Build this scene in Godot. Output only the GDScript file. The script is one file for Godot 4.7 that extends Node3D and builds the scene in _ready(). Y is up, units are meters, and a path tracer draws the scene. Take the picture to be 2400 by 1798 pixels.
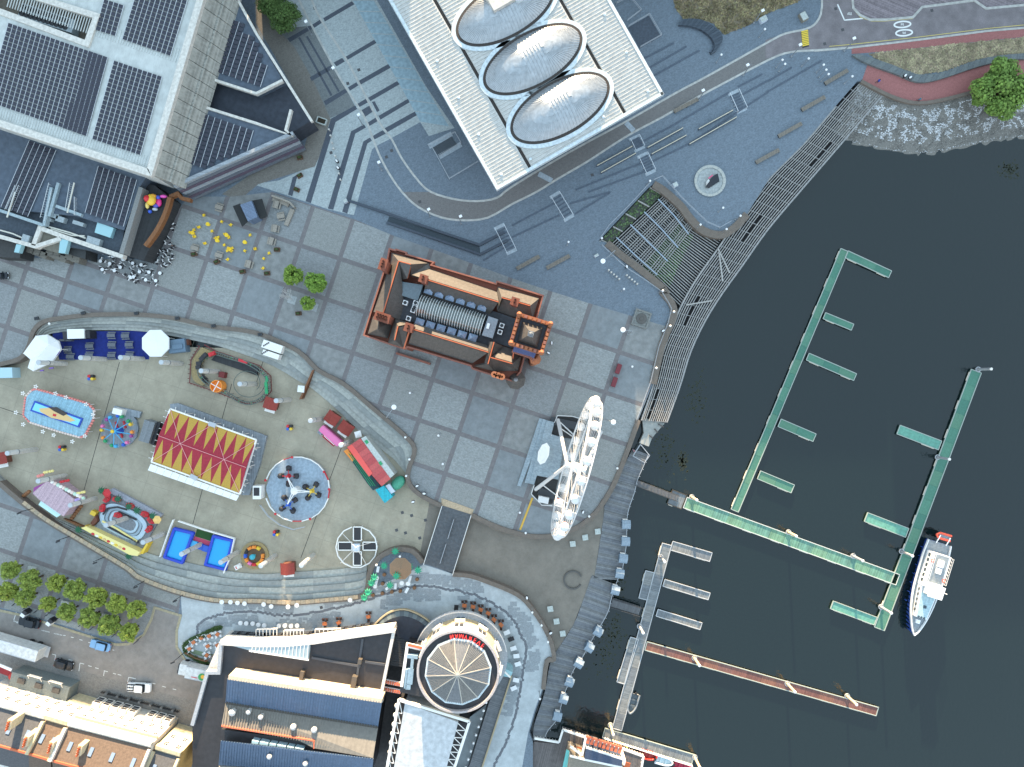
extends Node3D
# A harbour quarter seen straight down from 150 m. Plan units are survey units of 1/11 m on the ground plane (origin 1200,899).
const H:=150.0
const K:=11.0
var count:={}
var mats:={}
var tex:={}
var rng:=RandomNumberGenerator.new()
class G:
	var v:=PackedVector3Array()
	var n:=PackedVector3Array()
	var uv:=PackedVector2Array()
	var c:=PackedColorArray()
	var col:=Color.WHITE
	var ang:=0.0
	func put(p: Vector3,nn: Vector3)->void:
		v.append(p);n.append(nn);c.append(col)
		if absf(nn.y)>0.5:
			uv.append(Vector2(p.x,p.z).rotated(-ang))
		else:
			var t:=Vector2(nn.z,-nn.x).normalized()
			uv.append(Vector2(p.x*t.x+p.z*t.y,-p.y))
	func tri(a: Vector3,b: Vector3,d: Vector3)->void:
		var nn:=(b-a).cross(d-a)
		if nn.length_squared()<1e-14: return
		nn=nn.normalized()
		put(a,nn);put(d,nn);put(b,nn)
	func trin(a: Vector3,b: Vector3,d: Vector3,na: Vector3,nb: Vector3,nd: Vector3)->void:
		put(a,na);put(d,nd);put(b,nb)
	func quad(a: Vector3,b: Vector3,d: Vector3,e: Vector3)->void:
		tri(a,b,d);tri(a,d,e)
	func up(a: Vector3,b: Vector3,d: Vector3)->void:
		if (b-a).cross(d-a).y<0.0: tri(a,d,b)
		else: tri(a,b,d)
	func flat(ring: Array)->void:
		var f:=PackedVector2Array()
		for p in ring: f.append(Vector2(p.x,p.z))
		var ix:=Geometry2D.triangulate_polygon(f)
		for i in range(0,ix.size(),3): up(ring[ix[i]],ring[ix[i+1]],ring[ix[i+2]])
	func sides(ring: Array,bottom: float)->void:
		var area:=0.0
		for i in ring.size():
			var a: Vector3=ring[i]
			var b: Vector3=ring[(i+1) % ring.size()]
			area+=a.x*b.z-b.x*a.z
		for i in ring.size():
			var a: Vector3=ring[i]
			var b: Vector3=ring[(i+1) % ring.size()]
			if area>0.0:
				var s:=a;a=b;b=s
			quad(a,Vector3(a.x,bottom,a.z),Vector3(b.x,bottom,b.z),b)
	func prism(ring: Array,bottom: float)->void:
		flat(ring);sides(ring,bottom)
	func box(at: Vector3,size: Vector3,yaw:=0.0)->void:
		var b:=Basis(Vector3.UP,yaw)
		var r:=[]
		for s in [[-1,-1],[1,-1],[1,1],[-1,1]]:
			r.append(at+b*Vector3(s[0]*size.x/2,size.y,s[1]*size.z/2))
		prism(r,at.y)
		var q:=[]
		for p in r: q.append(Vector3(p.x,at.y,p.z))
		quad(q[0],q[1],q[2],q[3])
	func bar(a: Vector3,b: Vector3,w: float,h: float)->void:
		var d:=(b-a).normalized()
		var s:=d.cross(Vector3.UP)
		if s.length()<0.01: s=Vector3.RIGHT
		s=s.normalized()
		var u:=s.cross(d).normalized()*h/2
		s*=w/2
		var r:=[-s-u,s-u,s+u,-s+u]
		for i in 4: quad(a+r[i],a+r[(i+1) % 4],b+r[(i+1) % 4],b+r[i])
		quad(a+r[3],a+r[2],a+r[1],a+r[0])
		quad(b+r[0],b+r[1],b+r[2],b+r[3])
	func tube(a: Vector3,b: Vector3,r0: float,r1: float,k:=10,caps:=true)->void:
		var d:=(b-a).normalized()
		var s:=d.cross(Vector3.UP if absf(d.y)<0.9 else Vector3.RIGHT).normalized()
		var u:=s.cross(d)
		for i in k:
			var t0:=TAU*i/k
			var t1:=TAU*(i+1)/k
			var d0:=s*cos(t0)+u*sin(t0)
			var d1:=s*cos(t1)+u*sin(t1)
			trin(a+d0*r0,b+d1*r1,a+d1*r0,d0,d1,d1)
			trin(a+d0*r0,b+d0*r1,b+d1*r1,d0,d0,d1)
			if caps:
				tri(b,b+d1*r1,b+d0*r1)
				tri(a,a+d0*r0,a+d1*r0)
	func lathe(at: Vector3,prof: Array,k:=16,sx:=1.0,sz:=1.0,yaw:=0.0,smooth:=true)->void:
		var b:=Basis(Vector3.UP,yaw)
		for j in prof.size()-1:
			var p0: Vector2=Vector2(prof[j][0],prof[j][1])
			var p1: Vector2=Vector2(prof[j+1][0],prof[j+1][1])
			var sl:=(p1-p0)
			for i in k:
				var t0:=TAU*i/k
				var t1:=TAU*(i+1)/k
				var c0:=Vector3(cos(t0)*sx,0,-sin(t0)*sz)
				var c1:=Vector3(cos(t1)*sx,0,-sin(t1)*sz)
				var a:=at+b*(c0*p0.x+Vector3.UP*p0.y)
				var a1:=at+b*(c1*p0.x+Vector3.UP*p0.y)
				var d:=at+b*(c0*p1.x+Vector3.UP*p1.y)
				var d1:=at+b*(c1*p1.x+Vector3.UP*p1.y)
				if smooth:
					var n0:=(b*Vector3(cos(t0)/sx*sl.y,-sl.x,-sin(t0)/sz*sl.y)).normalized()
					var n1:=(b*Vector3(cos(t1)/sx*sl.y,-sl.x,-sin(t1)/sz*sl.y)).normalized()
					if p0.x>1e-4: trin(a,a1,d1,n0,n1,n1)
					if p1.x>1e-4: trin(a,d1,d,n0,n1,n0)
				else:
					quad(a,a1,d1,d)
	func ball(at: Vector3,r: Vector3,k:=10,yaw:=0.0)->void:
		var prof:=[]
		for j in k/2+1:
			var t:=-PI/2+PI*j/(k/2)
			prof.append([cos(t),sin(t)])
		var b:=Basis(Vector3.UP,yaw)
		for j in prof.size()-1:
			for i in k:
				var q:=[]
				for e in [[i,j],[i+1,j],[i+1,j+1],[i,j+1]]:
					var t: float=TAU*e[0]/k
					q.append(Vector3(cos(t)*prof[e[1]][0],prof[e[1]][1],-sin(t)*prof[e[1]][0]))
				var w:=[]
				var m:=[]
				for p in q:
					w.append(at+b*(p*r));m.append((b*(p/r)).normalized())
				if j>0: trin(w[0],w[1],w[2],m[0],m[1],m[2])
				if j<prof.size()-2: trin(w[0],w[2],w[3],m[0],m[2],m[3])
	func ribbon(pts: Array,w: float,top: float,bottom: float,closed:=false)->void:
		var a:=[]
		var b:=[]
		for i in pts.size():
			var p: Vector3=pts[i]
			var i0:=i-1
			var i1:=i+1
			if closed:
				i0=(i0+pts.size()) % pts.size();i1=i1 % pts.size()
			var d0: Vector3=(p-pts[i0]) if i0>=0 else (pts[i1]-p)
			var d1: Vector3=(pts[i1]-p) if i1<pts.size() else d0
			d0.y=0;d1.y=0
			d0=d0.normalized();d1=d1.normalized()
			var d:=(d0+d1).normalized()
			var s:=Vector3(d.z,0,-d.x)*(w/2)/maxf(0.6,d.dot(d1))
			a.append(Vector3(p.x,top,p.z)+s);b.append(Vector3(p.x,top,p.z)-s)
		var m:=pts.size() if closed else pts.size()-1
		for i in m:
			var j: int=(i+1) % pts.size()
			up(a[i],a[j],b[j]);up(a[i],b[j],b[i])
			if top-bottom>0.001:
				var f:=func(p): return Vector3(p.x,bottom,p.z)
				quad(a[i],a[j],f.call(a[j]),f.call(a[i]))
				quad(b[j],b[i],f.call(b[i]),f.call(b[j]))
		if not closed and top-bottom>0.001:
			var e: int=pts.size()-1
			quad(b[0],a[0],Vector3(a[0].x,bottom,a[0].z),Vector3(b[0].x,bottom,b[0].z))
			quad(a[e],b[e],Vector3(b[e].x,bottom,b[e].z),Vector3(a[e].x,bottom,a[e].z))
	func mesh(off:=Vector3.ZERO)->ArrayMesh:
		var a:=[]
		a.resize(Mesh.ARRAY_MAX)
		if off!=Vector3.ZERO:
			for i in v.size(): v[i]-=off
		a[Mesh.ARRAY_VERTEX]=v;a[Mesh.ARRAY_NORMAL]=n;a[Mesh.ARRAY_TEX_UV]=uv;a[Mesh.ARRAY_COLOR]=c
		var m:=ArrayMesh.new()
		m.add_surface_from_arrays(Mesh.PRIMITIVE_TRIANGLES,a)
		v=PackedVector3Array();n=PackedVector3Array();uv=PackedVector2Array();c=PackedColorArray();col=Color.WHITE;ang=0.0
		return m
# ---------- plan helpers
func P(x: float,y: float,h:=0.0)->Vector3:
	var k:=(H-h)/H/K
	return Vector3((x-1200.0)*k,h,(y-899.0)*k)
func Z(c: int,r: int,a: Array)->Array:
	var o:=[]
	for i in range(0,a.size(),2):
		o.append(Vector2(c*600+a[i]/3.682,(1348 if r==3 else r*450)+a[i+1]/3.682))
	return o
func PP(pts: Array,h:=0.0)->Array:
	var o:=[]
	for p in pts: o.append(P(p.x,p.y,h))
	return o
func XY(a: Array)->Array:
	var o:=[]
	for i in range(0,a.size(),2): o.append(Vector2(a[i],a[i+1]))
	return o
func smooth(pts: Array,k:=4,closed:=false)->Array:
	var o:=[]
	var n:=pts.size()
	for i in (n if closed else n-1):
		var p0=pts[(i-1+n) % n] if closed or i>0 else pts[0]
		var p1=pts[i]
		var p2=pts[(i+1) % n]
		var p3=pts[(i+2) % n] if closed or i+2<n else pts[n-1]
		for j in k: o.append(p1.cubic_interpolate(p2,p0,p3,float(j)/k))
	if not closed: o.append(pts[n-1])
	return o
func resample(pts: Array,n: int)->Array:
	var L:=[0.0]
	for i in pts.size()-1: L.append(L[i]+pts[i].distance_to(pts[i+1]))
	var o:=[]
	var k:=0
	for i in n:
		var t: float=L[-1]*i/(n-1)
		while k<pts.size()-2 and L[k+1]<t: k+=1
		o.append(pts[k].lerp(pts[k+1],clampf((t-L[k])/maxf(1e-6,L[k+1]-L[k]),0,1)))
	return o
func offset_line(pts: Array,w: float)->Array:
	var o:=[]
	for i in pts.size():
		var d: Vector2=(pts[mini(i+1,pts.size()-1)]-pts[maxi(i-1,0)]).normalized()
		o.append(pts[i]+Vector2(-d.y,d.x)*w)
	return o
func yaw_of(dx: float,dy: float)->float: return -atan2(dy,dx)
# ---------- scene tree helpers
func numbered(called: String)->String:
	var k: int=count.get(called,0)
	count[called]=k+1
	return called if k==0 else "%s_%03d" % [called,k]
func tag(o: Node,label:="",category:="",group:="",kind:="")->Node:
	if label: o.set_meta("label",label)
	if category: o.set_meta("category",category)
	if group: o.set_meta("group",group)
	if kind: o.set_meta("kind",kind)
	return o
func thing(called: String,label: String,category: String,at:=Vector3.ZERO,group:="",yaw:=0.0)->Node3D:
	var o:=Node3D.new()
	o.name=numbered(called)
	add_child(o)
	o.position=at
	o.rotation.y=yaw
	tag(o,label,category,group)
	return o
func part(g,m: Material,called: String,parent: Node3D,label:="")->MeshInstance3D:
	var o:=MeshInstance3D.new()
	o.name=called
	o.mesh=g.mesh(parent.position) if g is G else g
	o.material_override=m
	parent.add_child(o,true)
	if label: o.set_meta("label",label)
	return o
func lpart(g,m: Material,called: String,parent: Node3D,at:=Vector3.ZERO,yaw:=0.0)->MeshInstance3D:
	var o:=MeshInstance3D.new()
	o.name=called
	o.mesh=g.mesh() if g is G else g
	o.material_override=m
	parent.add_child(o,true)
	o.position=at
	o.rotation.y=yaw
	return o
func setting(g: G,m: Material,called: String)->MeshInstance3D:
	var o:=MeshInstance3D.new()
	o.name=numbered(called)
	o.mesh=g.mesh()
	o.material_override=m
	add_child(o)
	o.set_meta("kind","structure")
	return o
func stuff(g: G,m: Material,called: String,label: String,category: String)->MeshInstance3D:
	var o:=MeshInstance3D.new()
	o.name=numbered(called)
	o.mesh=g.mesh()
	o.material_override=m
	add_child(o)
	tag(o,label,category,"","stuff")
	return o
func copy(o: Node3D,at: Vector3,yaw: float,label:="",called:="")->Node3D:
	var c: Node3D=o.duplicate()
	c.name=numbered(called if called else str(o.name).rstrip("_0123456789"))
	add_child(c)
	c.position=at
	c.rotation.y=yaw
	if label: c.set_meta("label",label)
	return c
# ---------- materials: albedo given as linear base colour,texture carries grain and wear only
func lin(r: float,g: float,b: float)->Color:
	return Color(r/255.0,g/255.0,b/255.0)
func M(key: String,col:=Color.WHITE,rough:=0.85,t:="",size:=10.0,metal:=0.0,spec:=0.5)->StandardMaterial3D:
	if mats.has(key): return mats[key]
	var m:=StandardMaterial3D.new()
	m.resource_name=key
	m.albedo_color=col
	m.roughness=rough
	m.metallic=metal
	m.metallic_specular=spec
	if t:
		m.albedo_texture=tex[t]
		m.uv1_scale=Vector3(1.0/size,1.0/size,1.0/size)
		if t.begins_with("w_"):
			m.uv1_triplanar=true
			m.uv1_world_triplanar=true
	mats[key]=m
	return m
func store(key: String,w: int,h: int,f: PackedFloat32Array)->void:
	var b:=PackedByteArray()
	b.resize(w*h)
	for i in w*h:
		b[i]=int(clampf(pow(clampf(f[i],0,1),0.4545),0,1)*255)
	tex[key]=ImageTexture.create_from_image(Image.create_from_data(w,h,false,Image.FORMAT_L8,b))
func noise_bytes(w: int,freq: float,oct: int,sd: int,kind:=FastNoiseLite.TYPE_SIMPLEX_SMOOTH)->PackedByteArray:
	var f:=FastNoiseLite.new()
	f.seed=sd
	f.frequency=freq
	f.noise_type=kind
	f.fractal_octaves=oct
	var im:=f.get_seamless_image(w,w)
	im.convert(Image.FORMAT_L8)
	return im.get_data()
func make_textures()->void:
	var W:=512
	var n1:=noise_bytes(W,0.012,5,1)
	var n2:=noise_bytes(W,0.12,3,2)
	var n3:=noise_bytes(W,0.035,4,3)
	var r:=RandomNumberGenerator.new()
	r.seed=5
	var f:=PackedFloat32Array()
	f.resize(W*W)
	for i in W*W:
		f[i]=0.78+(n1[i]/255.0-0.5)*0.34+(n2[i]/255.0-0.5)*0.22+(r.randf()-0.5)*0.1
	store("concrete",W,W,f);tex["w_concrete"]=tex["concrete"]
	for i in W*W:
		var s:=n3[i]/255.0
		f[i]=0.76+(n1[i]/255.0-0.5)*0.2+(s-0.5)*0.14+(n2[i]/255.0-0.5)*0.1+(r.randf()-0.5)*0.08
	store("stained",W,W,f);tex["w_stained"]=tex["stained"]
	for i in W*W:
		f[i]=0.75+(r.randf()-0.5)*0.35+(n2[i]/255.0-0.5)*0.5+(n1[i]/255.0-0.5)*0.2
	store("speckle",W,W,f);tex["w_speckle"]=tex["speckle"]
	var tone:=PackedFloat32Array()
	tone.resize(64*64)
	for i in tone.size(): tone[i]=r.randf()
	for y in W:
		for x in W:
			var row:=y/8
			var xs:=(x+(8 if row % 2 else 0)) % W
			var cc:=xs/16
			var e:=0.86 if (y % 8==0 or xs % 16==0) else 1.0
			var i:=y*W+x
			f[i]=(0.74+(tone[row*64+cc]-0.5)*0.2+(n1[i]/255.0-0.5)*0.14+(n2[i]/255.0-0.5)*0.1+(n3[i]/255.0-0.5)*0.12)*e
	store("pavers",W,W,f)
	for y in W:
		for x in W:
			var b:=x/8
			var i:=y*W+x
			f[i]=(0.74+(tone[b]-0.5)*0.3+(n1[i]/255.0-0.5)*0.25+(n2[(x*37+y/8) % (W*W)]/255.0-0.5)*0.15)*(0.6 if x % 8==0 else 1.0)
	store("boards",W,W,f)
	for y in W:
		for x in W:
			var i:=y*W+x
			var j:=((y/5)*W+x) % (W*W)
			f[i]=0.8+(tone[x/32]-0.5)*0.1+(n1[i]/255.0-0.5)*0.22+(n2[j]/255.0-0.5)*0.14
	store("sheets",W,W,f)
	for y in W:
		for x in W:
			var i:=y*W+x
			var j:=((y/6)*W+x/3) % (W*W)
			f[i]=0.72+(tone[y/8]-0.5)*0.34+(n2[j]/255.0-0.5)*0.3+(n1[i]/255.0-0.5)*0.2
	store("courses",W,W,f)
	for y in W:
		for x in W:
			var row:=y/8
			var xs:=(x+(4 if row % 2 else 0)) % W
			var i:=y*W+x
			f[i]=(0.74+(tone[(row*13+(xs/8)*7) % 4096]-0.5)*0.25+(n1[i]/255.0-0.5)*0.3)*(0.75 if y % 8==0 else 1.0)
	store("slates",W,W,f)
	var rip:=FastNoiseLite.new()
	rip.seed=9
	rip.frequency=0.03
	rip.fractal_octaves=4
	var im:=rip.get_seamless_image(W,W)
	im.convert(Image.FORMAT_RGBA8)
	im.bump_map_to_normal_map(3.0)
	tex["ripple"]=ImageTexture.create_from_image(im)
func define_materials()->void:
	M("warm coping a",lin(200,178,148),0.8,"concrete",3.0)
	M("dark pile timber",lin(70,66,60),0.9)
	M("galvanised steel",lin(176,180,184),0.5,"",1.0,0.3)
	M("painted plant steel",lin(168,180,184),0.55,"concrete",3.0)
	M("fan black",lin(40,44,48),0.6)
	M("rooflight glass",lin(150,190,196),0.15)
	M("black decking",lin(62,64,66),0.8,"boards",6.0)
	M("varnished timber",lin(150,98,56),0.6,"boards",2.5)
	M("office glass",lin(60,74,84),0.1)
	M("pale roof edge",lin(214,226,230),0.5,"concrete",5.0)
	M("red ridge tile",lin(190,104,70),0.8)
	M("white plastic",lin(228,230,230),0.5)
	M("rooflight pane",lin(128,146,168),0.15,"",1.0,0.2)
	M("cream render",lin(222,208,172),0.85,"w_concrete",5.0)
	M("sash glass",lin(64,66,70),0.1)
	M("white joinery",lin(232,230,224),0.6)
	M("black ironwork",lin(36,36,38),0.6)
	M("black membrane",lin(52,52,56),0.6,"concrete",8.0)
	M("orange red trim",lin(206,108,76),0.7)
	M("pale grey coping",lin(178,184,190),0.7,"concrete",3.0)
	M("pale blue plant",lin(170,200,210),0.6)
	M("dark navy roof",lin(48,54,66),0.7,"concrete",7.0)
	M("tan timber rail",lin(160,146,118),0.7)
	M("black louvre",lin(62,64,66),0.6)
	M("dark truss steel",lin(58,60,62),0.6)
	M("orange rubber",lin(226,92,66),0.6)
	M("dark red floor",lin(150,50,44),0.6)
	M("black dock mud",lin(26,28,32),0.7,"speckle",5.0)
	M("grey seat base",lin(150,156,156),0.8)
	M("pale seat stone",lin(198,206,200),0.7,"w_concrete",3.0)
	M("dark bronze",lin(84,82,78),0.5)
	M("dark rubber mat",lin(66,66,66),0.9,"speckle",3.0)
	M("ride black",lin(44,44,48),0.6)
	M("ride red",lin(196,44,52),0.5)
	M("ride green",lin(40,150,96),0.5)
	M("ride orange",lin(236,146,56),0.5)
	M("column white",lin(214,212,204),0.5,"w_concrete",4.0)
	M("grey slat",lin(104,108,114),0.8)
	M("salmon shell",lin(222,138,130),0.6)
	M("cream shell",lin(226,206,196),0.6)
	M("tan paint",lin(214,180,124),0.6)
	M("ride violet",lin(150,70,140),0.5)
	M("pale booth",lin(196,206,216),0.6)
	M("kiosk timber",lin(120,74,56),0.8,"w_concrete",3.0)
	M("pale yellow",lin(232,216,140),0.6)
	M("tan ride deck",lin(170,150,106),0.7,"concrete",3.0)
	M("brown woven slat",lin(124,84,58),0.8)
	M("grey green track",lin(96,110,104),0.6)
	M("maroon fence",lin(112,42,42),0.6)
	M("pale blue trough",lin(176,196,206),0.4)
	M("bark",lin(92,80,66),0.9,"w_speckle",1.0)
	M("pale bark",lin(190,188,184),0.8)
	M("car glass",lin(30,36,42),0.08)
	M("tyre",lin(28,28,30),0.9)
	M("lamp globe",lin(236,238,238),0.3)
	M("road paint",lin(222,224,220),0.8)
	M("black car paint",lin(34,38,44),0.15,"",1.0,0.2)
	M("white car paint",lin(228,230,230),0.2)
	M("soil",lin(60,52,38),0.95,"w_speckle",1.0)
	M("bleached timber",lin(166,158,146),0.85,"w_concrete",2.0)
	M("black timber",lin(44,46,46),0.8,"w_concrete",2.0)
	M("orange timber",lin(190,110,66),0.7)
	M("dark brown",lin(64,42,34),0.7)
	M("slate kerb",lin(92,104,118),0.75,"concrete",4.0)
	M("dark slate wall",lin(76,86,98),0.75,"concrete",4.0)
	M("plinth stone",lin(136,138,134),0.8,"w_concrete",3.0)
func _ready()->void:
	rng.seed=11
	var cam:=Camera3D.new()
	cam.name = "camera"
	add_child(cam)
	cam.position=Vector3(0,H,0)
	cam.rotation_degrees=Vector3(-90,0,0)
	cam.fov=rad_to_deg(2.0*atan(899.0/K/H))
	cam.near=1.0
	cam.far=6000.0
	cam.current=true
	var env:=Environment.new()
	env.background_mode=Environment.BG_SKY
	var sm:=ProceduralSkyMaterial.new()
	sm.sky_top_color=Color(0.69,0.79,0.87)
	sm.sky_horizon_color=Color(0.93,0.90,0.87)
	sm.sky_curve=0.2
	sm.ground_bottom_color=Color(0.25,0.27,0.28)
	sm.ground_horizon_color=Color(0.7,0.7,0.7)
	sm.sun_angle_max=22.0
	sm.sky_energy_multiplier=0.78
	var sky:=Sky.new()
	sky.sky_material=sm
	env.sky=sky
	env.tonemap_mode=Environment.TONE_MAPPER_LINEAR
	env.tonemap_exposure=4.0
	env.sdfgi_enabled=true
	env.ssao_enabled=true
	env.ssil_enabled=true
	var we:=WorldEnvironment.new()
	we.name = "environment"
	we.environment=env
	add_child(we)
	var sun:=DirectionalLight3D.new()
	sun.name = "sun"
	add_child(sun)
	sun.light_color=Color(1.0,0.88,0.72)
	sun.light_energy=1.5
	sun.light_angular_distance=0.6
	sun.shadow_enabled=true
	sun.look_at_from_position(Vector3.ZERO,Vector3(0.05,-0.158,1.0),Vector3.UP)
	make_textures()
	define_materials()
	build_ground()
	build_halls()
	build_pierhead()
	build_south()
	build_harbour()
	build_wheel()
	build_fair()
	build_trees()
	build_street()
	build_cafes()
	build_slate_square()
	build_people()
func V(x0: float,y0: float,s: float,a: Array)->Array:
	var o:=[]
	for i in range(0,a.size(),2): o.append(Vector2(x0+a[i]/s,y0+a[i+1]/s))
	return o
const S4:=5.5225
var GANG:=0.3229
var oval_top:=[]
var oval_low:=[]
func sheet(pts: Array,h: float,m: Material,called: String,ang:=0.0)->MeshInstance3D:
	var g:=G.new()
	g.ang=ang
	g.flat(PP(pts,h))
	return setting(g,m,called)
func build_ground()->void:
	var slate:=M("slate paving",lin(122,136,148),0.7,"pavers",9.6)
	var light:=M("pale stone paving",lin(186,196,196),0.75,"pavers",9.6)
	var granite:=M("brown granite setts",lin(132,128,128),0.85,"speckle",6.0)
	var tar:=M("asphalt",lin(138,132,134),0.9,"concrete",20.0)
	var beige:=M("oval concrete",lin(182,173,152),0.85,"stained",46.0)
	var basin:=M("basin concrete",lin(140,133,122),0.85,"stained",37.0)
	var kerb:=M("pale kerb stone",lin(196,196,190),0.8,"concrete",8.0)
	var wallst:=M("old dock stone",lin(128,118,108),0.9,"speckle",7.0)
	var g:=G.new()
	g.flat([Vector3(-1500,-2.2,-1500),Vector3(-1500,-2.2,1500),Vector3(1500,-2.2,1500),Vector3(1500,-2.2,-1500)])
	var wm:=M("harbour water",lin(13,27,28),0.1,"",1.0,0.0,0.5)
	wm.normal_enabled=true
	wm.normal_texture=tex["ripple"]
	wm.normal_scale=0.35
	wm.uv1_scale=Vector3.ONE/14.0
	setting(g,wm,"water")
	var shore:=Z(3,0,[2209,740,1950,740,1700,815,1420,882,1250,890,1100,852,960,790,800,705])
	var pier_edge:=XY([2010,190,1960,247,1881,340,1805,415])
	var rim_plat:=V(1350,380,S4,[2209,680,2050,850,1900,940,1750,930,1600,860,1450,700,1380,600,1280,500,1130,370,1000,290])
	var garden_w:=V(1350,380,S4,[940,330,300,1010])
	var rim_low:=V(1350,380,S4,[400,1050,600,1220,800,1370,1130,1640])+Z(2,1,[1300,870,1375,960,1395,1040,1370,1130,1290,1330,1215,1657])
	var wheel_edge:=Z(2,2,[1090,310,1040,450,985,600,930,740,870,880,800,1000,720,1110,620,1200,500,1265,330,1312,150,1312,0,1275])+Z(1,2,[2100,1240,1960,1180,1860,1130])
	oval_top=Z(1,2,[1600,1050,1440,970,1345,890,1310,800,1330,700,1370,560,1280,440,1000,200,760,0])+Z(1,1,[540,1540,360,1370,0,1215])+Z(0,1,[1840,1165,1500,1090,1170,1058,800,1063,560,1088,390,1120,300,1200,260,1330,180,1440,0,1490])
	oval_low=Z(0,2,[0,850,200,1020,400,1170,700,1350,1100,1590])+Z(0,3,[1190,15,1500,135,1850,215,2209,222])+Z(1,3,[300,238,600,215,880,188,960,120])+Z(1,2,[985,1620,1060,1500,1200,1430,1350,1440,1440,1540])
	var basin_low:=Z(1,2,[1700,1640])+Z(1,3,[1850,5,2000,55,2209,140])+Z(2,3,[120,225,250,400,330,560,362,720,300,740,270,980,200,1180,150,1360,180,1440])
	var west:=XY([-70,870,-95,980,-70,1110])
	var land:=XY([9000,-9000,9000,200])+shore+pier_edge+rim_plat+garden_w+rim_low+wheel_edge+oval_top+west+oval_low+basin_low+XY([1255,9000,-9000,9000,-9000,-9000])
	g.ang=-0.52
	g.prism(PP(land),-5.0)
	setting(g,slate,"ground")
	var fl:=XY([-120,800,700,820,1040,1010,1085,1180,1010,1330,900,1390,500,1430,-120,1180])
	g.ang=GANG
	g.flat(PP(fl,-1.5))
	setting(g,beige,"oval_floor")
	fl=Z(1,2,[1500,1000,1840,1080])+Z(2,2,[0,1180,330,1220,620,1110,800,950,790,1150,712,1657])+Z(2,3,[690,0,620,200,530,430,385,655,330,760,250,700])+Z(2,3,[100,280])+Z(1,3,[1900,110])+Z(1,2,[1700,1657,1400,1560])
	sheet(fl,-1.49,basin,"basin_floor",0.4)
	var bw_out:=Z(2,2,[1180,610,1130,730,1085,830,1060,940,1000,1130,990,1400,945,1657])+Z(2,3,[925,20,865,190,840,300,785,410,705,540,610,715,535,820,480,960,432,1110,392,1245,310,1345,280,1420])
	var bw_in:=Z(2,2,[1040,560,960,720,900,860,830,1000,795,1060,790,1150,712,1657])+Z(2,3,[690,0,620,200,530,430,385,655,330,760,285,1000,235,1160,190,1300,180,1430])
	build_deck(bw_in,bw_out)
	var plaza:=Z(0,1,[-100,430,180,560,740,600,1060,560,1290,610,1380,300,1560,130,1620,40,2000,40])+Z(1,1,[140,0,320,62,860,240,1180,375,1640,535,2209,745])+Z(2,1,[330,855,680,965,1330,1160,1280,1330,1205,1657])+Z(2,2,[1085,300,1035,450,925,740,865,880,795,1000,715,1105,615,1195,500,1258,330,1305,150,1305,0,1268])+Z(1,2,[1855,1125])+oval_top+XY([-80,868])
	sheet(plaza,0.004,granite,"plaza",GANG)
	var low:=XY([-60,1118])+Z(0,2,[0,862,200,1032,400,1182,700,1362,1100,1600])+Z(0,3,[1190,25,1560,165,1540,330,1340,270,1260,470,1080,590,200,330,0,280,-100,280])
	sheet(low,0.004,granite,"plaza",GANG)
	var pm:=[]
	for i in 5:
		pm.append(M("grey paving %d" % i,[lin(152,156,156),lin(142,148,150),lin(158,160,156),lin(146,148,146),lin(164,168,166)][i],0.75,["pavers","stained","pavers","concrete","pavers"][i],[9.6,17.0,7.2,12.0,11.0][i]))
	var parent: Node3D=get_node("plaza")
	var panels:=0
	for zone in [plaza,low]:
		for iu in range(-9,10):
			for iv in range(-3,11):
				var halves:=[[0.0,1.0]]
				if iu<=-4 and iv==2: halves=[[0.0,0.53],[0.53,1.0]]
				for hv in halves:
					var q:=PackedVector2Array()
					for s in [[0,0],[1,0],[1,1],[0,1]]:
						var uu: float=(iu+s[0])*98.5+(5.2 if s[0]==0 else -5.2)
						var vv: float=(iv+hv[s[1]])*100.0+(5.2 if s[1]==0 else -5.2)
						q.append(Vector2(703,575)+Vector2(0.9483,0.3173)*uu+Vector2(-0.3173,0.9483)*vv)
					for poly in Geometry2D.intersect_polygons(q,PackedVector2Array(zone)):
						if Geometry2D.is_polygon_clockwise(poly) and poly.size()>12 or poly.size()<3: continue
						var a:=0.0
						for i in poly.size(): a+=poly[i].cross(poly[(i+1) % poly.size()])
						if absf(a)<160: continue
						var gg:=G.new()
						gg.ang=GANG
						gg.flat(PP(Array(poly),0.02))
						gg.sides(PP(Array(poly),0.02),0.0)
						part(gg,pm[(iu*7+iv*3+60) % 5],"paving_panel",parent)
						panels+=1
	var lz:=XY([700,0,883,0,1000,205,1065,300,1005,319,985,286,917,324,882,342,872,350,829,505])+V(600,240,S4,[1260,1460,920,1378,480,1230,60,1090,-60,1060,300,1010,760,800,930,230,860,100,640,-330,330,-790,100,-1320])
	sheet(lz,0.006,light,"paving",-0.52)
	var foot:=XY([600,0,640,0,640,60,690,110,735,190,775,280,768,300,765,330,738,390,605,432,560,470,520,455,600,400,712,350,730,282,600,55])
	sheet(foot,0.010,M("tan footway setts",lin(138,134,126),0.85,"pavers",8.0),"pavement",-0.52)
	sheet(V(600,0,S4,[250,380,720,330,1000,830,1290,1390,960,1530,680,980]),0.009,M("worn grey setts",lin(132,138,138),0.85,"pavers",7.0),"pavement",-0.52)
	var dark:=M("dark slate bands",lin(84,92,104),0.7,"pavers",5.0)
	var pv: Node3D=get_node("paving")
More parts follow.
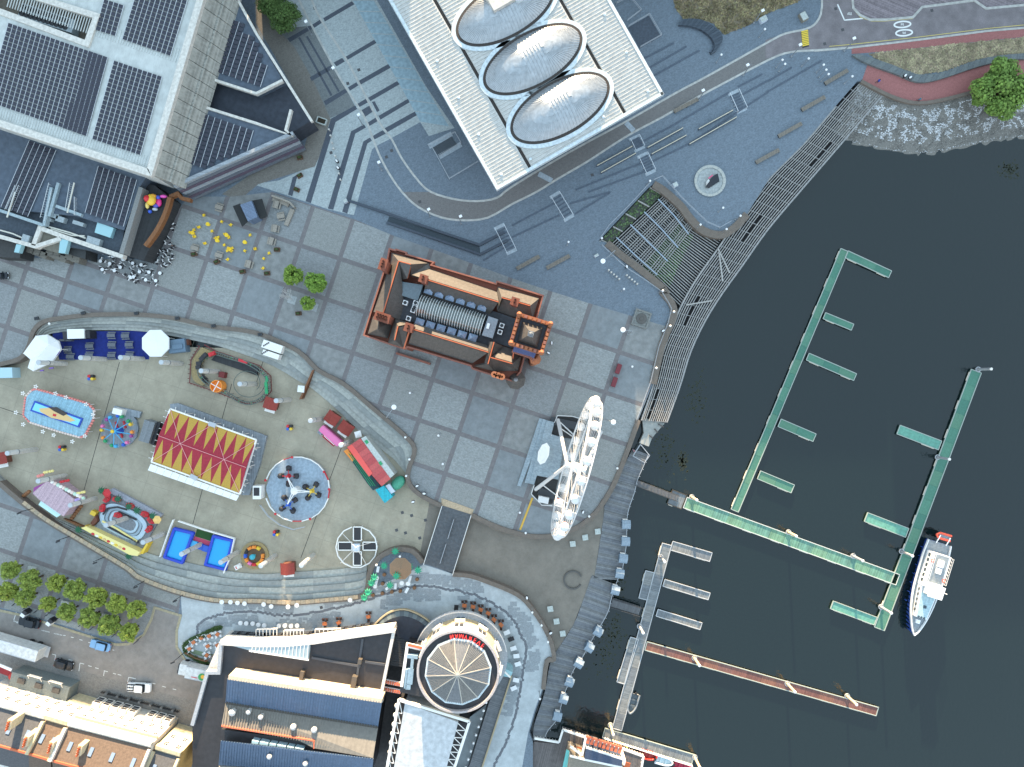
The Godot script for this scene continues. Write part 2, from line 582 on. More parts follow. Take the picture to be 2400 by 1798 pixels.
	for q in [[870,235,1240,15,1275,55,890,280],[725,320,835,250,860,290,755,360],[1150,740,1530,515,1560,555,1175,780],[1005,810,1115,750,1150,795,1040,860],[695,1000,985,835,1010,880,720,1050],[1330,1045,1710,830,1745,875,1355,1095],[1190,1130,1300,1065,1325,1105,1215,1175],[875,1310,1150,1150,1185,1190,905,1365],[1450,1265,1825,1050,1860,1090,1480,1310],[1310,1345,1420,1280,1450,1325,1340,1385],[1585,1500,1965,1280,1995,1320,1610,1550],[1360,1430,1470,1365,1520,1440,1415,1510],[1500,1320,1535,1310,1600,1430,1565,1450],[1440,1590,1550,1520,1580,1565,1470,1630],[1665,1660,2060,1440,2085,1490,1700,1710],[1510,1760,1640,1685,1680,1730,1535,1805],[1285,1365,1310,1410,1030,1580,710,2630,640,2605,970,1535],[1395,1610,1425,1650,1285,1730,1000,2715,930,2700,1230,1700],[1475,1780,1500,1820,1440,1860,1180,2765,1115,2740,1390,1830],[540,2255,470,2540,415,2520,475,2295],[545,490,570,480,990,1230,965,1245],[645,475,670,465,1085,1180,1062,1192],[405,500,720,320,745,360,440,545]]:
		g.ang=-0.52
		var ring:=PP(V(600,0,S4,q),0.016)
		g.flat(ring);g.sides(ring,0.0)
		part(g,dark,"paving_band",pv)
	var blue:=M("pale blue strip",lin(160,186,196),0.6,"concrete",6.0)  # lighter blue strip along the hall, laid in pieces
	var glazed:=V(600,0,S4,[1250,0,1520,0,2209,1180,2500,1640,2240,1760,2130,1580])
	var ga: Vector2=glazed[0]
	for i in 11:
		var t0:=(i+0.06)/11.0
		var t1:=(i+0.96)/11.0
		var l0: Vector2=glazed[0].lerp(glazed[5],t0)
		var l1: Vector2=glazed[0].lerp(glazed[5],t1)
		var r0: Vector2=glazed[1].lerp(glazed[3],t0)
		var r1: Vector2=glazed[1].lerp(glazed[3],t1)
		g.ang=-0.52
		var ring:=PP([l0,r0,r1,l1],0.02)
		g.flat(ring);g.sides(ring,0.0)
		part(g,blue,"blue_slab",pv)
	var la:=Z(1,0,[480,0,560,170,760,480,880,700,1060,1050,1170,1200,1260,1370,1400,1560])+Z(1,1,[1510,0,1700,60,1900,80,2080,50])+Z(2,0,[0,1610,500,1310,1000,1040,1400,810,1700,650,2209,365])+Z(3,0,[150,290,330,250,420,190,465,60,460,-300])
	var lb:=Z(1,0,[370,0,470,200,640,520,740,700,930,1000,1010,1200,1070,1350,1150,1500,1260,1657])+Z(1,1,[1400,130,1600,220,1800,245,2000,222])+Z(2,0,[0,1762,210,1657,400,1540,650,1395,1000,1170,1300,1010,1600,840,2209,520])+Z(3,0,[200,450,400,435,700,412])
	la=smooth(la,3);lb=smooth(lb,3)
	var lane:=lb.slice(24)
	var rev:=la.slice(24,la.size()-12)
	rev.reverse()
	sheet(lane+rev,0.013,M("lane setts",lin(134,132,130),0.85,"pavers",6.0),"road",0.0)
	for l in [la,lb]:
		g.ribbon(PP(l),0.42,0.05,-0.1)
		part(g,kerb,"kerb",pv)
	var road:=Z(3,0,[-20,345,150,290,330,250,420,190,465,60,460,-200,720,-100,735,70,790,130,880,172,1010,172,1250,150,1330,62,1780,5,1880,75,2260,40,2260,235,1900,262,700,412,400,435,200,450,-20,505])
	sheet(road,0.018,tar,"road",0.0)
	g.ribbon(PP(Z(3,0,[720,-100,735,70,790,130,880,172,1010,172,1250,150,1330,62,1780,5,1880,75,2260,40])),0.5,0.12,-0.1)
	part(g,kerb,"kerb",get_node("road"))
	g.ribbon(PP(Z(3,0,[400,440,700,415,1300,345,1900,268,2260,238])),0.4,0.12,-0.1)
	part(g,kerb,"kerb",get_node("road"))
	sheet(Z(3,0,[725,-100,745,70,800,125,885,165,1010,165,1245,143,1325,55,1780,-2,1880,66,2260,33,2260,-200]),0.02,M("pinkish setts",lin(150,140,144),0.85,"courses",9.0),"pavement",0.4)
	var redm:=M("red brick paving",lin(176,116,112),0.85,"pavers",5.0)
	sheet(Z(3,0,[722,412,1300,350,1900,272,2260,242,2260,310,2150,325,1700,370,1000,445,722,466]),0.02,redm,"path",0.1)
	sheet(Z(3,0,[860,555,1100,640,1290,712,1480,690,1830,575,2100,515,2260,512,2260,735,1950,740,1700,812,1420,880,1250,888,1100,850,960,788,812,695]),0.02,redm,"path",0.1)
	var grassm:=M("dry grass soil",lin(150,138,116),0.95,"speckle",5.0)
	var verge:=Z(3,0,[870,470,1000,448,1700,372,2150,328,2260,310,2260,455,2000,475,1800,515,1500,620,1300,640,1050,560])
	sheet(verge,0.03,grassm,"verge",0.0)
	var wild:=XY([1578,-60])+Z(2,0,[1390,0,1420,90,1480,165,1600,160,1740,205,1830,300,2060,210,2209,110])+Z(3,0,[100,75,260,20,300,-200])
	sheet(wild,0.03,grassm,"verge",0.0)
	scatter_grass(verge,2600,Color(0.36,0.3,0.19),"short parched grass between the red paths",0.12)
	scatter_grass(wild,3400,Color(0.3,0.25,0.14),"straw brown wild grass beside the curved slate bench",0.35)
	var street:=Z(0,3,[-300,270,0,295,200,340,1000,595,1100,590,1230,510,1300,380,1330,272,1570,345,1520,480,1520,620,1600,740,1760,800,1660,1310,1500,1250,0,820,-300,740])
	sheet(street,0.014,M("street asphalt",lin(154,148,142),0.9,"stained",23.0),"road",0.3)
	var foots:=Z(0,3,[-300,590,0,690,340,725,900,880,1680,1090,1640,1340,1500,1250,850,1080,0,900,-300,800])
	sheet(foots,0.022,M("street flags",lin(150,147,142),0.85,"pavers",9.0),"pavement",0.28)
	g.ribbon(PP(Z(0,3,[-100,290,0,305,200,350,1000,600,1110,595,1240,515,1305,385,1335,280,1560,350,1525,480,1525,620,1600,735,1700,800])),0.5,0.1,-0.1)
	part(g,M("yellowish kerb",lin(178,168,140),0.85,"concrete",4.0),"kerb",get_node("road_001"))
	var sw:=Z(0,3,[1560,175,1850,225,2209,232])+Z(1,3,[300,248,600,225,880,198,985,130])+Z(1,2,[1450,1560,1700,1640])+Z(1,3,[1850,15,2000,65,2209,150])+Z(2,3,[115,235,245,410,322,565,350,720,290,745,262,980,190,1180,140,1360,80,1700,-300,1700])+Z(1,3,[600,1700])+Z(0,3,[1760,800,1600,740,1520,600,1530,470,1570,345])
	var swm:=M("pale quay paving",lin(196,204,206),0.75,"stained",24.0)
	sheet(sw,0.010,swm,"pavement",0.0)
	var swd:=M("dark quay setts",lin(122,126,132),0.8,"pavers",5.0)
	var wave:=smooth(Z(0,3,[1690,560,1720,420,1850,360,2000,320,2209,320])+Z(1,3,[200,345,500,325,800,260,1100,170,1300,105,1500,100,1800,150,2000,220,2209,370])+Z(2,3,[60,480,120,620,110,750,80,950,40,1150,0,1300])+Z(1,3,[2150,1450,2050,1657]),6)
	var pw: Node3D=null
	for ch in get_children():
		if str(ch.name).begins_with("pavement") and ch.material_override==swm: pw=ch
	wave=resample(wave,210)
	for i in wave.size()-1:
		var a: Vector2=wave[i]
		var b: Vector2=wave[i+1]
		var nn:=Vector2(-(b-a).y,(b-a).x).normalized()
		var o:=rng.randf_range(-2.2,2.2)
		g.ang=atan2((b-a).y,(b-a).x)
		var ring:=PP([a+nn*(o-3.0),b+nn*(o-3.0),b+nn*(o+3.0),a+nn*(o+3.0)],0.017)
		g.flat(ring)
		part(g,swd,"sett_block",pw)
	for patch in [[5,0.55,60,7],[20,0.2,50,-6],[40,0.4,80,8],[62,0.3,60,-9],[84,0.5,70,8],[100,0.3,60,-8],[120,0.4,70,9],[140,0.3,60,-7],[160,0.5,60,8]]:
		for i in 70:
			var k: int=clampi(patch[0]+rng.randi_range(0,26),0,208)
			var c: Vector2=wave[k]+Vector2(-(wave[k+1]-wave[k]).y,(wave[k+1]-wave[k]).x).normalized()*(patch[3]+rng.randf()*patch[2]*0.35*signf(patch[3]))
			if not Geometry2D.is_point_in_polygon(c,PackedVector2Array(sw)): continue
			var w:=rng.randf_range(4,12)
			var hh:=rng.randf_range(3,6)
			g.flat(PP([c+Vector2(-w,-hh),c+Vector2(w,-hh),c+Vector2(w,hh),c+Vector2(-w,hh)],0.0125+0.00004*i))
		if g.v.size():
			var o:=part(g,M("grey quay pavers",lin(164,172,176),0.8,"pavers",5.0),"paver_patch",pw)
			o.set_meta("kind","stuff")
	build_oval()
	build_shore(shore)
	for wl in [[rim_plat,1.6,0.35],[rim_low,1.5,0.35],[wheel_edge,1.0,0.45],[basin_low.slice(0,basin_low.size()-3),0.9,0.5],[shore,0.7,0.4]]:
		g.ribbon(PP(smooth(wl[0],3)),wl[1],wl[2],-3.0)
		var o:=setting(g,wallst,"quay_wall")
	for ol in [[oval_top,0.9],[oval_low,1.0]]:
		g.ribbon(PP(smooth(ol[0],3)),ol[1],0.55,-1.5)
		setting(g,wallst,"quay_wall")
	var cop:=resample(smooth(oval_low.slice(1,12),4),76)
	var cm:=[M("warm coping a"),M("warm coping b",lin(186,170,146),0.8,"concrete",3.0)]
	var qw: Node3D=get_node("quay_wall_006")
	for i in cop.size()-1:
		var a: Vector3=P(cop[i].x,cop[i].y,0.62)
		var b: Vector3=P(cop[i+1].x,cop[i+1].y,0.62)
		g.bar(a.lerp(b,0.03),a.lerp(b,0.97),0.8,0.12)
		part(g,cm[i % 2],"coping_stone",qw)
func build_deck(inn: Array,out: Array)->void:
	var a:=resample(smooth(inn,3),120)
	var b:=resample(smooth(out,3),120)
	var dm:=[]
	for i in 4: dm.append(M("deck boards %d" % i,[lin(134,138,142),lin(126,130,135),lin(142,145,147),lin(130,132,132)][i],0.85,"boards",7.5))
	var o:=Node3D.new()
	o.name = "boardwalk"
	add_child(o)
	o.set_meta("kind","structure")
	for i in 119:
		var g:=G.new()
		var a0: Vector3=P(a[i].x,a[i].y,-1.4)
		var a1: Vector3=P(a[i+1].x,a[i+1].y,-1.4)
		var b0: Vector3=P(b[i].x,b[i].y,-1.4)
		var b1: Vector3=P(b[i+1].x,b[i+1].y,-1.4)
		var d:=(b0-a0)
		g.ang=atan2(d.z,d.x)+PI/2
		g.prism([a0,b0,b0.lerp(b1,0.97),a0.lerp(a1,0.97)],-1.55)
		part(g,dm[(i*7) % 4],"deck_section",o)
	var g:=G.new()
	for i in range(0,119,4):
		var p: Vector3=P(b[i].x,b[i].y,-1.55)
		g.tube(Vector3(p.x,-4,p.z),p,0.2,0.2,8)
	part(g,M("dark pile timber"),"pile",o).set_meta("kind","stuff")
	var r:=thing("railing","grey railing along the water side of the boardwalk","railing",P(b[60].x,b[60].y,-1.4))
	var steel:=M("galvanised steel")
	for k in 3:
		for i in 118:
			var s:=(b[i] as Vector2).lerp(a[i],0.02)
			var e:=(b[i+1] as Vector2).lerp(a[i+1],0.02)
			g.bar(P(s.x,s.y,-1.4+0.4+0.35*k),P(e.x,e.y,-1.4+0.4+0.35*k),0.09,0.07)
		part(g,steel,"rail",r)
	for i in range(0,119,3):
		var s:=(b[i] as Vector2).lerp(a[i],0.02)
		var p:=P(s.x,s.y,-1.4)
		g.tube(p,p+Vector3(0,1.15,0),0.06,0.06,6)
		part(g,steel,"post",r)
func build_oval()->void:
	var stone:=[M("step stone a",lin(172,174,168),0.8,"concrete",7.0),M("step stone b",lin(160,164,160),0.8,"stained",11.0),M("step stone c",lin(182,184,176),0.8,"concrete",5.0)]
	var inner_top:=Z(1,2,[1290,770,1190,650,1010,510,880,400,680,205,470,30])+Z(1,1,[380,1640,200,1530,0,1440])+Z(0,1,[1900,1335,1640,1275,1250,1205,860,1192,560,1205,400,1235,350,1300])
	var outer_top:=Z(1,2,[1310,800,1330,700,1370,560,1280,440,1000,200,760,0])+Z(1,1,[540,1540,360,1370,0,1215])+Z(0,1,[1840,1165,1500,1090,1170,1058,800,1063,560,1088,390,1120,300,1210])
	var inner_low:=Z(0,2,[-60,720,200,990,400,1120,700,1250,1000,1370,1250,1450,1400,1495,1950,1612,2209,1640])+Z(1,2,[130,1640,370,1622,700,1600,960,1565])
	var outer_low:=Z(0,2,[-60,810,200,1020,400,1170,700,1350,1100,1590])+Z(0,3,[1190,15,1500,135,1850,215,2209,222])+Z(1,3,[300,238,600,215,880,188,940,130])
	for side in [[outer_top,inner_top,5],[outer_low,inner_low,4]]:
		var n:=90
		var a:=resample(smooth(side[0],3),n)
		var b:=resample(smooth(side[1],3),n)
		var o:=Node3D.new()
		o.name=numbered("steps")
		add_child(o)
		o.set_meta("kind","structure")
		var k: int=side[2]
		for j in k:
			var y:=-0.05-1.2*j/(k-1.0)
			for seg in range(0,n-1,7):
				var ring:=[]
				var back:=[]
				for i in range(seg,mini(seg+8,n)):
					var p0: Vector2=a[i].lerp(b[i],float(j)/k)
					var p1: Vector2=a[i].lerp(b[i],float(j+1)/k)
					ring.append(P(p0.x,p0.y,y));back.push_front(P(p1.x,p1.y,y))
				var g:=G.new()
				g.ang=0.3
				g.prism(ring+back,-1.6)
				part(g,stone[(seg/7+j*2) % 3],"step_block",o)
	for k in 11:
		var a:=Vector2(-60+k*100.0,900).rotated(0.0)
		var gj:=G.new()
		var p0:=Vector2(40+k*92.0,760)
		gj.ribbon([P(p0.x+60,p0.y,-1.5),P(p0.x-150,p0.y+620,-1.5)],0.05,-1.496,-1.496)
		p0=Vector2(-40,700+k*62.0)
		gj.ribbon([P(p0.x,p0.y,-1.5),P(p0.x+1060,p0.y+340,-1.5)],0.05,-1.4955,-1.4955)
		part(gj,M("fine joint",lin(132,128,114),0.9),"bay_joint",get_node("oval_floor"))
	var jm:=M("joint rubber",lin(70,68,62),0.9)
	var of: Node3D=get_node("oval_floor")
	for l in [[280,849,195,1155],[543,900,452,1228],[800,1050,705,1308],[0,955,60,975],[640,770,600,900]]:
		var g:=G.new()
		g.ribbon([P(l[0],l[1],-1.5),P(l[2],l[3],-1.5)],0.14,-1.494,-1.494)
		part(g,jm,"joint",of)
func build_shore(shore: Array)->void:
	var wl:=Z(3,0,[2209,1190,2000,1210,1800,1250,1500,1310,1300,1330,1080,1310,850,1265,700,1225,560,1150])
	var n:=40
	var a:=resample(smooth(XY([2420,196])+shore,3),n)
	var b:=resample(smooth(XY([2420,322])+wl,3),n)
	var g:=G.new()
	var nz:=FastNoiseLite.new()
	nz.seed=3
	nz.frequency=0.15
	var rows:=14
	var grid:=[]
	for i in n:
		var col:=[]
		for j in rows+1:
			var t:=float(j)/rows*1.12
			var y:=lerpf(-0.2,-2.2,t)
			var p: Vector2=a[i].lerp(b[i],t)
			var w:=P(p.x,p.y,y)
			w.y+=nz.get_noise_2d(w.x*3,w.z*3)*0.25
			col.append(w)
		grid.append(col)
	for i in n-1:
		for j in rows:
			g.up(grid[i][j],grid[i+1][j],grid[i+1][j+1]);g.up(grid[i][j],grid[i+1][j+1],grid[i][j+1])
	setting(g,M("shore shingle",lin(132,130,124),0.95,"w_speckle",3.0),"shore")
	var mm:=MultiMesh.new()
	mm.transform_format=MultiMesh.TRANSFORM_3D
	mm.use_colors=true
	var rk:=G.new()
	rk.ball(Vector3.ZERO,Vector3(1,0.7,0.8),6)
	mm.mesh=rk.mesh()
	mm.instance_count=9000
	var r:=RandomNumberGenerator.new()
	r.seed=21
	nz.frequency=0.03
	for k in 9000:
		var i:=r.randf()*(n-1.001)
		var t:=r.randf()*0.98
		var p: Vector2=a[int(i)].lerp(a[int(i)+1],fmod(i,1.0)).lerp(b[int(i)].lerp(b[int(i)+1],fmod(i,1.0)),t)
		var w:=P(p.x,p.y,lerpf(-0.2,-2.2,t/1.0)+0.02)
		var pale: bool=nz.get_noise_2d(p.x*1.3,p.y*1.3)>0.0 and t>0.12 and t<0.8
		var s:=r.randf_range(0.07,0.24) if pale else r.randf_range(0.06,0.18)
		if t>0.94: pale=r.randf()<0.5
		mm.set_instance_transform(k,Transform3D(Basis(Vector3.UP,r.randf()*TAU).scaled(Vector3(s,s*0.7,s*0.8)),w))
		var c:=r.randf_range(0.34,0.62) if pale else r.randf_range(0.12,0.3)
		mm.set_instance_color(k,Color(c,c*1.03,c*1.05) if pale else Color(c,c*0.96,c*0.88))
	var o:=MultiMeshInstance3D.new()
	o.name = "rubble"
	o.multimesh=mm
	var m:=M("rubble stone",Color.WHITE,0.9)
	m.vertex_color_use_as_albedo=true
	o.material_override=m
	add_child(o)
	tag(o,"pale and grey rubble stones on the sloping shore","rubble","","stuff")
func scatter_grass(poly: Array,n: int,col: Color,label: String,hgt: float)->void:
	var g:=G.new()
	var lo:=Vector2(1e9,1e9)
	var hi:=-lo
	for p in poly:
		lo=lo.min(p);hi=hi.max(p)
	var pk:=PackedVector2Array(poly)
	var k:=0
	var nz:=FastNoiseLite.new()
	nz.frequency=0.03
	for t in n*4:
		var p:=Vector2(rng.randf_range(lo.x,hi.x),rng.randf_range(lo.y,hi.y))
		if not Geometry2D.is_point_in_polygon(p,pk): continue
		k+=1
		if k>n: break
		var w:=P(p.x,p.y,0.03)
		var c:=rng.randf_range(0.6,1.25)*(1.0+nz.get_noise_2d(p.x,p.y)*0.7)
		g.col=Color(col.r*c,col.g*c*rng.randf_range(0.92,1.1),col.b*c)
		for b in 2:
			var d:=Vector3(rng.randf_range(-1,1),0,rng.randf_range(-1,1)).normalized()
			var s:=Vector3(d.z,0,-d.x)*rng.randf_range(0.1,0.22)
			g.tri(w-s,w+s,w+d*rng.randf_range(0.2,0.5)+Vector3(0,hgt*rng.randf_range(0.5,1.3),0))
	var m:=M("grass blades",Color.WHITE,0.9)
	m.vertex_color_use_as_albedo=true
	stuff(g,m,"grass",label,"grass")
func block(parent: Node3D,called: String,ring: Array,top: float,bottom: float,m: Material,ang:=0.0)->MeshInstance3D:
	var g:=G.new()
	g.ang=ang
	g.prism(PP(ring,top),bottom)
	return part(g,m,called,parent)
func upright(parent: Node3D,called: String,line: Array,w: float,top: float,bottom: float,m: Material,closed:=false)->MeshInstance3D:
	var g:=G.new()
	g.ribbon(PP(line,top),w,top,bottom,closed)
	return part(g,m,called,parent)
func solar(label: String,h: float,tl: Vector2,tr: Vector2,bl: Vector2,nu: int,nv: int,cut:=[],bottom:=false)->void:
	var o:=thing("solar_array",label,"solar panels",P(tl.x,tl.y,h))
	var glass:=M("solar glass",lin(44,46,62),0.25,"concrete",3.0)
	var rail:=M("solar frame rail",lin(196,200,204),0.5,"",1.0,0.4)
	if not mats.has("panel mesh"):
		var g:=G.new()
		g.box(Vector3.ZERO,Vector3(1,1,1))
		mats["panel mesh"]=g.mesh()
	var a:=P(tl.x,tl.y,h)
	var u:=(P(tr.x,tr.y,h)-a)/nu
	var v:=(P(bl.x,bl.y,h)-a)/nv
	var k:=0
	var rest:=G.new()
	var frame:=G.new()
	for i in nu:
		for j in nv:
			var c:=a+u*(i+0.5)+v*(j+0.5)
			if cut.size():
				if not bottom and nv-j>cut[i]: continue
				if bottom and j>=cut[i]: continue
			if c.x<-121.0 or c.z<-92.0: continue
			c.y=h+0.28
			if k<300:
				var p:=MeshInstance3D.new()
				p.name = "panel"
				p.mesh=mats["panel mesh"]
				p.material_override=glass
				o.add_child(p,true)
				p.transform=Transform3D(Basis(u*0.8,Vector3(0,0.05,0),v*0.79),c-o.position)
				k+=1
			else:
				rest.box(c,Vector3(u.length()*0.9,0.05,v.length()*0.92),yaw_of(u.x,u.z))
	for i in nu+1:
		var n0:=0
		var n1:=nv
		if cut.size():
			var q: int=cut[mini(i,nu-1)]
			if bottom: n1=q
			else: n0=nv-q
		frame.bar(a+u*i+v*n0+Vector3(0,0.26,0),a+u*i+v*n1+Vector3(0,0.26,0),0.1,0.06)
	part(frame,rail,"mounting_rail",o)
	if rest.v.size(): part(rest,glass,"panel_rows",o).set_meta("kind","stuff")
func build_halls()->void:
	var o:=thing("concert_hall","broad pale ribbed arts hall roof carrying solar panels","building",P(345,406,0))
	var roofm:=M("pale ribbed roof",lin(205,210,206),0.6,"sheets",14.0)
	var para:=M("pale parapet",lin(226,222,212),0.7,"concrete",5.0)
	var grey:=M("dark flat roofing",lin(92,104,118),0.85,"concrete",9.0)
	var stonew:=M("weathered wall stone",lin(174,174,165),0.85,"courses",13.0)
	var roof:=PackedVector2Array(XY([540,-230,471,0,350,407,345,406,0,292,-300,193,-300,-230]))
	var pit=PackedVector2Array(Z(0,0,[-1200,-420,300,-30,830,135,745,375,20,105,-1200,-300]))
	for p in Geometry2D.clip_polygons(roof,pit):
		block(o,"roof",Array(p),14.5,4.0,roofm,0.33)
	block(o,"plant_well_floor",Array(pit),11.5,4.0,M("soiled well floor",lin(120,112,100),0.9,"concrete",6.0))
	upright(o,"parapet",XY([538,-230,468,0,349,404,345,403,0,289,-300,190]),1.3,15.1,14.0,para)
	upright(o,"parapet",Z(0,0,[300,-30,830,135,745,375,20,105,-1200,-300]),1.1,15.0,14.0,para)
	var rg:=G.new()
	for i in 66:
		var t:=i/65.0
		var a:=Vector2(-60,270).lerp(Vector2(340,402),t)
		var d:=Vector2(0.288,-0.957)
		for seg in [[12,36],[265,300]]:
			var p: Vector2=a+d*seg[0]
			var q: Vector2=a+d*seg[1]
			rg.bar(P(p.x,p.y,14.54),P(q.x,q.y,14.54),0.16,0.1)
	part(rg,roofm,"seam",o).set_meta("kind","stuff")
	var wt:=[Vector2(494,-80),Vector2(350,407)]
	var pA:=P(wt[0].x,wt[0].y,14.5)
	var pB:=P(wt[1].x,wt[1].y,14.5)
	var nrm:=Vector3(pB.z-pA.z,0,-(pB.x-pA.x)).normalized()
	if nrm.x<0: nrm=-nrm
	for i in 16:
		for j in 2:
			var g:=G.new()
			var s0:=pA.lerp(pB,(i+0.02)/16.0)+nrm*(0.4+2.1*j)
			var s1:=pA.lerp(pB,(i+0.98)/16.0)+nrm*(0.4+2.1*j)
			var t0: float=[14.45,11.2][j]
			var t1: float=[11.3,7.9][j]
			s0.y=0;s1.y=0
			var lean:=nrm*(1.8 if j==0 else 1.6)
			g.quad(s0+Vector3.UP*t0,s0+lean+Vector3.UP*t1,s1+lean+Vector3.UP*t1,s1+Vector3.UP*t0)
			g.quad(s0+Vector3.UP*t0,s1+Vector3.UP*t0,s1-nrm*1.2+Vector3.UP*t0,s0-nrm*1.2+Vector3.UP*t0)
			g.tri(s0+Vector3.UP*t0,s0-nrm*0.8+Vector3.UP*t1,s0+lean+Vector3.UP*t1)
			g.tri(s1+Vector3.UP*t0,s1+lean+Vector3.UP*t1,s1-nrm*0.8+Vector3.UP*t1)
			part(g,stonew,"wall_panel",o)
	var ch:=thing("chiller","long grey rooftop chiller with two rows of round fans","chiller",P(118,45,11.5))
	var steel:=M("painted plant steel")
	var ca:=P(46,22,13.6)
	var cb:=P(172,62,13.6)
	var g:=G.new()
	g.bar(ca+Vector3(0,-1,0),cb+Vector3(0,-1,0),2.6,2.0)
	part(g,steel,"casing",ch)
	for i in 11:
		for s in [-1,1]:
			var p: Vector3=ca.lerp(cb,(i+0.7)/12.4)+Vector3(-0.3,0,0.95).normalized()*0.62*s
			g.lathe(p,[[0.52,0.0],[0.52,0.14],[0.4,0.14],[0.36,0.02],[0.0,0.02]],12)
			part(g,M("fan black"),"fan",ch)
	var wing:=thing("hall_wing","angular low wing with dark flat roofs and layered slate front","building",P(600,250,0))
	block(wing,"roof",Z(0,0,[2010,-60,2260,380,2209+230,690,2209,800,1800,670,1830,560,1990,60]),8.0,0.0,grey,0.33)
	block(wing,"lower_roof",Z(0,0,[1820,675,2209,805,2209+225,690,2209+480,1040,2209+330,1130,2209+300,1160,2209,1050,1720,905]),5.5,0.0,M("black roofing felt",lin(66,72,82),0.9,"concrete",9.0),0.33)
	block(wing,"roof",Z(0,0,[1720,905,2209,1050,2209+310,1160,1510,1610,1560,1430]),8.0,0.0,grey,0.33)
	for l in [[2030,-40,2209,285,2209+480,1045],[1800,672,2209,805,2209+228,690],[1725,910,2209,1062,2209+300,1165,2209+255,1120,2209+300,945]]:
		upright(wing,"parapet",Z(0,0,l),0.5,8.5,7.6,para)
	var wl:=V(0,0,3.682,[1500,1605,2209,1290,2209+320,1148])
	var bandm:=[M("strata pale",lin(170,178,184),0.8,"courses",4.0),M("strata purple",lin(104,92,108),0.8,"courses",4.0),M("strata grey",lin(120,128,138),0.8,"courses",4.0)]
	var base:=PP(wl,8.4)
	for i in 7:
		var ring:=[]
		for p in base: ring.append(p+Vector3(0.45,0,0.85)*(0.12*i))
		g.ribbon(ring,0.7,8.5-1.1*i,8.5-1.1*(i+1)+0.06)
		part(g,bandm[[0,2,1,0,2,1,2][i]],"slate_course",wing)
	var sw:=thing("hall_wing","low grey front wing of arts hall with pipes and roof plant","building",P(150,520,0))
	block(sw,"roof",XY([-60,275,345,412])+Z(0,1,[1215,-60,1070,330,640,205,-200,120]),6.5,2.0,grey,0.3)
	var dk:=M("plant deck",lin(78,88,98),0.9,"concrete",5.0)
	block(sw,"plant_deck",Z(0,1,[-200,120,640,205,1070,330,1035,545,500,460,-200,330]),5.2,0.0,dk,0.25)
	upright(sw,"beam",Z(0,1,[-200,345,0,385,300,470,520,400]),0.8,6.4,5.0,para)
	upright(sw,"beam",Z(0,1,[285,460,340,310,560,390,1060,560]),0.9,6.4,5.0,para)
	upright(sw,"parapet",Z(0,1,[1215,-40,1045,530]),0.9,6.8,3.0,M("rough grey edge",lin(150,152,150),0.9,"speckle",3.0))
	for l in [[440,-40,375,290],[500,-80,420,210],[-60,140,370,285],[480,120,700,200]]:
		upright(sw,"parapet",Z(0,1,l),0.6,7.2,6.0,M("pale blue flashing",lin(168,186,192),0.6,"concrete",4.0))
	block(sw,"recess_floor",Z(0,1,[330,330,560,395,500,530,300,470]),5.5,5.0,M("soiled concrete",lin(128,124,112),0.9,"stained",6.0))
	for b in [[520,400,590,420,560,530,505,525],[840,260,980,310,950,395,815,350],[140,450,185,455,160,525,120,520]]:
		block(sw,"rooflight",Z(0,1,b),6.2,5.1,M("rooflight glass"))
	for b in [[500,215,60,40],[545,245,70,45],[455,250,25,25],[830,430,110,55],[250,410,60,60],[700,280,90,30]]:
		var c: Vector2=Z(0,1,[b[0],b[1]])[0]
		g.box(P(c.x,c.y,5.2),Vector3(b[2]/40.0,1.1,b[3]/40.0),-0.3)
		part(g,steel,"plant_box",sw)
	for k in 5:
		var pl:=[[0,330,110,360,200,400],[420,300,600,350,740,400],[440,320,620,375,730,380],[130,0,60,220],[640,-80,580,180]]
		var q:=PP(Z(0,1,pl[k]),5.9 if k<3 else 7.2)
		for i in q.size()-1: g.tube(q[i],q[i+1],0.16,0.16,8)
		part(g,M("pale duct",lin(206,204,192),0.5),"pipe",sw)
	for l in [[130,-60,40,150],[160,-60,70,160],[345,220,420,-80],[380,250,445,-20],[600,-80,560,160],[640,40,640,200]]:
		var q:=PP(Z(0,1,l),7.4)
		g.bar(q[0],q[1],0.08,0.08)
		for i in 14:
			var p: Vector3=q[0].lerp(q[1],(i+0.5)/14.0)
			g.bar(p,p-Vector3(0,0.9,0),0.06,0.06)
		part(g,M("handrail pale",lin(200,206,208),0.5),"handrail",sw)
	for b in [[0,400,190,440,170,570,-60,560],[590,420,745,460,735,580,570,530]]:
		block(sw,"canopy",Z(0,1,b),4.2,0.0,M("dark canopy",lin(58,60,60),0.6,"concrete",4.0))
	for i in 8:
		var c: Vector2=Z(0,1,[330+55*i,520+(i % 3)*12+10*i])[0]
		g.box(P(c.x,c.y,0),Vector3(1.6,2.6,1.3),-0.3)
		part(g,M("stacked slate pier",lin(140,136,126),0.9,"courses",3.0),"slate_pier",sw)
	var te:=thing("terrace","black decked cafe terrace with curved timber screen","terrace",P(340,540,0))
	block(te,"deck",Z(0,1,[1210,-80,1330,-60,1480,60,1320,420,1240,590,1065,540]),4.4,0.0,M("black decking"),0.3)
	var scr:=smooth(Z(0,1,[1460,45,1435,140,1390,250,1330,355,1250,465]),4)
	upright(te,"timber_screen",scr,0.8,5.6,4.3,M("varnished timber"))
	upright(te,"timber_screen",Z(0,1,[1460,40,1530,10,1560,50,1640,70]),0.7,4.8,3.6,M("varnished timber"))
	var S:=func(x,y): return Vector2(x/3.682,y/3.682)
	solar("largest solar array on the pale ribbed hall roof",14.5,S.call(80,200),S.call(935,500),S.call(-105,880),21,18)
	solar("tall solar array nearest the stone wall of the hall",14.5,S.call(990,525),S.call(1405,665),S.call(800,1205),10,18)
	solar("narrow solar array beside the chiller well",14.5,S.call(905,-5),S.call(1075,50),S.call(830,265),4,7)
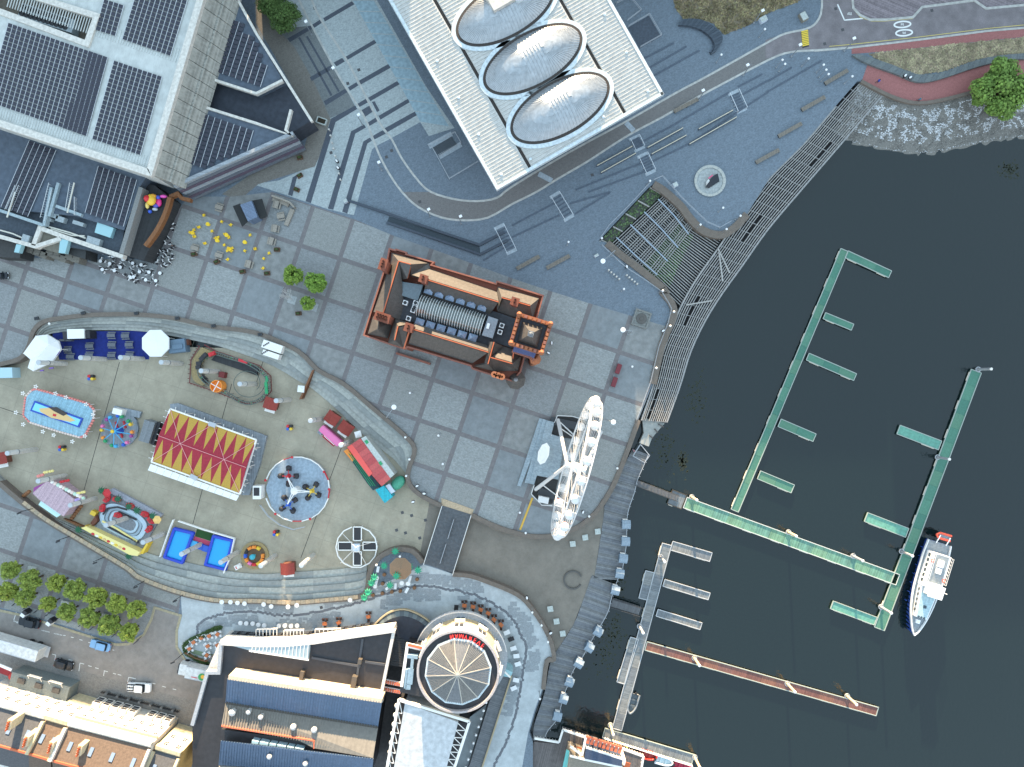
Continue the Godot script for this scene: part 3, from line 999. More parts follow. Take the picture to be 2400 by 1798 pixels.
	solar("wide solar array above the pale walkway of the hall roof",14.5,S.call(1240,-245),S.call(1655,-100),S.call(1060,345),10,16)
	solar("stepped solar array on the triangular wing roof",8.0,S.call(2015,175),S.call(2395,305),S.call(1870,625),7,12,[12,12,10,10,9,7,5])
	solar("solar array above the layered slate front",8.0,S.call(1750,980),S.call(2190,1130),S.call(1620,1410),8,12,[12,12,12,11,9,8,7,5],true)
	solar("solar array between two pale blue flashings",6.5,S.call(260,1215),S.call(490,1300),S.call(15,1787),5,16)
	solar("solar array beside the black terrace",6.5,S.call(855,1435),S.call(1185,1555),S.call(740,1837),7,11)
	build_senedd()
	for b in [[-122,-96,-58,-150,29,"unseen block beyond the arts hall shading its pale roof"],[-54,-92,-22,-130,23,"unseen block beyond the hall wing shading the plaza"],[11,-92,76,-120,15,"unseen block beyond the wild grass shading slate square and pontoons"],[76.5,-96,130,-125,21,"unseen tall block beyond the road shading the outer pontoon"]]:
		var ob:=thing("unseen_block",b[5],"building",Vector3((b[0]+b[2])/2.0,0,b[1]))  # out of view, sized to shade the ground while chosen roofs stay sunlit
		g.prism([Vector3(b[0],b[4],b[1]),Vector3(b[2],b[4],b[1]),Vector3(b[2],b[4],b[3]),Vector3(b[0],b[4],b[3])],0.0)
		part(g,M("unseen block stone",lin(150,146,138),0.85,"courses",8.0),"wall",ob)
		for k in int(b[4]/3.6):
			g.box(Vector3((b[0]+b[2])/2.0,1.2+k*3.6,b[1]),Vector3(b[2]-b[0]-2,1.6,0.3))
			part(g,M("office glass"),"window_band",ob)
func build_senedd()->void:
	var h:=15.0
	var o:=thing("assembly_hall","white ribbed flat roof of assembly hall with three oval domes","building",P(1165,445,0))
	var white:=M("white ribbed roof",lin(204,203,197),0.45,"sheets",9.0)
	var edge:=M("pale roof edge")
	var dark:=M("dark gutter",lin(66,60,56),0.8,"concrete",3.0)
	var u:=Vector2(391,-224).normalized()
	var v:=Vector2(253,445).normalized()
	var c0:=Vector2(1165,445)
	var L:=451.0
	var D:=640.0
	var s1:=(Vector2(1243,394)-c0).dot(u)
	var s2:=(Vector2(1466,267)-c0).dot(u)
	var strips:=[[0.0,s1-4.0],[s1+4.0,s2-4.0],[s2+4.0,L]]
	for s in strips:
		block(o,"roof_sheet",[c0+u*s[0],c0+u*s[1],c0+u*s[1]-v*D,c0+u*s[0]-v*D],h,h-0.8,white,-0.52)
		var g:=G.new()
		var k:=5.0
		while k<D:
			var a: Vector2=c0+u*(s[0]+1.5)-v*k
			var b: Vector2=c0+u*(s[1]-1.5)-v*k
			g.bar(P(a.x,a.y,h+0.06),P(b.x,b.y,h+0.05),0.2,0.14)
			k+=8.2
		part(g,white,"roof_rib",o).set_meta("kind","stuff")
	for s in [s1,s2]:
		block(o,"gutter",[c0+u*(s-4)-v*9,c0+u*(s+4)-v*9,c0+u*(s+4)-v*D,c0+u*(s-4)-v*D],h-0.3,h-0.9,dark)
	for e in [[c0-v*4.0+u*0.0,c0-v*4.0+u*L],[c0+u*3.0,c0+u*3.0-v*D],[c0+u*(L-3.0),c0+u*(L-3.0)-v*D]]:
		upright(o,"roof_edge",e,0.6,h+0.22,h-0.9,edge)
	var body:=[c0+u*70-v*60,c0+u*400-v*60,c0+u*400-v*600,c0+u*70-v*600]
	block(o,"glass_wall",body,h-0.9,0.0,M("hall glass",lin(56,70,80),0.1))
	var metal:=M("dome metal",lin(188,193,196),0.38,"w_concrete",6.0,0.6)
	for i in 3:
		var c:=Vector2(1312.3,254.5)-Vector2(63.8,114.1)*i
		var cc:=P(c.x,c.y,h)
		var yw:=yaw_of(u.x,u.y)
		var kx:=(150.0-h)/150.0/K
		var a:=122.0*kx
		var b:=57.0*kx
		var dn:=Node3D.new()
		dn.name = "dome"
		o.add_child(dn,true)
		dn.position=cc-o.position
		dn.rotation.y=yw
		var g:=G.new()
		var n:=96
		var rid:=0.2*a
		var ringp:=func(t: float,f: float)->Vector3:
			var rx:=clampf(a*cos(t),-rid,rid)
			var e:=Vector3(a*cos(t),0,-b*sin(t))
			var top:=Vector3(rx,0,0)
			var p:=top.lerp(e,f)
			p.y=0.35+2.3*(1.0-f*f)
			return p
		for k in n:
			for j in 7:
				var t0:=TAU*k/n
				var t1:=TAU*(k+1)/n
				var f0:=j/7.0
				var f1:=(j+1)/7.0
				var q:=[ringp.call(t0,f0),ringp.call(t0,f1),ringp.call(t1,f1),ringp.call(t1,f0)]
				g.up(q[0],q[1],q[2]);g.up(q[0],q[2],q[3])
		lpart(g,metal,"dome_shell",dn)
		for k in n:
			var t0:=TAU*k/n
			for j in 4:
				g.bar(ringp.call(t0,0.05+j*0.2375)+Vector3(0,0.03,0),ringp.call(t0,0.05+(j+1)*0.2375)+Vector3(0,0.04,0),0.15,0.16)
		lpart(g,metal,"dome_seams",dn).set_meta("kind","stuff")
		var rg:=[]
		for k in 72: rg.append(Vector3((a+0.25)*cos(TAU*k/72),0,-(b+0.25)*sin(TAU*k/72)))
		g.ribbon(rg,0.6,0.36,-0.5,true)
		lpart(g,dark,"dome_gutter",dn)
		rg=[]
		for k in 72: rg.append(Vector3((a+1.0)*cos(TAU*k/72),0,-(b+1.0)*sin(TAU*k/72)))
		g.ribbon(rg,0.8,0.3,-0.5,true)
		lpart(g,edge,"dome_collar",dn)
		if i==2:
			g.box(Vector3(-0.4,1.6,-1.6),Vector3(4.6,2.0,4.2),0.0)
			lpart(g,white,"cowl",dn)
	for p in [[1093,58],[1025,144],[1075,230],[1122,316],[1175,410],[1417,35],[1468,124],[1518,215],[1414,275],[1243,373]]:
		var g:=G.new()
		var w:=P(p[0],p[1],h)
		g.lathe(w,[[0.3,0.1],[0.3,0.3],[0.0,0.36]],8)
		part(g,edge,"roof_outlet",o)
func face(parent: Node3D,called: String,m: Material,pts: Array,ang:=0.0)->void:
	var ring:=[]
	for p in pts: ring.append(P(p[0],p[1],p[2]))
	var nn: Vector3=(ring[1]-ring[0]).cross(ring[2]-ring[0]).normalized()
	if nn.y<0: nn=-nn
	var g:=G.new()
	g.ang=ang
	for i in range(1,ring.size()-1):
		g.up(ring[0],ring[i],ring[i+1])
		var d:=-nn*0.25
		var a: Vector3=ring[0]+d
		var b: Vector3=ring[i]+d
		var c: Vector3=ring[i+1]+d
		if (b-a).cross(c-a).y>0: g.tri(a,c,b)
		else: g.tri(a,b,c)
	part(g,m,called,parent)
func ridge(parent: Node3D,m: Material,a: Array,b: Array,w:=0.18)->void:
	var g:=G.new()
	g.bar(P(a[0],a[1],a[2]+0.08),P(b[0],b[1],b[2]+0.08),w,0.25)
	part(g,m,"ridge_tiles",parent)
func build_pierhead()->void:
	var o:=thing("brick_hall","red brick Victorian hall with slate roofs and square clock tower","building",P(1080,740,0))
	var brick:=M("red terracotta brick",lin(142,84,66),0.85,"w_speckle",3.0)
	var slate:=M("roof slates",lin(98,94,90),0.6,"slates",5.0)
	var flatr:=M("flat roof felt",lin(72,76,82),0.9,"concrete",6.0)
	var tc:=M("terracotta coping",lin(158,102,86),0.8,"w_concrete",3.0)
	var lead:=M("lead sheet",lin(150,158,166),0.5,"concrete",3.0)
	var A:=func(x,y): return [850+x/9.204,570+y/9.204]
	var B:=func(x,y): return [1060+x/9.204,640+y/9.204]
	var C:=func(x,y): return [850+x/9.204,730+y/9.204]
	var D:=func(x,y): return [1060+x/9.204,740+y/9.204]
	var outl:=XY([912.5,583,927,587,928,584.5,952,592,951,596,1016,614.5,1009.7,621,1162.7,665.5,1164.8,659.6,1273,693,1256.7,748.7,1229.5,834.5,1219.7,871.5,1200,893,1153.4,879,1106.7,863.9,1103.5,857.3,954.3,812.6,947.8,818,908.7,805,852.2,785.4,869.6,730,906.5,614.5])
	block(o,"walls",outl,11.0,0.0,brick)
	upright(o,"parapet",outl,0.3,12.0,10.9,tc,true)
	var f:=func(arr: Array)->Array:
		var out:=[]
		for q in arr: out.append([q[0][0],q[0][1],q[1]])
		return out
	var R:=15.6
	var E:=11.6
	var planes:=[
		[[A.call(620,200),E],[A.call(1430,430),E],[A.call(1040,455),R],[A.call(775,385),R]],
		[[A.call(620,200),E],[A.call(775,385),R],[A.call(590,460),E]],
		[[A.call(1430,430),E],[A.call(1460,540),E],[A.call(1040,690),13.4],[A.call(1040,455),R]],
		[[A.call(775,385),R],[A.call(1040,455),R],[A.call(960,760),R-0.3],[A.call(820,800),12.4]],
		[[A.call(590,450),E],[A.call(775,385),R],[A.call(440,1520),R],[A.call(220,1480),E]],
		[[A.call(775,385),R],[A.call(830,830),12.2],[A.call(860,1350),12.2],[A.call(770,1657),12.2],[A.call(440,1520),R]],
		[[A.call(1460,555),E],[B.call(960,400),E],[B.call(1000,625),R],[A.call(1390,790),R],[A.call(1050,680),R-0.4]],
		[[A.call(1390,790),R],[B.call(1000,625),R],[B.call(800,900),11.9],[A.call(1290,1130),11.9]],
		[[B.call(985,290),E],[B.call(1880,540),E],[B.call(1680,705),R],[B.call(1070,530),R]],
		[[B.call(985,290),E],[B.call(1070,530),R],[B.call(970,820),R-0.4],[B.call(950,420),E]],
		[[B.call(1880,540),E],[B.call(1730,1000),E],[B.call(1680,705),R]],
		[[B.call(1070,530),R],[B.call(1680,705),R],[B.call(1720,1000),11.8],[B.call(1270,940),11.8],[B.call(975,830),11.8]],
		[[C.call(1090,385),R],[D.call(780,790),R],[D.call(760,640),13.2],[C.call(1110,240),13.2]],
		[[C.call(1090,385),R],[C.call(985,700),E],[D.call(430,1030),E],[D.call(780,790),R]],
		[[D.call(900,570),R],[D.call(770,1040),R],[D.call(690,1040),14.4],[D.call(800,555),14.0]],
		[[D.call(900,570),R],[D.call(1120,670),12.4],[D.call(830,900),14.8],[D.call(770,1040),R]],
		[[D.call(1120,670),12.4],[D.call(1340,730),12.4],[D.call(1300,1030),R],[D.call(830,900),R]],
		[[D.call(830,900),R],[D.call(1300,1035),R],[D.call(1420,1190),E],[D.call(900,1200),E],[D.call(770,1040),R]],
		[[D.call(770,1040),R],[D.call(900,1200),E],[D.call(450,1090),E],[D.call(700,1040),14.4]],
		[[D.call(1300,1030),R],[D.call(1350,780),12.4],[D.call(1500,860),E],[D.call(1420,1190),E]],
		[[C.call(690,160),12.6],[C.call(760,320),R],[C.call(690,620),R],[C.call(540,690),E]],
		[[C.call(690,160),12.6],[C.call(1060,250),12.6],[C.call(900,290),R],[C.call(760,320),R]],
		[[C.call(760,320),R],[C.call(990,300),14.6],[C.call(890,800),E],[C.call(690,620),R]],
		[[C.call(690,620),R],[C.call(890,800),E],[C.call(540,690),E]],
		[[C.call(220,100),E],[C.call(360,180),14.2],[C.call(340,370),R],[C.call(100,490),E]],
		[[C.call(100,490),E],[C.call(340,370),R],[C.call(545,580),E]],
		[[C.call(340,370),R],[C.call(360,180),14.2],[C.call(650,210),11.8],[C.call(545,580),E]],
	]
	for p in planes: face(o,"roof_slope",slate,f.call(p),GANG)
	for r in [[A.call(775,385),A.call(1040,455)],[A.call(775,385),A.call(440,1520)],[A.call(1390,790),B.call(1000,625)],[B.call(1070,530),B.call(1680,705)],[C.call(1090,385),D.call(780,790)],[D.call(900,570),D.call(770,1040)],[D.call(830,900),D.call(1300,1035)],[C.call(760,320),C.call(690,620)]]:
		ridge(o,M("red ridge tile"),[r[0][0],r[0][1],R],[r[1][0],r[1][1],R])
	for r in [[A.call(1040,470),A.call(960,760)],[D.call(830,900),D.call(900,570)],[C.call(1000,440),C.call(890,800)],[D.call(1330,740),D.call(1300,960)]]:
		ridge(o,M("red ridge tile"),[r[0][0],r[0][1],15.0],[r[1][0],r[1][1],14.2],0.25)
	var mid:=[A.call(830,810),A.call(1310,930),A.call(1290,1130),B.call(1000,850),B.call(1400,1000),D.call(1350,720),D.call(900,570),D.call(760,640),C.call(1110,230),C.call(700,160),A.call(860,1350)]
	var mr:=[]
	for q in mid: mr.append(Vector2(q[0],q[1]))
	block(o,"flat_roof",mr,12.1,11.0,flatr,GANG)
	block(o,"lead_roof",[Vector2(850+830/9.204,570+830/9.204),Vector2(850+1300/9.204,570+900/9.204),Vector2(850+1190/9.204,570+1240/9.204),Vector2(850+760/9.204,570+1100/9.204)],13.2,12.0,M("weathered copper grey",lin(118,134,142),0.6,"stained",4.0),GANG)
	var lb:=[]
	for q in [B.call(780,930),B.call(990,1000),B.call(870,1410),B.call(640,1340)]: lb.append(Vector2(q[0],q[1]))
	block(o,"lead_box",lb,13.9,12.0,lead,GANG)
	var vt:=[]
	for q in [B.call(760,1075),B.call(815,1090),B.call(785,1205),B.call(730,1190)]: vt.append(Vector2(q[0],q[1]))
	block(o,"roof_vent",vt,14.6,13.8,M("white plastic"))
	var va:=P(984,716,12.1)
	var vb:=P(1132,762,12.1)
	var dir:=(vb-va).normalized()
	var side:=Vector3(-dir.z,0,dir.x)
	var g:=G.new()
	var n:=14
	for i in n:
		var t0:=PI*i/n
		var t1:=PI*(i+1)/n
		var q0:=side*cos(t0)*2.1+Vector3.UP*sin(t0)*2.3
		var q1:=side*cos(t1)*2.1+Vector3.UP*sin(t1)*2.3
		var n0:=(side*cos(t0)+Vector3.UP*sin(t0)).normalized()
		var n1:=(side*cos(t1)+Vector3.UP*sin(t1)).normalized()
		if (va+q1-va-q0).cross(vb-va).dot(n0)>0:
			g.trin(va+q0,va+q1,vb+q1,n0,n1,n1);g.trin(va+q0,vb+q1,vb+q0,n0,n1,n0)
		else:
			g.trin(va+q0,vb+q1,va+q1,n0,n1,n1);g.trin(va+q0,vb+q0,vb+q1,n0,n0,n1)
	part(g,M("vault glass",lin(96,102,100),0.12,"",1.0,0.4),"glass_vault",o)
	for i in 26:
		var c:=va.lerp(vb,i/25.0)
		for k in 10:
			var t0:=PI*k/10
			var t1:=PI*(k+1)/10
			g.bar(c+side*cos(t0)*2.13+Vector3.UP*sin(t0)*2.34,c+side*cos(t1)*2.13+Vector3.UP*sin(t1)*2.34,0.1,0.06)
		part(g,M("white glazing bar",lin(220,222,218),0.5),"glazing_bar",o)
	for row in [[[1005.4,680.8],[1130.6,719.9]],[[983.6,756.0],[1107.8,792.2]]]:
		for i in 6:
			var c:=Vector2(row[0][0],row[0][1]).lerp(Vector2(row[1][0],row[1][1]),i/5.0)
			var w:=P(c.x,c.y,13.0)
			var b:=Basis(Vector3.UP,-GANG)
			var ap: Vector3=w+Vector3.UP*0.9
			var cs:=[]
			for s in [[-1,-1],[1,-1],[1,1],[-1,1]]: cs.append(w+b*Vector3(s[0]*0.85,0.25,s[1]*0.75))
			for k in 4: g.up(cs[k],cs[(k+1) % 4],ap)
			g.sides(cs,11.5)
			part(g,M("rooflight pane"),"rooflight",o)
	for q in [B.call(1070,1140),B.call(1030,1280),C.call(1000,160),A.call(930,1295),A.call(1150,1300),A.call(1130,1390),A.call(1100,1460),A.call(735,840)]:
		var w:=P(q[0],q[1],12.1)
		g.box(w,Vector3(0.9,0.9,0.9),-GANG)
		var u:=part(g,M("white plastic"),"air_unit",o)
		g.lathe(Vector3(0,0,0),[[0.33,0.0],[0.33,0.08],[0.0,0.08]],12)
		lpart(g,M("fan black"),"fan",u,w+Vector3(0,0.9,0)-o.position)
	for q in [[A.call(430,450),1.1,1.9,3,0],[A.call(1300,760),1.2,1.2,2,0],[C.call(410,120),2.6,1.4,4,1],[C.call(985,345),1.3,1.3,2,0],[B.call(1350,610),1.2,1.2,2,0]]:
		var w:=P(q[0][0],q[0][1],18.4)
		var base:=Vector3(w.x,10,w.z)
		g.box(base,Vector3(q[1],7.6,q[2]),-GANG)
		g.box(Vector3(w.x,17.6,w.z),Vector3(q[1]+0.35,0.55,q[2]+0.35),-GANG)
		var c:=part(g,brick,"chimney",o)
		for k in q[3]:
			for r in q[4]+1:
				var off:=Basis(Vector3.UP,-GANG)*(Vector3((k-(q[3]-1)/2.0)*0.52,0,(r-0.5)*0.6) if q[4] else Vector3(0,0,(k-(q[3]-1)/2.0)*0.52))
				g.lathe(Vector3.ZERO,[[0.2,0.0],[0.22,0.6],[0.13,0.6],[0.12,0.3],[0.0,0.3]],10)
				lpart(g,M("sooty pot",lin(74,40,30),0.9),"chimney_pot",c,Vector3(w.x,18.15,w.z)+off-o.position)
	var trip:=M("orange terracotta",lin(172,108,74),0.8,"w_concrete",2.0)
	for q in [D.call(905,1268),D.call(990,1292),D.call(1070,1318)]:
		var w:=P(q[0],q[1],17.0)
		g.lathe(Vector3(w.x,0,w.z),[[0.48,8.0],[0.48,16.4],[0.62,16.5],[0.62,17.0],[0.22,17.0],[0.2,15.5],[0.0,15.5]],14)
		part(g,trip,"chimney",o)
	var tw:=P(1208.9,890,11.0)
	g.lathe(Vector3(tw.x,0,tw.z),[[1.85,0.0],[1.85,9.6],[1.95,9.7]],8,1,1,0.2,false)
	part(g,brick,"turret",o)
	g.lathe(Vector3(tw.x,0,tw.z),[[2.0,9.6],[1.9,9.8],[1.1,11.6],[0.35,12.8],[0.0,13.0]],8,1,1,0.2,false)
	part(g,slate,"turret_roof",o)
	g.lathe(Vector3(tw.x,0,tw.z),[[0.42,12.6],[0.4,13.4],[0.0,14.4]],10)
	part(g,lead,"finial",o)
	var H1:=25.0
	var tc4:=XY([1217,737.5,1290,760,1269,827,1197.5,804.5])
	block(o,"tower",tc4,H1-1.2,0.0,brick)
	upright(o,"tower_cornice",tc4,0.7,H1-0.6,H1-1.6,trip,true)
	var par:=PP(tc4,H1)
	for k in 4:
		var a: Vector3=par[k]
		var b: Vector3=par[(k+1) % 4]
		for i in 7:
			var c:=a.lerp(b,(i+0.5)/7.0)
			g.box(Vector3(c.x,H1-0.7,c.z),Vector3(0.52,1.2,0.5),yaw_of(b.x-a.x,b.z-a.z))
			part(g,trip if i % 3!=1 else tc,"merlon",o)
		g.lathe(Vector3(a.x,0,a.z),[[0.42,H1-1.4],[0.42,H1+0.6],[0.5,H1+0.7],[0.0,H1+1.7]],8)
		part(g,trip,"pinnacle",o)
	block(o,"tower_gutter",XY([1222,744,1283,763,1265,820,1204,801]),H1-1.1,H1-1.5,flatr)
	var apx:=P(1244.5,783,H1+3.0)
	var inner:=PP(XY([1224.5,753.5,1272.5,768.0,1259.0,815.5,1212.5,800.0]),H1-1.0)
	g.ang=GANG
	var plat:=[]
	for p in inner: plat.append(Vector3(lerpf(p.x,apx.x,0.76),H1+2.4,lerpf(p.z,apx.z,0.76)))
	for k in 4:
		g.up(inner[k],inner[(k+1) % 4],plat[(k+1) % 4]);g.up(inner[k],plat[(k+1) % 4],plat[k])
	part(g,slate,"tower_roof",o)
	g.prism(plat,H1+2.0)
	part(g,flatr,"tower_platform",o)
	for k in 4:
		var a: Vector3=plat[k]
		var b: Vector3=plat[(k+1) % 4]
		for i in 6:
			var c:=a.lerp(b,i/6.0)
			g.bar(c,c+Vector3(0,0.5,0),0.06,0.06)
		g.bar(a+Vector3(0,0.5,0),b+Vector3(0,0.5,0),0.07,0.07)
		part(g,lead,"iron_cresting",o)
	g.lathe(Vector3(apx.x,H1+2.4,apx.z),[[0.5,0.0],[0.3,0.4],[0.12,1.0],[0.05,3.6],[0.0,3.7]],8)
	part(g,lead,"weathervane",o)
	for k in 4:
		var a: Vector3=par[k]
		var b: Vector3=par[(k+1) % 4]
		var mid3:=(a+b)/2
		var cen: Vector3=(par[0]+par[2])/2
		var nn:=(mid3-cen)
		nn.y=0
		nn=nn.normalized()
		g.tube(Vector3(mid3.x,20,mid3.z)-nn*0.2,Vector3(mid3.x,20,mid3.z)+nn*0.12,1.3,1.3,24)
		part(g,M("clock face white",lin(226,222,208),0.5),"clock_face",o)
	upright(o,"tower_ledge",XY([1203.5,818,1249,831,1246,837]),0.9,20.6,19.6,M("blue mosaic",lin(96,106,150),0.7,"w_speckle",1.0))
	upright(o,"tower_ledge",XY([1200,822,1247,838,1252,844]),0.5,20.2,18.0,tc)
	var ft:=P(1255,842,18.0)
	g.lathe(Vector3(ft.x,0,ft.z),[[0.9,0.0],[0.9,17.4],[1.1,17.5],[0.0,19.0]],8)
	part(g,trip,"stair_turret",o)
	for side_line in [[954.3,812.6,1103.5,857.3],[1009.7,621,1162.7,665.5],[869.6,730,906.5,614.5]]:
		for i in 6:
			for k in 2:
				var t:=(i+0.5)/6.0
				var c:=P(lerpf(side_line[0],side_line[2],t),lerpf(side_line[1],side_line[3],t),11.0)
				g.box(Vector3(c.x,1.4+k*4.6,c.z),Vector3(1.1,2.6,0.3),yaw_of(side_line[2]-side_line[0],side_line[3]-side_line[1]))
				part(g,M("office glass"),"window",o)
	var lw:=thing("brick_wall","low red brick wall before the long side of the brick hall","wall",P(965,840,0))
	upright(lw,"wall",XY([928.5,828,1008,853]),0.35,1.0,0.0,brick)
	upright(lw,"coping",XY([928.5,828,1008,853]),0.45,1.08,0.98,tc)
func lerp_px(a: Vector2,b: Vector2,t: float)->Vector2: return a.lerp(b,t)
func wall_box(parent: Node3D,called: String,m: Material,a: Vector3,b: Vector3,t: float,y: float,w: float,hh: float,out: float)->MeshInstance3D:
	var g:=G.new()
	var c:=a.lerp(b,t)
	var d:=(b-a)
	d.y=0
	d=d.normalized()
	var n:=Vector3(d.z,0,-d.x)
	if n.z>0: n=-n
	c+=n*(out/2)
	g.box(Vector3(c.x,y,c.z),Vector3(w,hh,out),yaw_of(d.x,d.z))
	return part(g,m,called,parent)
func build_south()->void:
	build_terrace()
	build_quay_hall()
	build_cinema()
	build_restaurant()
func build_terrace()->void:
	var white:=M("white render",lin(226,222,212),0.85,"w_concrete",5.0)
	var cream:=M("cream render")
	var yellow:=M("ochre render",lin(210,164,92),0.85,"w_concrete",5.0)
	var tile:=M("brown roof tile",lin(118,100,86),0.8,"slates",4.0)
	var slate:=M("grey roof slate",lin(92,94,98),0.7,"slates",4.0)
	var red:=M("red ridge tile")
	var glass:=M("sash glass")
	var frame:=M("white joinery")
	var sky:=M("rooflight pane")
	var leadg:=M("grey shopfront",lin(128,138,138),0.7,"concrete",3.0)
	var hs:=[
		["white rendered terrace house with two rows of small windows and grey shopfront",Vector2(-60,1633),Vector2(108,1679),10.0,white,slate,7,2],
		["cream terrace house with brown tiled roof and two rooflights",Vector2(109,1679),Vector2(160,1694),10.5,cream,tile,2,2],
		["long cream terrace house with white bay windows and attic band",Vector2(161,1694),Vector2(356,1744),11.0,white,tile,8,2],
		["ochre end house with blind side wall and two rooflights",Vector2(366,1749),Vector2(424,1766),9.5,cream,slate,2,2],
	]
	for i in hs.size():
		var q=hs[i]
		var h: float=q[3]
		var a:=P(q[1].x,q[1].y,h)
		var b:=P(q[2].x,q[2].y,h)
		var d:=(b-a).normalized()
		var back:=Vector3(-d.z,0,d.x)
		if back.z<0: back=-back
		var o:=thing("terrace_house",q[0],"house",Vector3(a.x,0,a.z),"terrace houses along the street")
		var g:=G.new()
		g.prism([a,b,b+back*16,a+back*16],0.0)
		part(g,q[4],"wall",o)
		if i==3:
			g.quad(Vector3(b.x,h,b.z)+d*0.06,Vector3(b.x,0,b.z)+d*0.06,Vector3(b.x,0,b.z)+back*16+d*0.06,b+back*16+d*0.06)
			part(g,yellow,"side_wall",o)
		g.ribbon([a,b],0.7,h+0.5,h-0.6)
		part(g,q[4],"parapet",o)
		var r0:=a+back*0.8+Vector3(0,0.1,0)
		var r1:=b+back*0.8+Vector3(0,0.1,0)
		var t0:=r0+back*5.4+Vector3(0,2.6,0)
		var t1:=r1+back*5.4+Vector3(0,2.6,0)
		g.ang=atan2(d.z,d.x)
		g.up(r0,r1,t1);g.up(r0,t1,t0)
		var e0:=t0+back*5.4+Vector3(0,-2.6,0)
		var e1:=t1+back*5.4+Vector3(0,-2.6,0)
		g.up(t0,t1,e1);g.up(t0,e1,e0)
		g.tri(r0,t0,e0);g.tri(r1,e1,t1)
		part(g,q[5],"roof",o)
		g.bar(t0+Vector3(0,0.1,0),t1+Vector3(0,0.1,0),0.4,0.25)
		part(g,red,"ridge_tiles",o)
		for k in 2:
			var s0: Vector3=[r0,r1][k]+Vector3(0,0.45,0)
			var s1: Vector3=[t0,t1][k]+Vector3(0,0.45,0)
			g.bar(s0,s1,0.5,0.9)
			part(g,q[4],"party_wall",o)
		for k in mini(4,q[6]):
			var m:=r0.lerp(r1,(k+0.5)/mini(4,q[6])).lerp(t0.lerp(t1,(k+0.5)/mini(4,q[6])),0.5)
			var dn:=(t0-r0).normalized()
			g.bar(m-dn*0.8+Vector3(0,0.12,0),m+dn*0.8+Vector3(0,0.12,0),0.7,0.2)
			part(g,sky,"rooflight",o)
		for st in q[7]:
			for k in q[6]:
				var t: float=(k+0.5)/q[6]
				var w:=wall_box(o,"window",frame,a,b,t,4.4+st*2.8,0.95,1.5,0.12)
				var g2:=G.new()
				for s in [[-1,-1],[1,-1],[-1,1],[1,1]]:
					var c: Vector3=a.lerp(b,t)-back*0.13+d*0.21*s[0]
					g2.box(Vector3(c.x,4.4+st*2.8+0.75+0.32*s[1]-0.26,c.z),Vector3(0.34,0.52,0.04),yaw_of(d.x,d.z))
				for vi in g2.v.size(): g2.v[vi]-=o.position
				lpart(g2,glass,"pane",w)
		if i==0:
			var s0:=a.lerp(b,0.15)-back*3.0
			var s1:=a.lerp(b,0.99)-back*3.0
			s0.y=3.6;s1.y=3.6
			g.prism([s0,s1,s1+back*3,s0+back*3],0.0)
			part(g,leadg,"shopfront",o)
			for k in 3:
				var c:=s0.lerp(s1,0.2+0.3*k)
				g.box(c+Vector3(0,0.02,0)+back*1.2,Vector3(1.5,0.4,1.0),yaw_of(d.x,d.z))
				part(g,glass,"rooflight",o)
			for k in 2:
				var c:=s0.lerp(s1,0.3+0.36*k)-back*0.6
				var e:=s0.lerp(s1,0.52+0.36*k)-back*0.6
				for r in 3: g.bar(c+Vector3(0,0.2+0.3*r,0),e+Vector3(0,0.2+0.3*r,0),0.08,0.06)
				g.bar(c+Vector3(0,-0.2,0)+back*1.2,c+Vector3(0,0.8,0),0.1,0.1)
				g.bar(e+Vector3(0,-0.2,0)+back*1.2,e+Vector3(0,0.8,0),0.1,0.1)
				part(g,frame,"balcony_rail",o)
		if i==2:
			g=G.new()
			g.prism([a-back*0.5+Vector3(0,-1.9,0),b-back*0.5+Vector3(0,-1.9,0),b+Vector3(0,-1.9,0),a+Vector3(0,-1.9,0)],8.6)
			part(g,cream,"cornice",o)
			for k in 9:
				var t:=(k+0.5)/9.0
				if k==5: continue
				var bay:=wall_box(o,"bay_window",frame,a,b,t,1.2,1.5,2.7,0.9)
				for r in 3:
					var g2:=G.new()
					var c:=a.lerp(b,t)-back*0.92
					g2.box(Vector3(c.x,1.5+r*0.78,c.z),Vector3(1.2,0.6,0.06),yaw_of(d.x,d.z))
					for vi in g2.v.size(): g2.v[vi]-=o.position
					lpart(g2,glass,"pane",bay)
			var s0:=a-back*1.6
			var s1:=b-back*1.6
			s0.y=0.9;s1.y=0.9
			for r in 2: g.bar(s0+Vector3(0,0.1-0.4*r,0),s1+Vector3(0,0.1-0.4*r,0),0.14,0.1)
			for k in 40: g.bar(s0.lerp(s1,k/39.0),s0.lerp(s1,k/39.0)-Vector3(0,0.9,0),0.06,0.06)
			part(g,M("black ironwork"),"area_railing",o)
			for k in 7:
				g.box(s0.lerp(s1,(k+0.5)/7.0)-Vector3(0,0.9,0),Vector3(0.5,1.2,0.5),yaw_of(d.x,d.z))
				part(g,M("grey stone pier",lin(112,112,110),0.85),"stone_pier",o)
	for c in [[60,1738],[118,1752],[185,1760],[20,1700]]:
		var h:=14.0
		var g:=G.new()
		var w:=P(c[0],c[1],h)
		var o:=thing("chimney_stack",["rendered chimney stack on the white terrace house","tall chimney stack between brown tiled roofs","pale chimney stack above the long cream house","chimney stack at the far end of the white terrace"][[60,118,185,20].find(c[0])],"chimney",Vector3(w.x,9.0,w.z),"chimney stacks on the terrace")
		g.box(Vector3(w.x,9.0,w.z),Vector3(0.9,5.0,2.0),-0.25)
		part(g,M("cream render"),"stack",o)
		for k in 4:
			g.lathe(Vector3(w.x,14.0,w.z)+Basis(Vector3.UP,-0.25)*Vector3(0,0,-0.75+k*0.5),[[0.16,0.0],[0.19,0.6],[0.1,0.6],[0.0,0.4]],8)
			part(g,M("terracotta pot",lin(186,92,54),0.8),"pot",o)
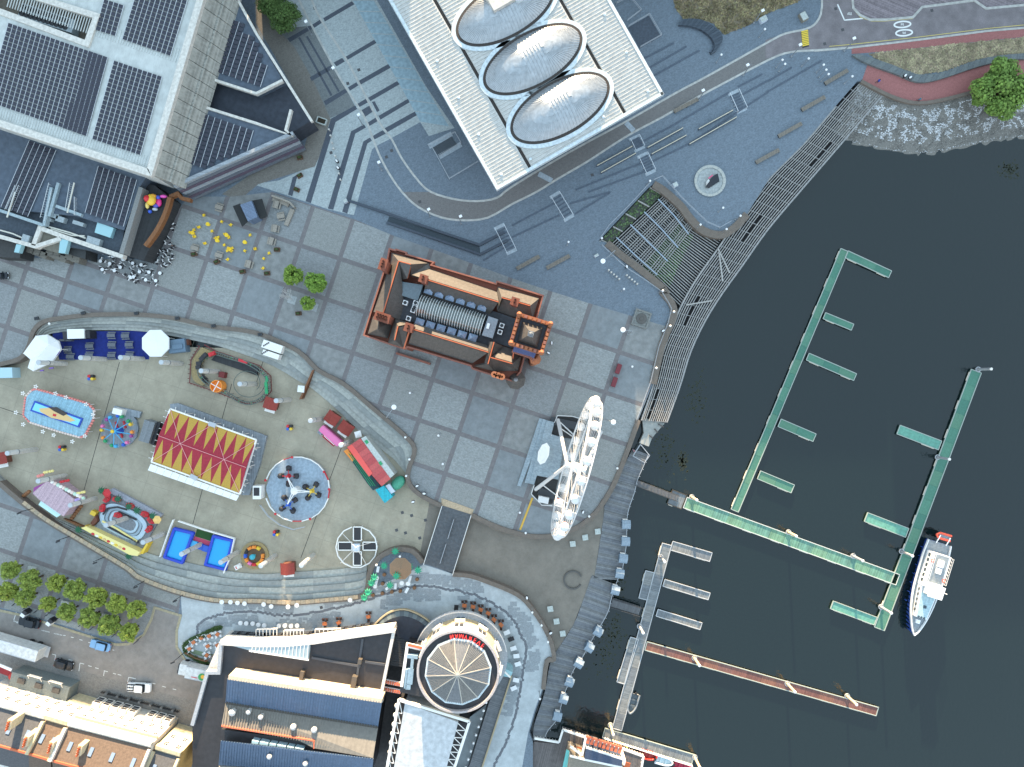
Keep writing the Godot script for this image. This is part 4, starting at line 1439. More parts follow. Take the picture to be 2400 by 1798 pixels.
func build_quay_hall()->void:
	var o:=thing("quay_building","restaurant block with curved white front and blue saw-tooth metal roofs","building",P(850,1600,0))
	var black:=M("black membrane")
	var whitew:=M("white front render",lin(230,226,218),0.8,"w_concrete",4.0)
	var blue:=M("blue metal roof",lin(96,118,144),0.45,"sheets",6.0,0.2)
	var tan:=M("tan metal roof",lin(132,128,120),0.55,"sheets",6.0,0.2)  # tan on the front slopes, blue on the rear slopes
	var trim:=M("orange red trim")
	var steel:=M("painted plant steel")
	var top:=Z(0,3,[1905,585,2209,602])+Z(1,3,[0,602,250,600,500,577,800,530,1190,475])
	var right:=Z(1,3,[1085,1000,1080,1100,1000,1700])
	var left:=Z(0,3,[1660,1700,1660,1310,1780,840,1900,850])
	block(o,"flat_roof",top+right+left,7.0,0.0,black,0.2)
	upright(o,"front_parapet",top,1.0,8.0,4.6,whitew)
	upright(o,"side_parapet",[top[-1]]+right.slice(0,2),0.6,7.8,6.6,whitew)
	upright(o,"side_parapet",[top[0]]+Z(0,3,[1885,845,1785,845,1655,1300]),0.7,7.8,6.6,M("pale grey coping"))
	var ft:=PP(top,7.0)
	for i in ft.size()-1:
		var a: Vector3=ft[i]
		var b: Vector3=ft[i+1]
		var n:=maxi(2,int(a.distance_to(b)/1.6))
		for k in n:
			for r in 2:
				wall_box(o,"window",M("sash glass"),a,b,(k+0.5)/n,1.0+r*2.4,1.0,1.5,0.35)
	for p in [[0,470,180],[240,480,170],[510,470,220]]:
		var s: Array=Z(1,3,[p[0],p[1],p[0]+p[2],p[1]-6,p[0]+p[2],p[1]+50,p[0],p[1]+70])
		var g:=G.new()
		var q:=PP(s,4.2)
		for k in 7:
			var t:=k/6.0
			g.bar(q[0].lerp(q[1],t),q[3].lerp(q[2],t),0.12,0.14)
		g.bar(q[0],q[1],0.14,0.14);g.bar(q[0]-Vector3(0,0.5,0),q[1]-Vector3(0,0.5,0),0.1,0.1)
		part(g,M("white joinery"),"balcony_frame",o)
	var cs:=Z(0,3,[2000,610,2209,625])+Z(1,3,[465,600,450,735,0,660])+Z(0,3,[2150,650])
	block(o,"glass_lean_to",cs,7.9,7.0,M("lean-to glass",lin(150,168,176),0.12))
	var g:=G.new()
	for k in 16:
		var a: Vector2=Z(1,3,[-30+32*k,605])[0]
		var b: Vector2=Z(1,3,[-40+32*k,668+4.2*k])[0]
		g.bar(P(a.x,a.y,8.0),P(b.x,b.y,7.95),0.12,0.1)
	g.bar(P(Z(1,3,[-60,655])[0].x,Z(1,3,[-60,655])[0].y,8.0),P(Z(1,3,[455,735])[0].x,Z(1,3,[455,735])[0].y,8.0),0.2,0.2)
	part(g,M("white joinery"),"glazing_bars",o)
	var lines:=[Z(1,3,[480,715,900,790]),Z(1,3,[920,550,870,880]),Z(1,3,[940,750,1110,775])]
	for l in lines: upright(o,"roof_kerb",l,0.45,7.3,6.9,M("dark kerb",lin(74,76,80),0.7))
	for q in [[405,860,30,90],[850,920,40,120],[915,1000,30,30],[905,730,30,40]]:
		var c: Vector2=Z(1,3,[q[0],q[1]])[0]
		g.box(P(c.x,c.y,7.0),Vector3(q[2]/40.0,1.3,q[3]/40.0),-0.2)
		part(g,M("dark duct",lin(84,78,70),0.6),"duct",o)
	var A:=func(x,y): return Z(1,3,[x,y])[0]
	var f:=func(called,m,pts):
		var l:=[]
		for p in pts: l.append([p[0].x,p[0].y,p[1]])
		face(o,called,m,l,0.2)
	var RH:=11.0
	var VH:=8.6
	var w0: Vector2=A.call(-240,885)
	var w1: Vector2=A.call(1085,1088)
	upright(o,"upstand_wall",[w0,w1],0.8,RH,6.8,M("cream upstand",lin(226,206,178),0.8,"w_concrete",4.0))
	f.call("metal_roof",blue,[[A.call(-245,895),RH],[A.call(1085,1095),RH],[A.call(1050,1310),VH],[A.call(-260,1100),VH]])
	f.call("metal_roof",tan,[[A.call(-262,1108),VH],[A.call(1050,1318),VH],[A.call(1010,1580),RH],[A.call(500,1495),RH-0.6],[A.call(500,1430),RH-0.9],[A.call(-300,1300),RH-0.9]])
	upright(o,"valley_gutter",[A.call(-262,1104),A.call(1050,1314)],0.5,VH+0.15,VH-0.5,M("leaf litter gutter",lin(84,80,74),0.9,"speckle",2.0))
	f.call("metal_roof",blue,[[A.call(-300,1430),RH],[A.call(490,1540),RH],[A.call(1010,1585),RH],[A.call(1000,1720),9.4],[A.call(-320,1640),8.8]])
	f.call("metal_roof",tan,[[A.call(-320,1645),8.8],[A.call(1000,1725),9.4],[A.call(990,1900),RH],[A.call(-340,1800),RH]])
	block(o,"plant_gully",[A.call(-300,1330),A.call(500,1440),A.call(490,1535),A.call(-300,1425)],9.0,6.0,black)
	upright(o,"trim",[A.call(-300,1305),A.call(500,1433),A.call(498,1500)],0.25,RH-0.6,RH-1.2,trim)
	for r in [[[-245,895,1085,1095],[-260,1100,1050,1310],RH,VH,blue,58],[[-262,1108,1050,1318],[-290,1300,1010,1560],VH,RH-0.6,tan,58],[[-300,1430,1010,1585],[-320,1640,1000,1720],RH,9.1,blue,58]]:
		for k in r[5]:
			var t: float=k/(r[5]-1.0)
			var a: Vector2=A.call(lerpf(r[0][0],r[0][2],t),lerpf(r[0][1],r[0][3],t))
			var b: Vector2=A.call(lerpf(r[1][0],r[1][2],t),lerpf(r[1][1],r[1][3],t))
			g.bar(P(a.x,a.y,r[2]+0.06),P(b.x,b.y,r[3]+0.06),0.1,0.14)
		part(g,r[4],"roof_seams",o).set_meta("kind","stuff")
	for q in [[45,1220,0.5,9.6],[325,1305,0.6,9.8],[505,1330,0.6,9.7],[-60,1175,0.5,9.4],[120,1560,0.5,10.4],[430,1620,0.5,10.2],[-200,1180,0.7,9.4]]:
		var c: Vector2=A.call(q[0],q[1])
		var w:=P(c.x,c.y,q[3])
		g.lathe(Vector3(w.x,q[3]-1.4,w.z),[[q[2]*0.8,0.0],[q[2]*0.8,1.4],[q[2],1.5],[q[2],1.9],[q[2]*0.6,2.2],[0.0,2.3]],14)
		part(g,M("galvanised cowl",lin(196,194,188),0.5),"roof_vent",o)
	for k in 6:
		var c: Vector2=A.call(10+75*k,1425+13*k)
		g.box(P(c.x,c.y,9.0),Vector3(1.3+0.4*(k % 2),1.4,1.1),-0.2)
		part(g,M("pale blue plant"),"air_unit",o)
	var sb:=Z(0,3,[1900,560,1950,590,1880,850,1780,840])
	block(o,"front_gable",sb,6.0,0.0,whitew)
func build_cinema()->void:
	var h:=12.0
	var o:=thing("round_cinema","round cream cinema drum with grey twelve sided panelled roof","building",P(1074,1572,0))
	var cream:=M("cream drum render",lin(224,202,160),0.85,"w_concrete",4.0)
	var rimm:=M("pale drum coping",lin(190,182,180),0.6,"w_concrete",3.0)
	var black:=M("black membrane")
	var white:=M("white joinery")
	var c:=P(1074,1573,h)
	var b:=Vector3(c.x,0,c.z)
	o.position=b
	var g:=G.new()
	g.lathe(b,[[8.0,0.0],[8.0,h]],64)
	part(g,cream,"drum_wall",o)
	g.lathe(b,[[8.05,h-0.5],[8.1,h+0.5],[7.7,h+0.5],[7.65,h-0.3],[0.0,h-0.3]],64)
	part(g,rimm,"coping",o)
	g.lathe(b,[[7.66,h-0.26],[6.3,h-0.22],[0.0,h-0.22]],64)
	part(g,black,"gutter_ring",o)
	var tr:=6.35
	g.lathe(b,[[tr+0.25,h-0.2],[tr+0.25,h+0.35],[tr-0.2,h+0.4]],12,1,1,0.13,false)
	part(g,M("pale roof edge"),"roof_upstand",o)
	for k in 12:
		var rm:=M("cinema roof %d" % (k % 3),[lin(138,134,128),lin(128,128,126),lin(134,136,138)][k % 3],0.6,"sheets",4.0)
		var t0:=TAU*k/12+0.13
		var t1:=TAU*(k+1)/12+0.13
		var e0:=b+Vector3(cos(t0)*tr,h+0.36,-sin(t0)*tr)
		var e1:=b+Vector3(cos(t1)*tr,h+0.36,-sin(t1)*tr)
		var ap:=b+Vector3(0,h+1.9,0)
		var tm:=(t0+t1)/2
		g.ang=-tm
		g.up(e0,e1,ap)
		var pn:=part(g,rm,"roof_panel",o)
		for s in range(1,9):
			var f:=s/9.0
			var q:=e0.lerp(e1,f)
			var up:=1.0-absf(f-0.5)*2.0
			g.bar(q+Vector3(0,0.04,0),q.lerp(ap+(q-(e0+e1)/2)*0.08,0.15+0.75*up)+Vector3(0,0.04,0),0.09,0.07)
		for vi in g.v.size(): g.v[vi]-=o.position
		lpart(g,rm,"seam",pn).set_meta("kind","stuff")
		g.bar(e0+Vector3(0,0.05,0),ap+Vector3(0,0.05,0),0.16,0.12)
		part(g,M("pale hip",lin(176,170,158),0.6),"hip",o)
	var word:="EVERYMAN"
	for i in 8:
		var tm:=TextMesh.new()
		tm.text=word[i]
		tm.font_size=110
		tm.pixel_size=0.011
		tm.depth=0.12
		var f:=SystemFont.new()
		f.font_names=PackedStringArray(["Droid Sans"])
		tm.font=f
		var t:=deg_to_rad(47.0+i*7.6)
		var l:=MeshInstance3D.new()
		l.name = "letter"
		l.mesh=tm
		l.material_override=M("red letter",lin(214,44,40),0.5)
		o.add_child(l,true)
		var dir:=Vector3(cos(t),0,-sin(t))
		l.transform=Transform3D(Basis(Vector3(-sin(t),0,-cos(t)) * -1.0,(-dir*0.9+Vector3.UP*0.45).normalized(),(dir*0.45+Vector3.UP*0.9).normalized()).orthonormalized(),dir*7.05+Vector3(0,h+0.5,0))
	g.lathe(b,[[8.0,4.6],[9.6,4.6],[9.6,4.9],[8.0,4.9]],64)
	part(g,M("pale grey coping"),"balcony",o)
	for k in 30:
		var t:=TAU*k/60+0.15
		var p:=b+Vector3(cos(t)*9.5,4.9,-sin(t)*9.5)
		var q:=b+Vector3(cos(t+TAU/60)*9.5,4.9,-sin(t+TAU/60)*9.5)
		g.bar(p,p+Vector3(0,1,0),0.07,0.07)
		g.bar(p+Vector3(0,1,0),q+Vector3(0,1,0),0.09,0.07)
		g.bar(p+Vector3(0,0.5,0),q+Vector3(0,0.5,0),0.05,0.05)
		part(g,white,"balcony_rail",o)
	for k in 7:
		var t:=deg_to_rad(-12.0+34.0*k)
		var d:=Vector3(cos(t),0,-sin(t))
		for r in 2:
			g.box(b+d*8.05+Vector3(0,5.0+r*3.4,0),Vector3(0.3,2.2,2.0),t)
			var w:=part(g,white,"window",o)
			for s in [[-1,0],[1,0],[-1,1],[1,1]]:
				g.box(d*8.1+Basis(Vector3.UP,t)*Vector3(0.12,5.2+r*3.4+s[1]*1.0,s[0]*0.48),Vector3(0.1,0.85,0.8),t)
			lpart(g,M("sash glass"),"pane",w)
		g.box(b+d*8.4+Vector3(0,7.3,0),Vector3(0.6,0.12,2.1),t)
		part(g,white,"hood",o)
	var an:=thing("plant_annex","narrow black roofed plant annex with red topped parapet beside drum","building",P(975,1560,0))
	block(an,"roof",Z(1,3,[1300,610,1440,640,1410,960,1460,1060,1240,1010]),9.0,0.0,black,0.1)
	upright(an,"parapet",Z(1,3,[1440,645,1305,612,1255,965]),0.6,9.7,8.6,white)
	upright(an,"red_coping",Z(1,3,[1436,632,1310,602]),0.5,9.9,9.72,M("orange red trim"))
	for q in [[1355,690,90,30],[1352,750,24,90],[1335,860,50,130],[1318,950,40,40],[1300,880,20,160]]:
		var k: Vector2=Z(1,3,[q[0],q[1]])[0]
		g.box(P(k.x,k.y,9.0),Vector3(q[2]/42.0,1.0,q[3]/42.0),-0.1)
		part(g,M("pale blue duct",lin(150,178,196),0.5,"concrete",3.0),"duct",an)
	var cn:=thing("glass_canopy","dark curved glass canopy between the white front and round cinema","canopy",P(950,1500,0))
	var arc:=smooth(Z(1,3,[985,480,1060,390,1160,320,1280,298,1400,340,1490,400,1545,470]),3)
	var arci:=smooth(Z(1,3,[1010,500,1080,430,1170,375,1275,355,1380,385,1450,430,1500,480]),3)
	for i in arc.size()-1:
		var q:=[P(arc[i].x,arc[i].y,3.6),P(arc[i+1].x,arc[i+1].y,3.6),P(arci[i+1].x,arci[i+1].y,4.3),P(arci[i].x,arci[i].y,4.3)]
		g.up(q[0],q[1],q[2]);g.up(q[0],q[2],q[3])
		g.sides(q,3.4)
		part(g,M("smoked glass %d" % (i % 2),[lin(70,78,82),lin(88,98,100)][i % 2],0.12),"pane",cn)
	var inn:=arci.duplicate()
	inn.append_array(Z(1,3,[1480,600,1420,640,1180,500]))
	block(cn,"canopy_roof",inn,4.2,0.0,M("dark navy roof"))
	upright(cn,"canopy_rail",arc,0.25,4.0,3.3,M("tan timber rail"))
	var lk:=thing("louvre_roof","black louvred roof over the alley beside the round cinema","roof",P(925,1520,0))
	for k in 13:
		var a: Vector2=Z(1,3,[1190-3*k,530+20*k])[0]
		var e: Vector2=Z(1,3,[1300-3*k,545+20*k])[0]
		g.bar(P(a.x,a.y,4.0),P(e.x,e.y,4.0),0.4,0.08)
		part(g,M("black louvre"),"louvre",lk)
	sheet(Z(1,3,[1190,480,1320,520,1260,1000,1160,1700,990,1700,1090,1090]),0.03,M("alley asphalt",lin(84,82,82),0.9,"concrete",6.0),"pavement")
	for y in [920,985]:
		var br:=thing("footbridge",["white railed footbridge with orange red bolts over the alley","white railed footbridge crossing the alley beside blue roof"][0 if y==920 else 1],"bridge",P(915,1600,6.0))
		var a: Vector2=Z(1,3,[1095,y-8])[0]
		var e: Vector2=Z(1,3,[1250,y+22])[0]
		g.bar(P(a.x,a.y,6.0),P(e.x,e.y,6.0),0.9,0.2)
		part(g,white,"deck",br)
		for k in 8:
			var p:=P(lerpf(a.x,e.x,(k+0.5)/8),lerpf(a.y,e.y,(k+0.5)/8),6.1)
			g.box(p,Vector3(0.35,0.5,0.5),-0.2)
			part(g,M("orange red trim"),"bolt_cap",br)
	var wm:=thing("white_hall","plain white membrane roof framed by white trusses below the drum","building",P(1010,1720,0))
	block(wm,"roof",Z(1,3,[1285,1105,1745,1270,1630,1720,1180,1720]),9.6,0.0,M("white membrane",lin(206,210,212),0.7,"concrete",9.0),-0.1)
	for l in [[1232,1080,1120,1720],[1842,1270,1695,1720],[1232,1080,1842,1268]]:
		upright(wm,"frame_beam",Z(1,3,l),0.5,9.9,9.3,white)
	block(wm,"side_well",Z(1,3,[1235,1085,1290,1110,1180,1720,1125,1720]),7.0,0.0,black)
	block(wm,"side_well",Z(1,3,[1740,1270,1838,1280,1700,1720,1620,1720]),7.0,0.0,black)
	for l in [[1236,1090,1120,1290,1165],[1745,1280,1835,1660,1700]]:
		for k in 7:
			var t0:=k/7.0
			var t1:=(k+1)/7.0
			var a: Array
			if l[0]==1236: a=Z(1,3,[1240-105*t0,1100+600*t0,1275-100*t1,1110+600*t1,1235-105*t1,1100+600*t1])
			else: a=Z(1,3,[1738-115*t0,1275+440*t0,1830-130*t1,1280+440*t1,1735-115*t1,1275+440*t1])
			g.bar(P(a[0].x,a[0].y,9.5),P(a[1].x,a[1].y,9.5),0.12,0.12)
			g.bar(P(a[1].x,a[1].y,9.5),P(a[2].x,a[2].y,9.5),0.12,0.12)
		part(g,white,"truss",wm)
	for k in 7:
		var q: Vector2=Z(1,3,[1215-12*k,1130+80*k])[0]
		g.ball(P(q.x,q.y,8.2),Vector3(0.5,0.4,0.6),8)
		part(g,M("white plastic"),"vent_cowl",wm)
	var rp:=thing("ramp","grey boarded ramp running down beside the white roof","ramp",P(1130,1700,0))
	block(rp,"deck",Z(1,3,[2085,870,2205,875,1935,1720,1820,1720]),3.5,0.0,M("ramp boards",lin(118,122,126),0.8,"boards",6.0),1.9)
	upright(rp,"kerb",Z(1,3,[2205,875,1940,1700]),0.3,3.9,3.2,M("tan timber rail"))
	block(rp,"dark_side",Z(1,3,[2060,1060,1985,1120,1840,1230,1710,1720,1830,1720,2080,900]),2.0,0.0,M("dark navy roof"))
	for k in 9:
		var q: Vector2=Z(1,3,[1985-22*k,1100+70*k])[0]
		g.ball(P(q.x,q.y,3.8),Vector3(0.3,0.3,0.3),8)
		part(g,M("white plastic"),"lamp_globe",rp)
	block(rp,"porch",Z(1,3,[2110,790,2215,840,2195,885,2085,865]),4.0,0.0,M("rooflight glass"))
	upright(rp,"porch_edge",Z(1,3,[2110,680,2105,800,2195,885]),0.3,4.4,3.8,white)
func build_restaurant()->void:
	var o:=thing("pier_restaurant","white timber pier restaurant with red trim and railed terraces","building",P(1450,1760,0))
	var white:=M("white joinery")
	var trim:=M("orange red trim")
	block(o,"deck",Z(2,3,[190,1440,410,1460,440,1330,1140,1560,1110,1740,60,1740]),-0.9,-3.0,M("restaurant deck",lin(120,114,112),0.8,"boards",7.0),0.25)
	block(o,"gravel_roof",Z(2,3,[500,1540,640,1600,960,1640,940,1740,470,1740]),4.5,-1.0,M("gravel roof",lin(150,142,128),0.95,"speckle",4.0),0.2)
	block(o,"blue_roof",Z(2,3,[640,1500,955,1600,945,1650,625,1585]),5.0,-1.0,M("navy slate",lin(66,82,108),0.7,"slates",4.0),0.25)
	block(o,"teal_canopy",Z(2,3,[470,1510,505,1525,460,1740,420,1740]),3.6,3.3,M("teal canvas",lin(112,190,186),0.8))
	for l in [[195,1410,405,1445,440,1335,640,1405,860,1465,1135,1565,1105,1740],[505,1480,605,1555,635,1410],[640,1490,955,1590],[500,1560,620,1590,950,1660]]:
		var g:=G.new()
		var q:=PP(Z(2,3,l),0.4 if l[0]==195 else 4.8)
		for i in q.size()-1:
			g.bar(q[i],q[i+1],0.42,0.18)
			g.bar(q[i]-Vector3(0,0.6,0),q[i+1]-Vector3(0,0.6,0),0.1,0.1)
			var n:=maxi(2,int(q[i].distance_to(q[i+1])/0.6))
			for k in n:
				var p: Vector3=q[i].lerp(q[i+1],float(k)/n)
				g.bar(p,p-Vector3(0,1.2,0),0.08,0.08)
		part(g,white,"railing",o)
	for k in 9:
		var t:=(k+0.5)/9.0
		var c: Vector2=Z(2,3,[640+310*t,1430+95*t])[0]
		var g:=G.new()
		g.box(P(c.x,c.y,-0.9),Vector3(0.8,4.6,1.0),-0.28)
		part(g,white,"bay",o)
		g.box(P(c.x,c.y,3.7)-Vector3(0,0,0.3),Vector3(0.6,0.2,1.4),-0.28)
		part(g,trim,"red_trim",o)
	upright(o,"red_trim",Z(2,3,[640,1395,860,1460,950,1490]),0.3,4.0,3.7,trim)
	for q in [[560,1510,0.9],[980,1640,0.8]]:
		var c: Vector2=Z(2,3,[q[0],q[1]])[0]
		var g:=G.new()
		g.box(P(c.x,c.y,0.5),Vector3(1.8,0.2,1.4),-0.28)
		part(g,M("rust timber",lin(178,96,60),0.8,"boards",2.0),"hatch_roof",o)
func pontoon(label: String,a: Vector2,b: Vector2,w: float,deckm: Array,edge: Material,boards_across:=true,called:="pontoon")->Node3D:
	var y:=-1.75
	var p:=P(a.x,a.y,y)
	var q:=P(b.x,b.y,y)
	var o:=thing(called,label,"pontoon",p,"floating pontoons of the marina")
	var d:=(q-p)
	var L:=d.length()
	d=d.normalized()
	var s:=Vector3(-d.z,0,d.x)*(w/K*0.5)
	var n:=maxi(2,int(L/3.2))
	for i in n:
		var g:=G.new()
		var p0:=p.lerp(q,(i+0.004)/n)
		var p1:=p.lerp(q,(i+0.996)/n)
		g.ang=atan2(d.z,d.x)+(0.0 if boards_across else PI/2)
		g.prism([p0-s*0.94,p1-s*0.94,p1+s*0.94,p0+s*0.94],y-0.35)
		part(g,deckm[(i*5+int(a.x)) % deckm.size()],"deck_section",o)
	for k in [-1,1]:
		var g:=G.new()
		g.bar(p+s*k*0.97+Vector3(0,0.02,0),q+s*k*0.97+Vector3(0,0.02,0),0.16,0.2)
		part(g,edge,"edge_beam",o)
	for e in [p,q]:
		var g:=G.new()
		g.bar(e-s,e+s,0.16,0.2)
		part(g,edge,"edge_beam",o)
	for i in n:
		if (i+int(a.y)) % 2: continue
		var g:=G.new()
		var c:=p.lerp(q,(i+0.2)/n)+s*1.04
		var e:=p.lerp(q,(i+0.8)/n)+s*1.04
		g.tube(c+Vector3(0,-0.12,0),e+Vector3(0,-0.12,0),0.13,0.13,8)
		part(g,M("pale fender",lin(206,200,184),0.7),"fender",o)
	return o
func pile_at(x: float,y: float,m: Material,label: String)->void:
	var p:=P(x,y,-2.2)
	var o:=thing("mooring_pile",label,"pile",p,"steel mooring piles")
	var g:=G.new()
	g.tube(p-Vector3(0,1.5,0),p+Vector3(0,4.6,0),0.28,0.28,14)
	part(g,m,"pile",o)
	g.lathe(p,[[0.3,4.55],[0.3,4.75],[0.0,5.0]],14)
	part(g,M("white pile cap",lin(232,230,224),0.5),"cap",o)
	var ring:=[]
	for k in 16: ring.append(p+Vector3(cos(TAU*k/16)*0.5,0,sin(TAU*k/16)*0.5))
	g.ribbon(ring,0.14,-1.55,-1.75,true)
	part(g,M("galvanised steel"),"collar",o)
func build_harbour()->void:
	var green:=[]
	for i in 4: green.append(M("green deck %d" % i,[lin(88,142,122),lin(96,148,126),lin(82,136,118),lin(100,146,122)][i],0.85,"pavers",4.0))
	var mint:=[]
	for i in 2: mint.append(M("mint deck %d" % i,[lin(112,172,152),lin(108,168,150)][i],0.8,"concrete",6.0))
	var walk:=[]
	for i in 3: walk.append(M("pale green deck %d" % i,[lin(120,168,144),lin(126,170,140),lin(114,162,144)][i],0.8,"boards",9.0))
	var timber:=[]
	for i in 3: timber.append(M("silvered boards %d" % i,[lin(138,144,146),lin(128,134,138),lin(146,148,146)][i],0.85,"boards",6.0))
	var redb:=[]
	for i in 4: redb.append(M("red brown boards %d" % i,[lin(142,96,86),lin(130,88,80),lin(150,104,88),lin(138,98,90)][i],0.8,"boards",6.0))
	var edge:=M("pale pontoon edge",lin(156,166,158),0.6)
	var wedge:=M("silver edge",lin(170,174,176),0.6)
	pontoon("long green pontoon spine with pale fenders and five fingers",Vector2(1979,586),Vector2(1722,1197),19,green,edge)
	pontoon("green finger at the far end of the long green spine",Vector2(1984,596),Vector2(2086,643),18,green,edge)
	pontoon("shortest green finger on the long green spine",Vector2(1932,740),Vector2(1998,767),16,green,edge)
	pontoon("long green finger in the middle of the green spine",Vector2(1893,836),Vector2(2004,884),18,green,edge)
	pontoon("green finger with one teal half on the green spine",Vector2(1827,991),Vector2(1909,1026),20,green,edge)
	pontoon("green finger nearest the pale walkway on the green spine",Vector2(1779,1113),Vector2(1858,1146),21,green,edge)
	pontoon("pale green walkway leading from gangway to the moored ship",Vector2(1606,1178),Vector2(2104,1359),27,walk,M("white edge timber",lin(190,194,188),0.6))
	pontoon("outer green pontoon where the blue and white ship lies moored",Vector2(2288,870),Vector2(2061,1474),26,green,edge)
	pontoon("mint finger farthest from the ship on the outer pontoon",Vector2(2106,1007),Vector2(2203,1044),23,mint,edge)
	pontoon("mint finger beside the stern of the ship",Vector2(2030,1212),Vector2(2126,1249),23,mint,edge)
	pontoon("mint finger at the end beyond the bow of the ship",Vector2(1950,1418),Vector2(2052,1456),20,mint,edge)
	pontoon("weathered timber landing stage at the foot of the gangway",Vector2(1570,1164),Vector2(1603,1177),36,timber,M("dark pile timber"))
	pontoon("silver grey timber pontoon spine with wide side platforms",Vector2(1563,1276),Vector2(1446,1710),23,timber,wedge)
	pontoon("silver grey finger at the top of the timber pontoon",Vector2(1574,1279),Vector2(1666,1306),22,timber,wedge)
	pontoon("silver grey finger in the middle of the timber pontoon",Vector2(1556,1366),Vector2(1662,1398),17,timber,wedge)
	pontoon("silver grey finger with red marker on its end",Vector2(1540,1436),Vector2(1643,1468),17,timber,wedge)
	pontoon("grey side platform beside the railed gangway",Vector2(1523,1340),Vector2(1507,1404),21,timber,wedge)
	pontoon("grey side platform opposite the red brown pontoon",Vector2(1487,1496),Vector2(1455,1601),20,timber,wedge)
	pontoon("long red brown boarded pontoon streaked with droppings",Vector2(1514,1514),Vector2(2056,1668),21,redb,edge)
	var je:=pontoon("olive grey jetty with white lattice rail and small boats",Vector2(1415,1718),Vector2(1624,1780),24,timber,edge)
	var g:=G.new()
	var ja:=P(1412,1726,-1.6)
	var jb:=P(1621,1791,-1.6)
	for k in 36:
		var c:=ja.lerp(jb,k/35.0)
		g.bar(c,c+Vector3(0,1.0,0),0.07,0.07)
		if k<35: g.bar(c+Vector3(0,0.1,0),ja.lerp(jb,(k+1)/35.0)+Vector3(0,0.9,0),0.05,0.05)
	g.bar(ja+Vector3(0,1.0,0),jb+Vector3(0,1.0,0),0.1,0.08)
	g.bar(ja+Vector3(0,0.5,0),jb+Vector3(0,0.5,0),0.08,0.06)
	part(g,M("white joinery"),"lattice_rail",je)
	for q in [[Vector2(1491,1131),Vector2(1588,1168),13.0,"narrow grey gangway down to the landing stage"],[Vector2(1434,1412),Vector2(1500,1432),20.0,"wide grey gangway with dark truss rail onto the timber pontoon"]]:
		var a:=P(q[0].x,q[0].y,-1.2)
		var b:=P(q[1].x,q[1].y,-1.5)
		var o:=thing("gangway",q[3],"gangway",a)
		g.ang=atan2(b.z-a.z,b.x-a.x)
		var d:=(b-a).normalized()
		var s: Vector3=Vector3(-d.z,0,d.x)*(q[2]/K/2)
		g.prism([a-s,b-s,b+s,a+s],-1.7)
		part(g,M("gangway boards",lin(118,120,122),0.8,"boards",4.0),"deck",o)
		for k in [-1,1]:
			var n:=12
			for i in n+1:
				var p: Vector3=a.lerp(b,float(i)/n)+s*k
				g.bar(p,p+Vector3(0,1.1,0),0.07,0.07)
				if i<n:
					var p2: Vector3=a.lerp(b,float(i+1)/n)+s*k
					g.bar(p+Vector3(0,0.05,0),p2+Vector3(0,1.05,0),0.06,0.06)
			g.bar(a+s*k+Vector3(0,1.1,0),b+s*k+Vector3(0,1.1,0),0.1,0.1)
			part(g,M("dark truss steel"),"truss_rail",o)
	var pm:=M("galvanised steel")
	var warm:=M("cream pile",lin(208,190,154),0.6)
	for q in [[2289,866,"steel mooring pile at the tip of the outer pontoon"],[2194,1071,"steel mooring pile between the two mint fingers"],[2110,1291,"steel mooring pile beside the ship's hull"],[1846,1246,"cream mooring pile in the middle of the pale walkway"],[1997,1302,"steel mooring pile near the ship end of the walkway"],[1620,1164,"cream mooring pile with lifebuoy beside the landing stage"],[2062,1421,"steel mooring pile near the ship's bow"],[1843,1600,"cream mooring pile standing on the red brown boards"],[1983,1629,"cream mooring pile beside the outer end of red pontoon"],[1498,1466,"steel mooring pile beside the gangway platform"],[1626,1540,"cream mooring pile at the middle of red pontoon"],[1430,1697,"cream mooring pile where timber pontoon meets the jetty"],[1627,1772,"cream mooring pile at the seaward end of the jetty"],[1547,1304,"steel mooring pile at the top of the timber pontoon"]]:
		pile_at(q[0],q[1],warm if "cream" in q[2] else pm,q[2])
	build_ship()
	build_small_boats()
	build_slat_pier()
	build_huts()
func loft(g: G,secs: Array)->void:
	for i in secs.size()-1:
		for j in secs[i].size()-1:
			var a: Vector3=secs[i][j]
			var b: Vector3=secs[i][j+1]
			var c: Vector3=secs[i+1][j+1]
			var d: Vector3=secs[i+1][j]
			g.quad(a,b,c,d)
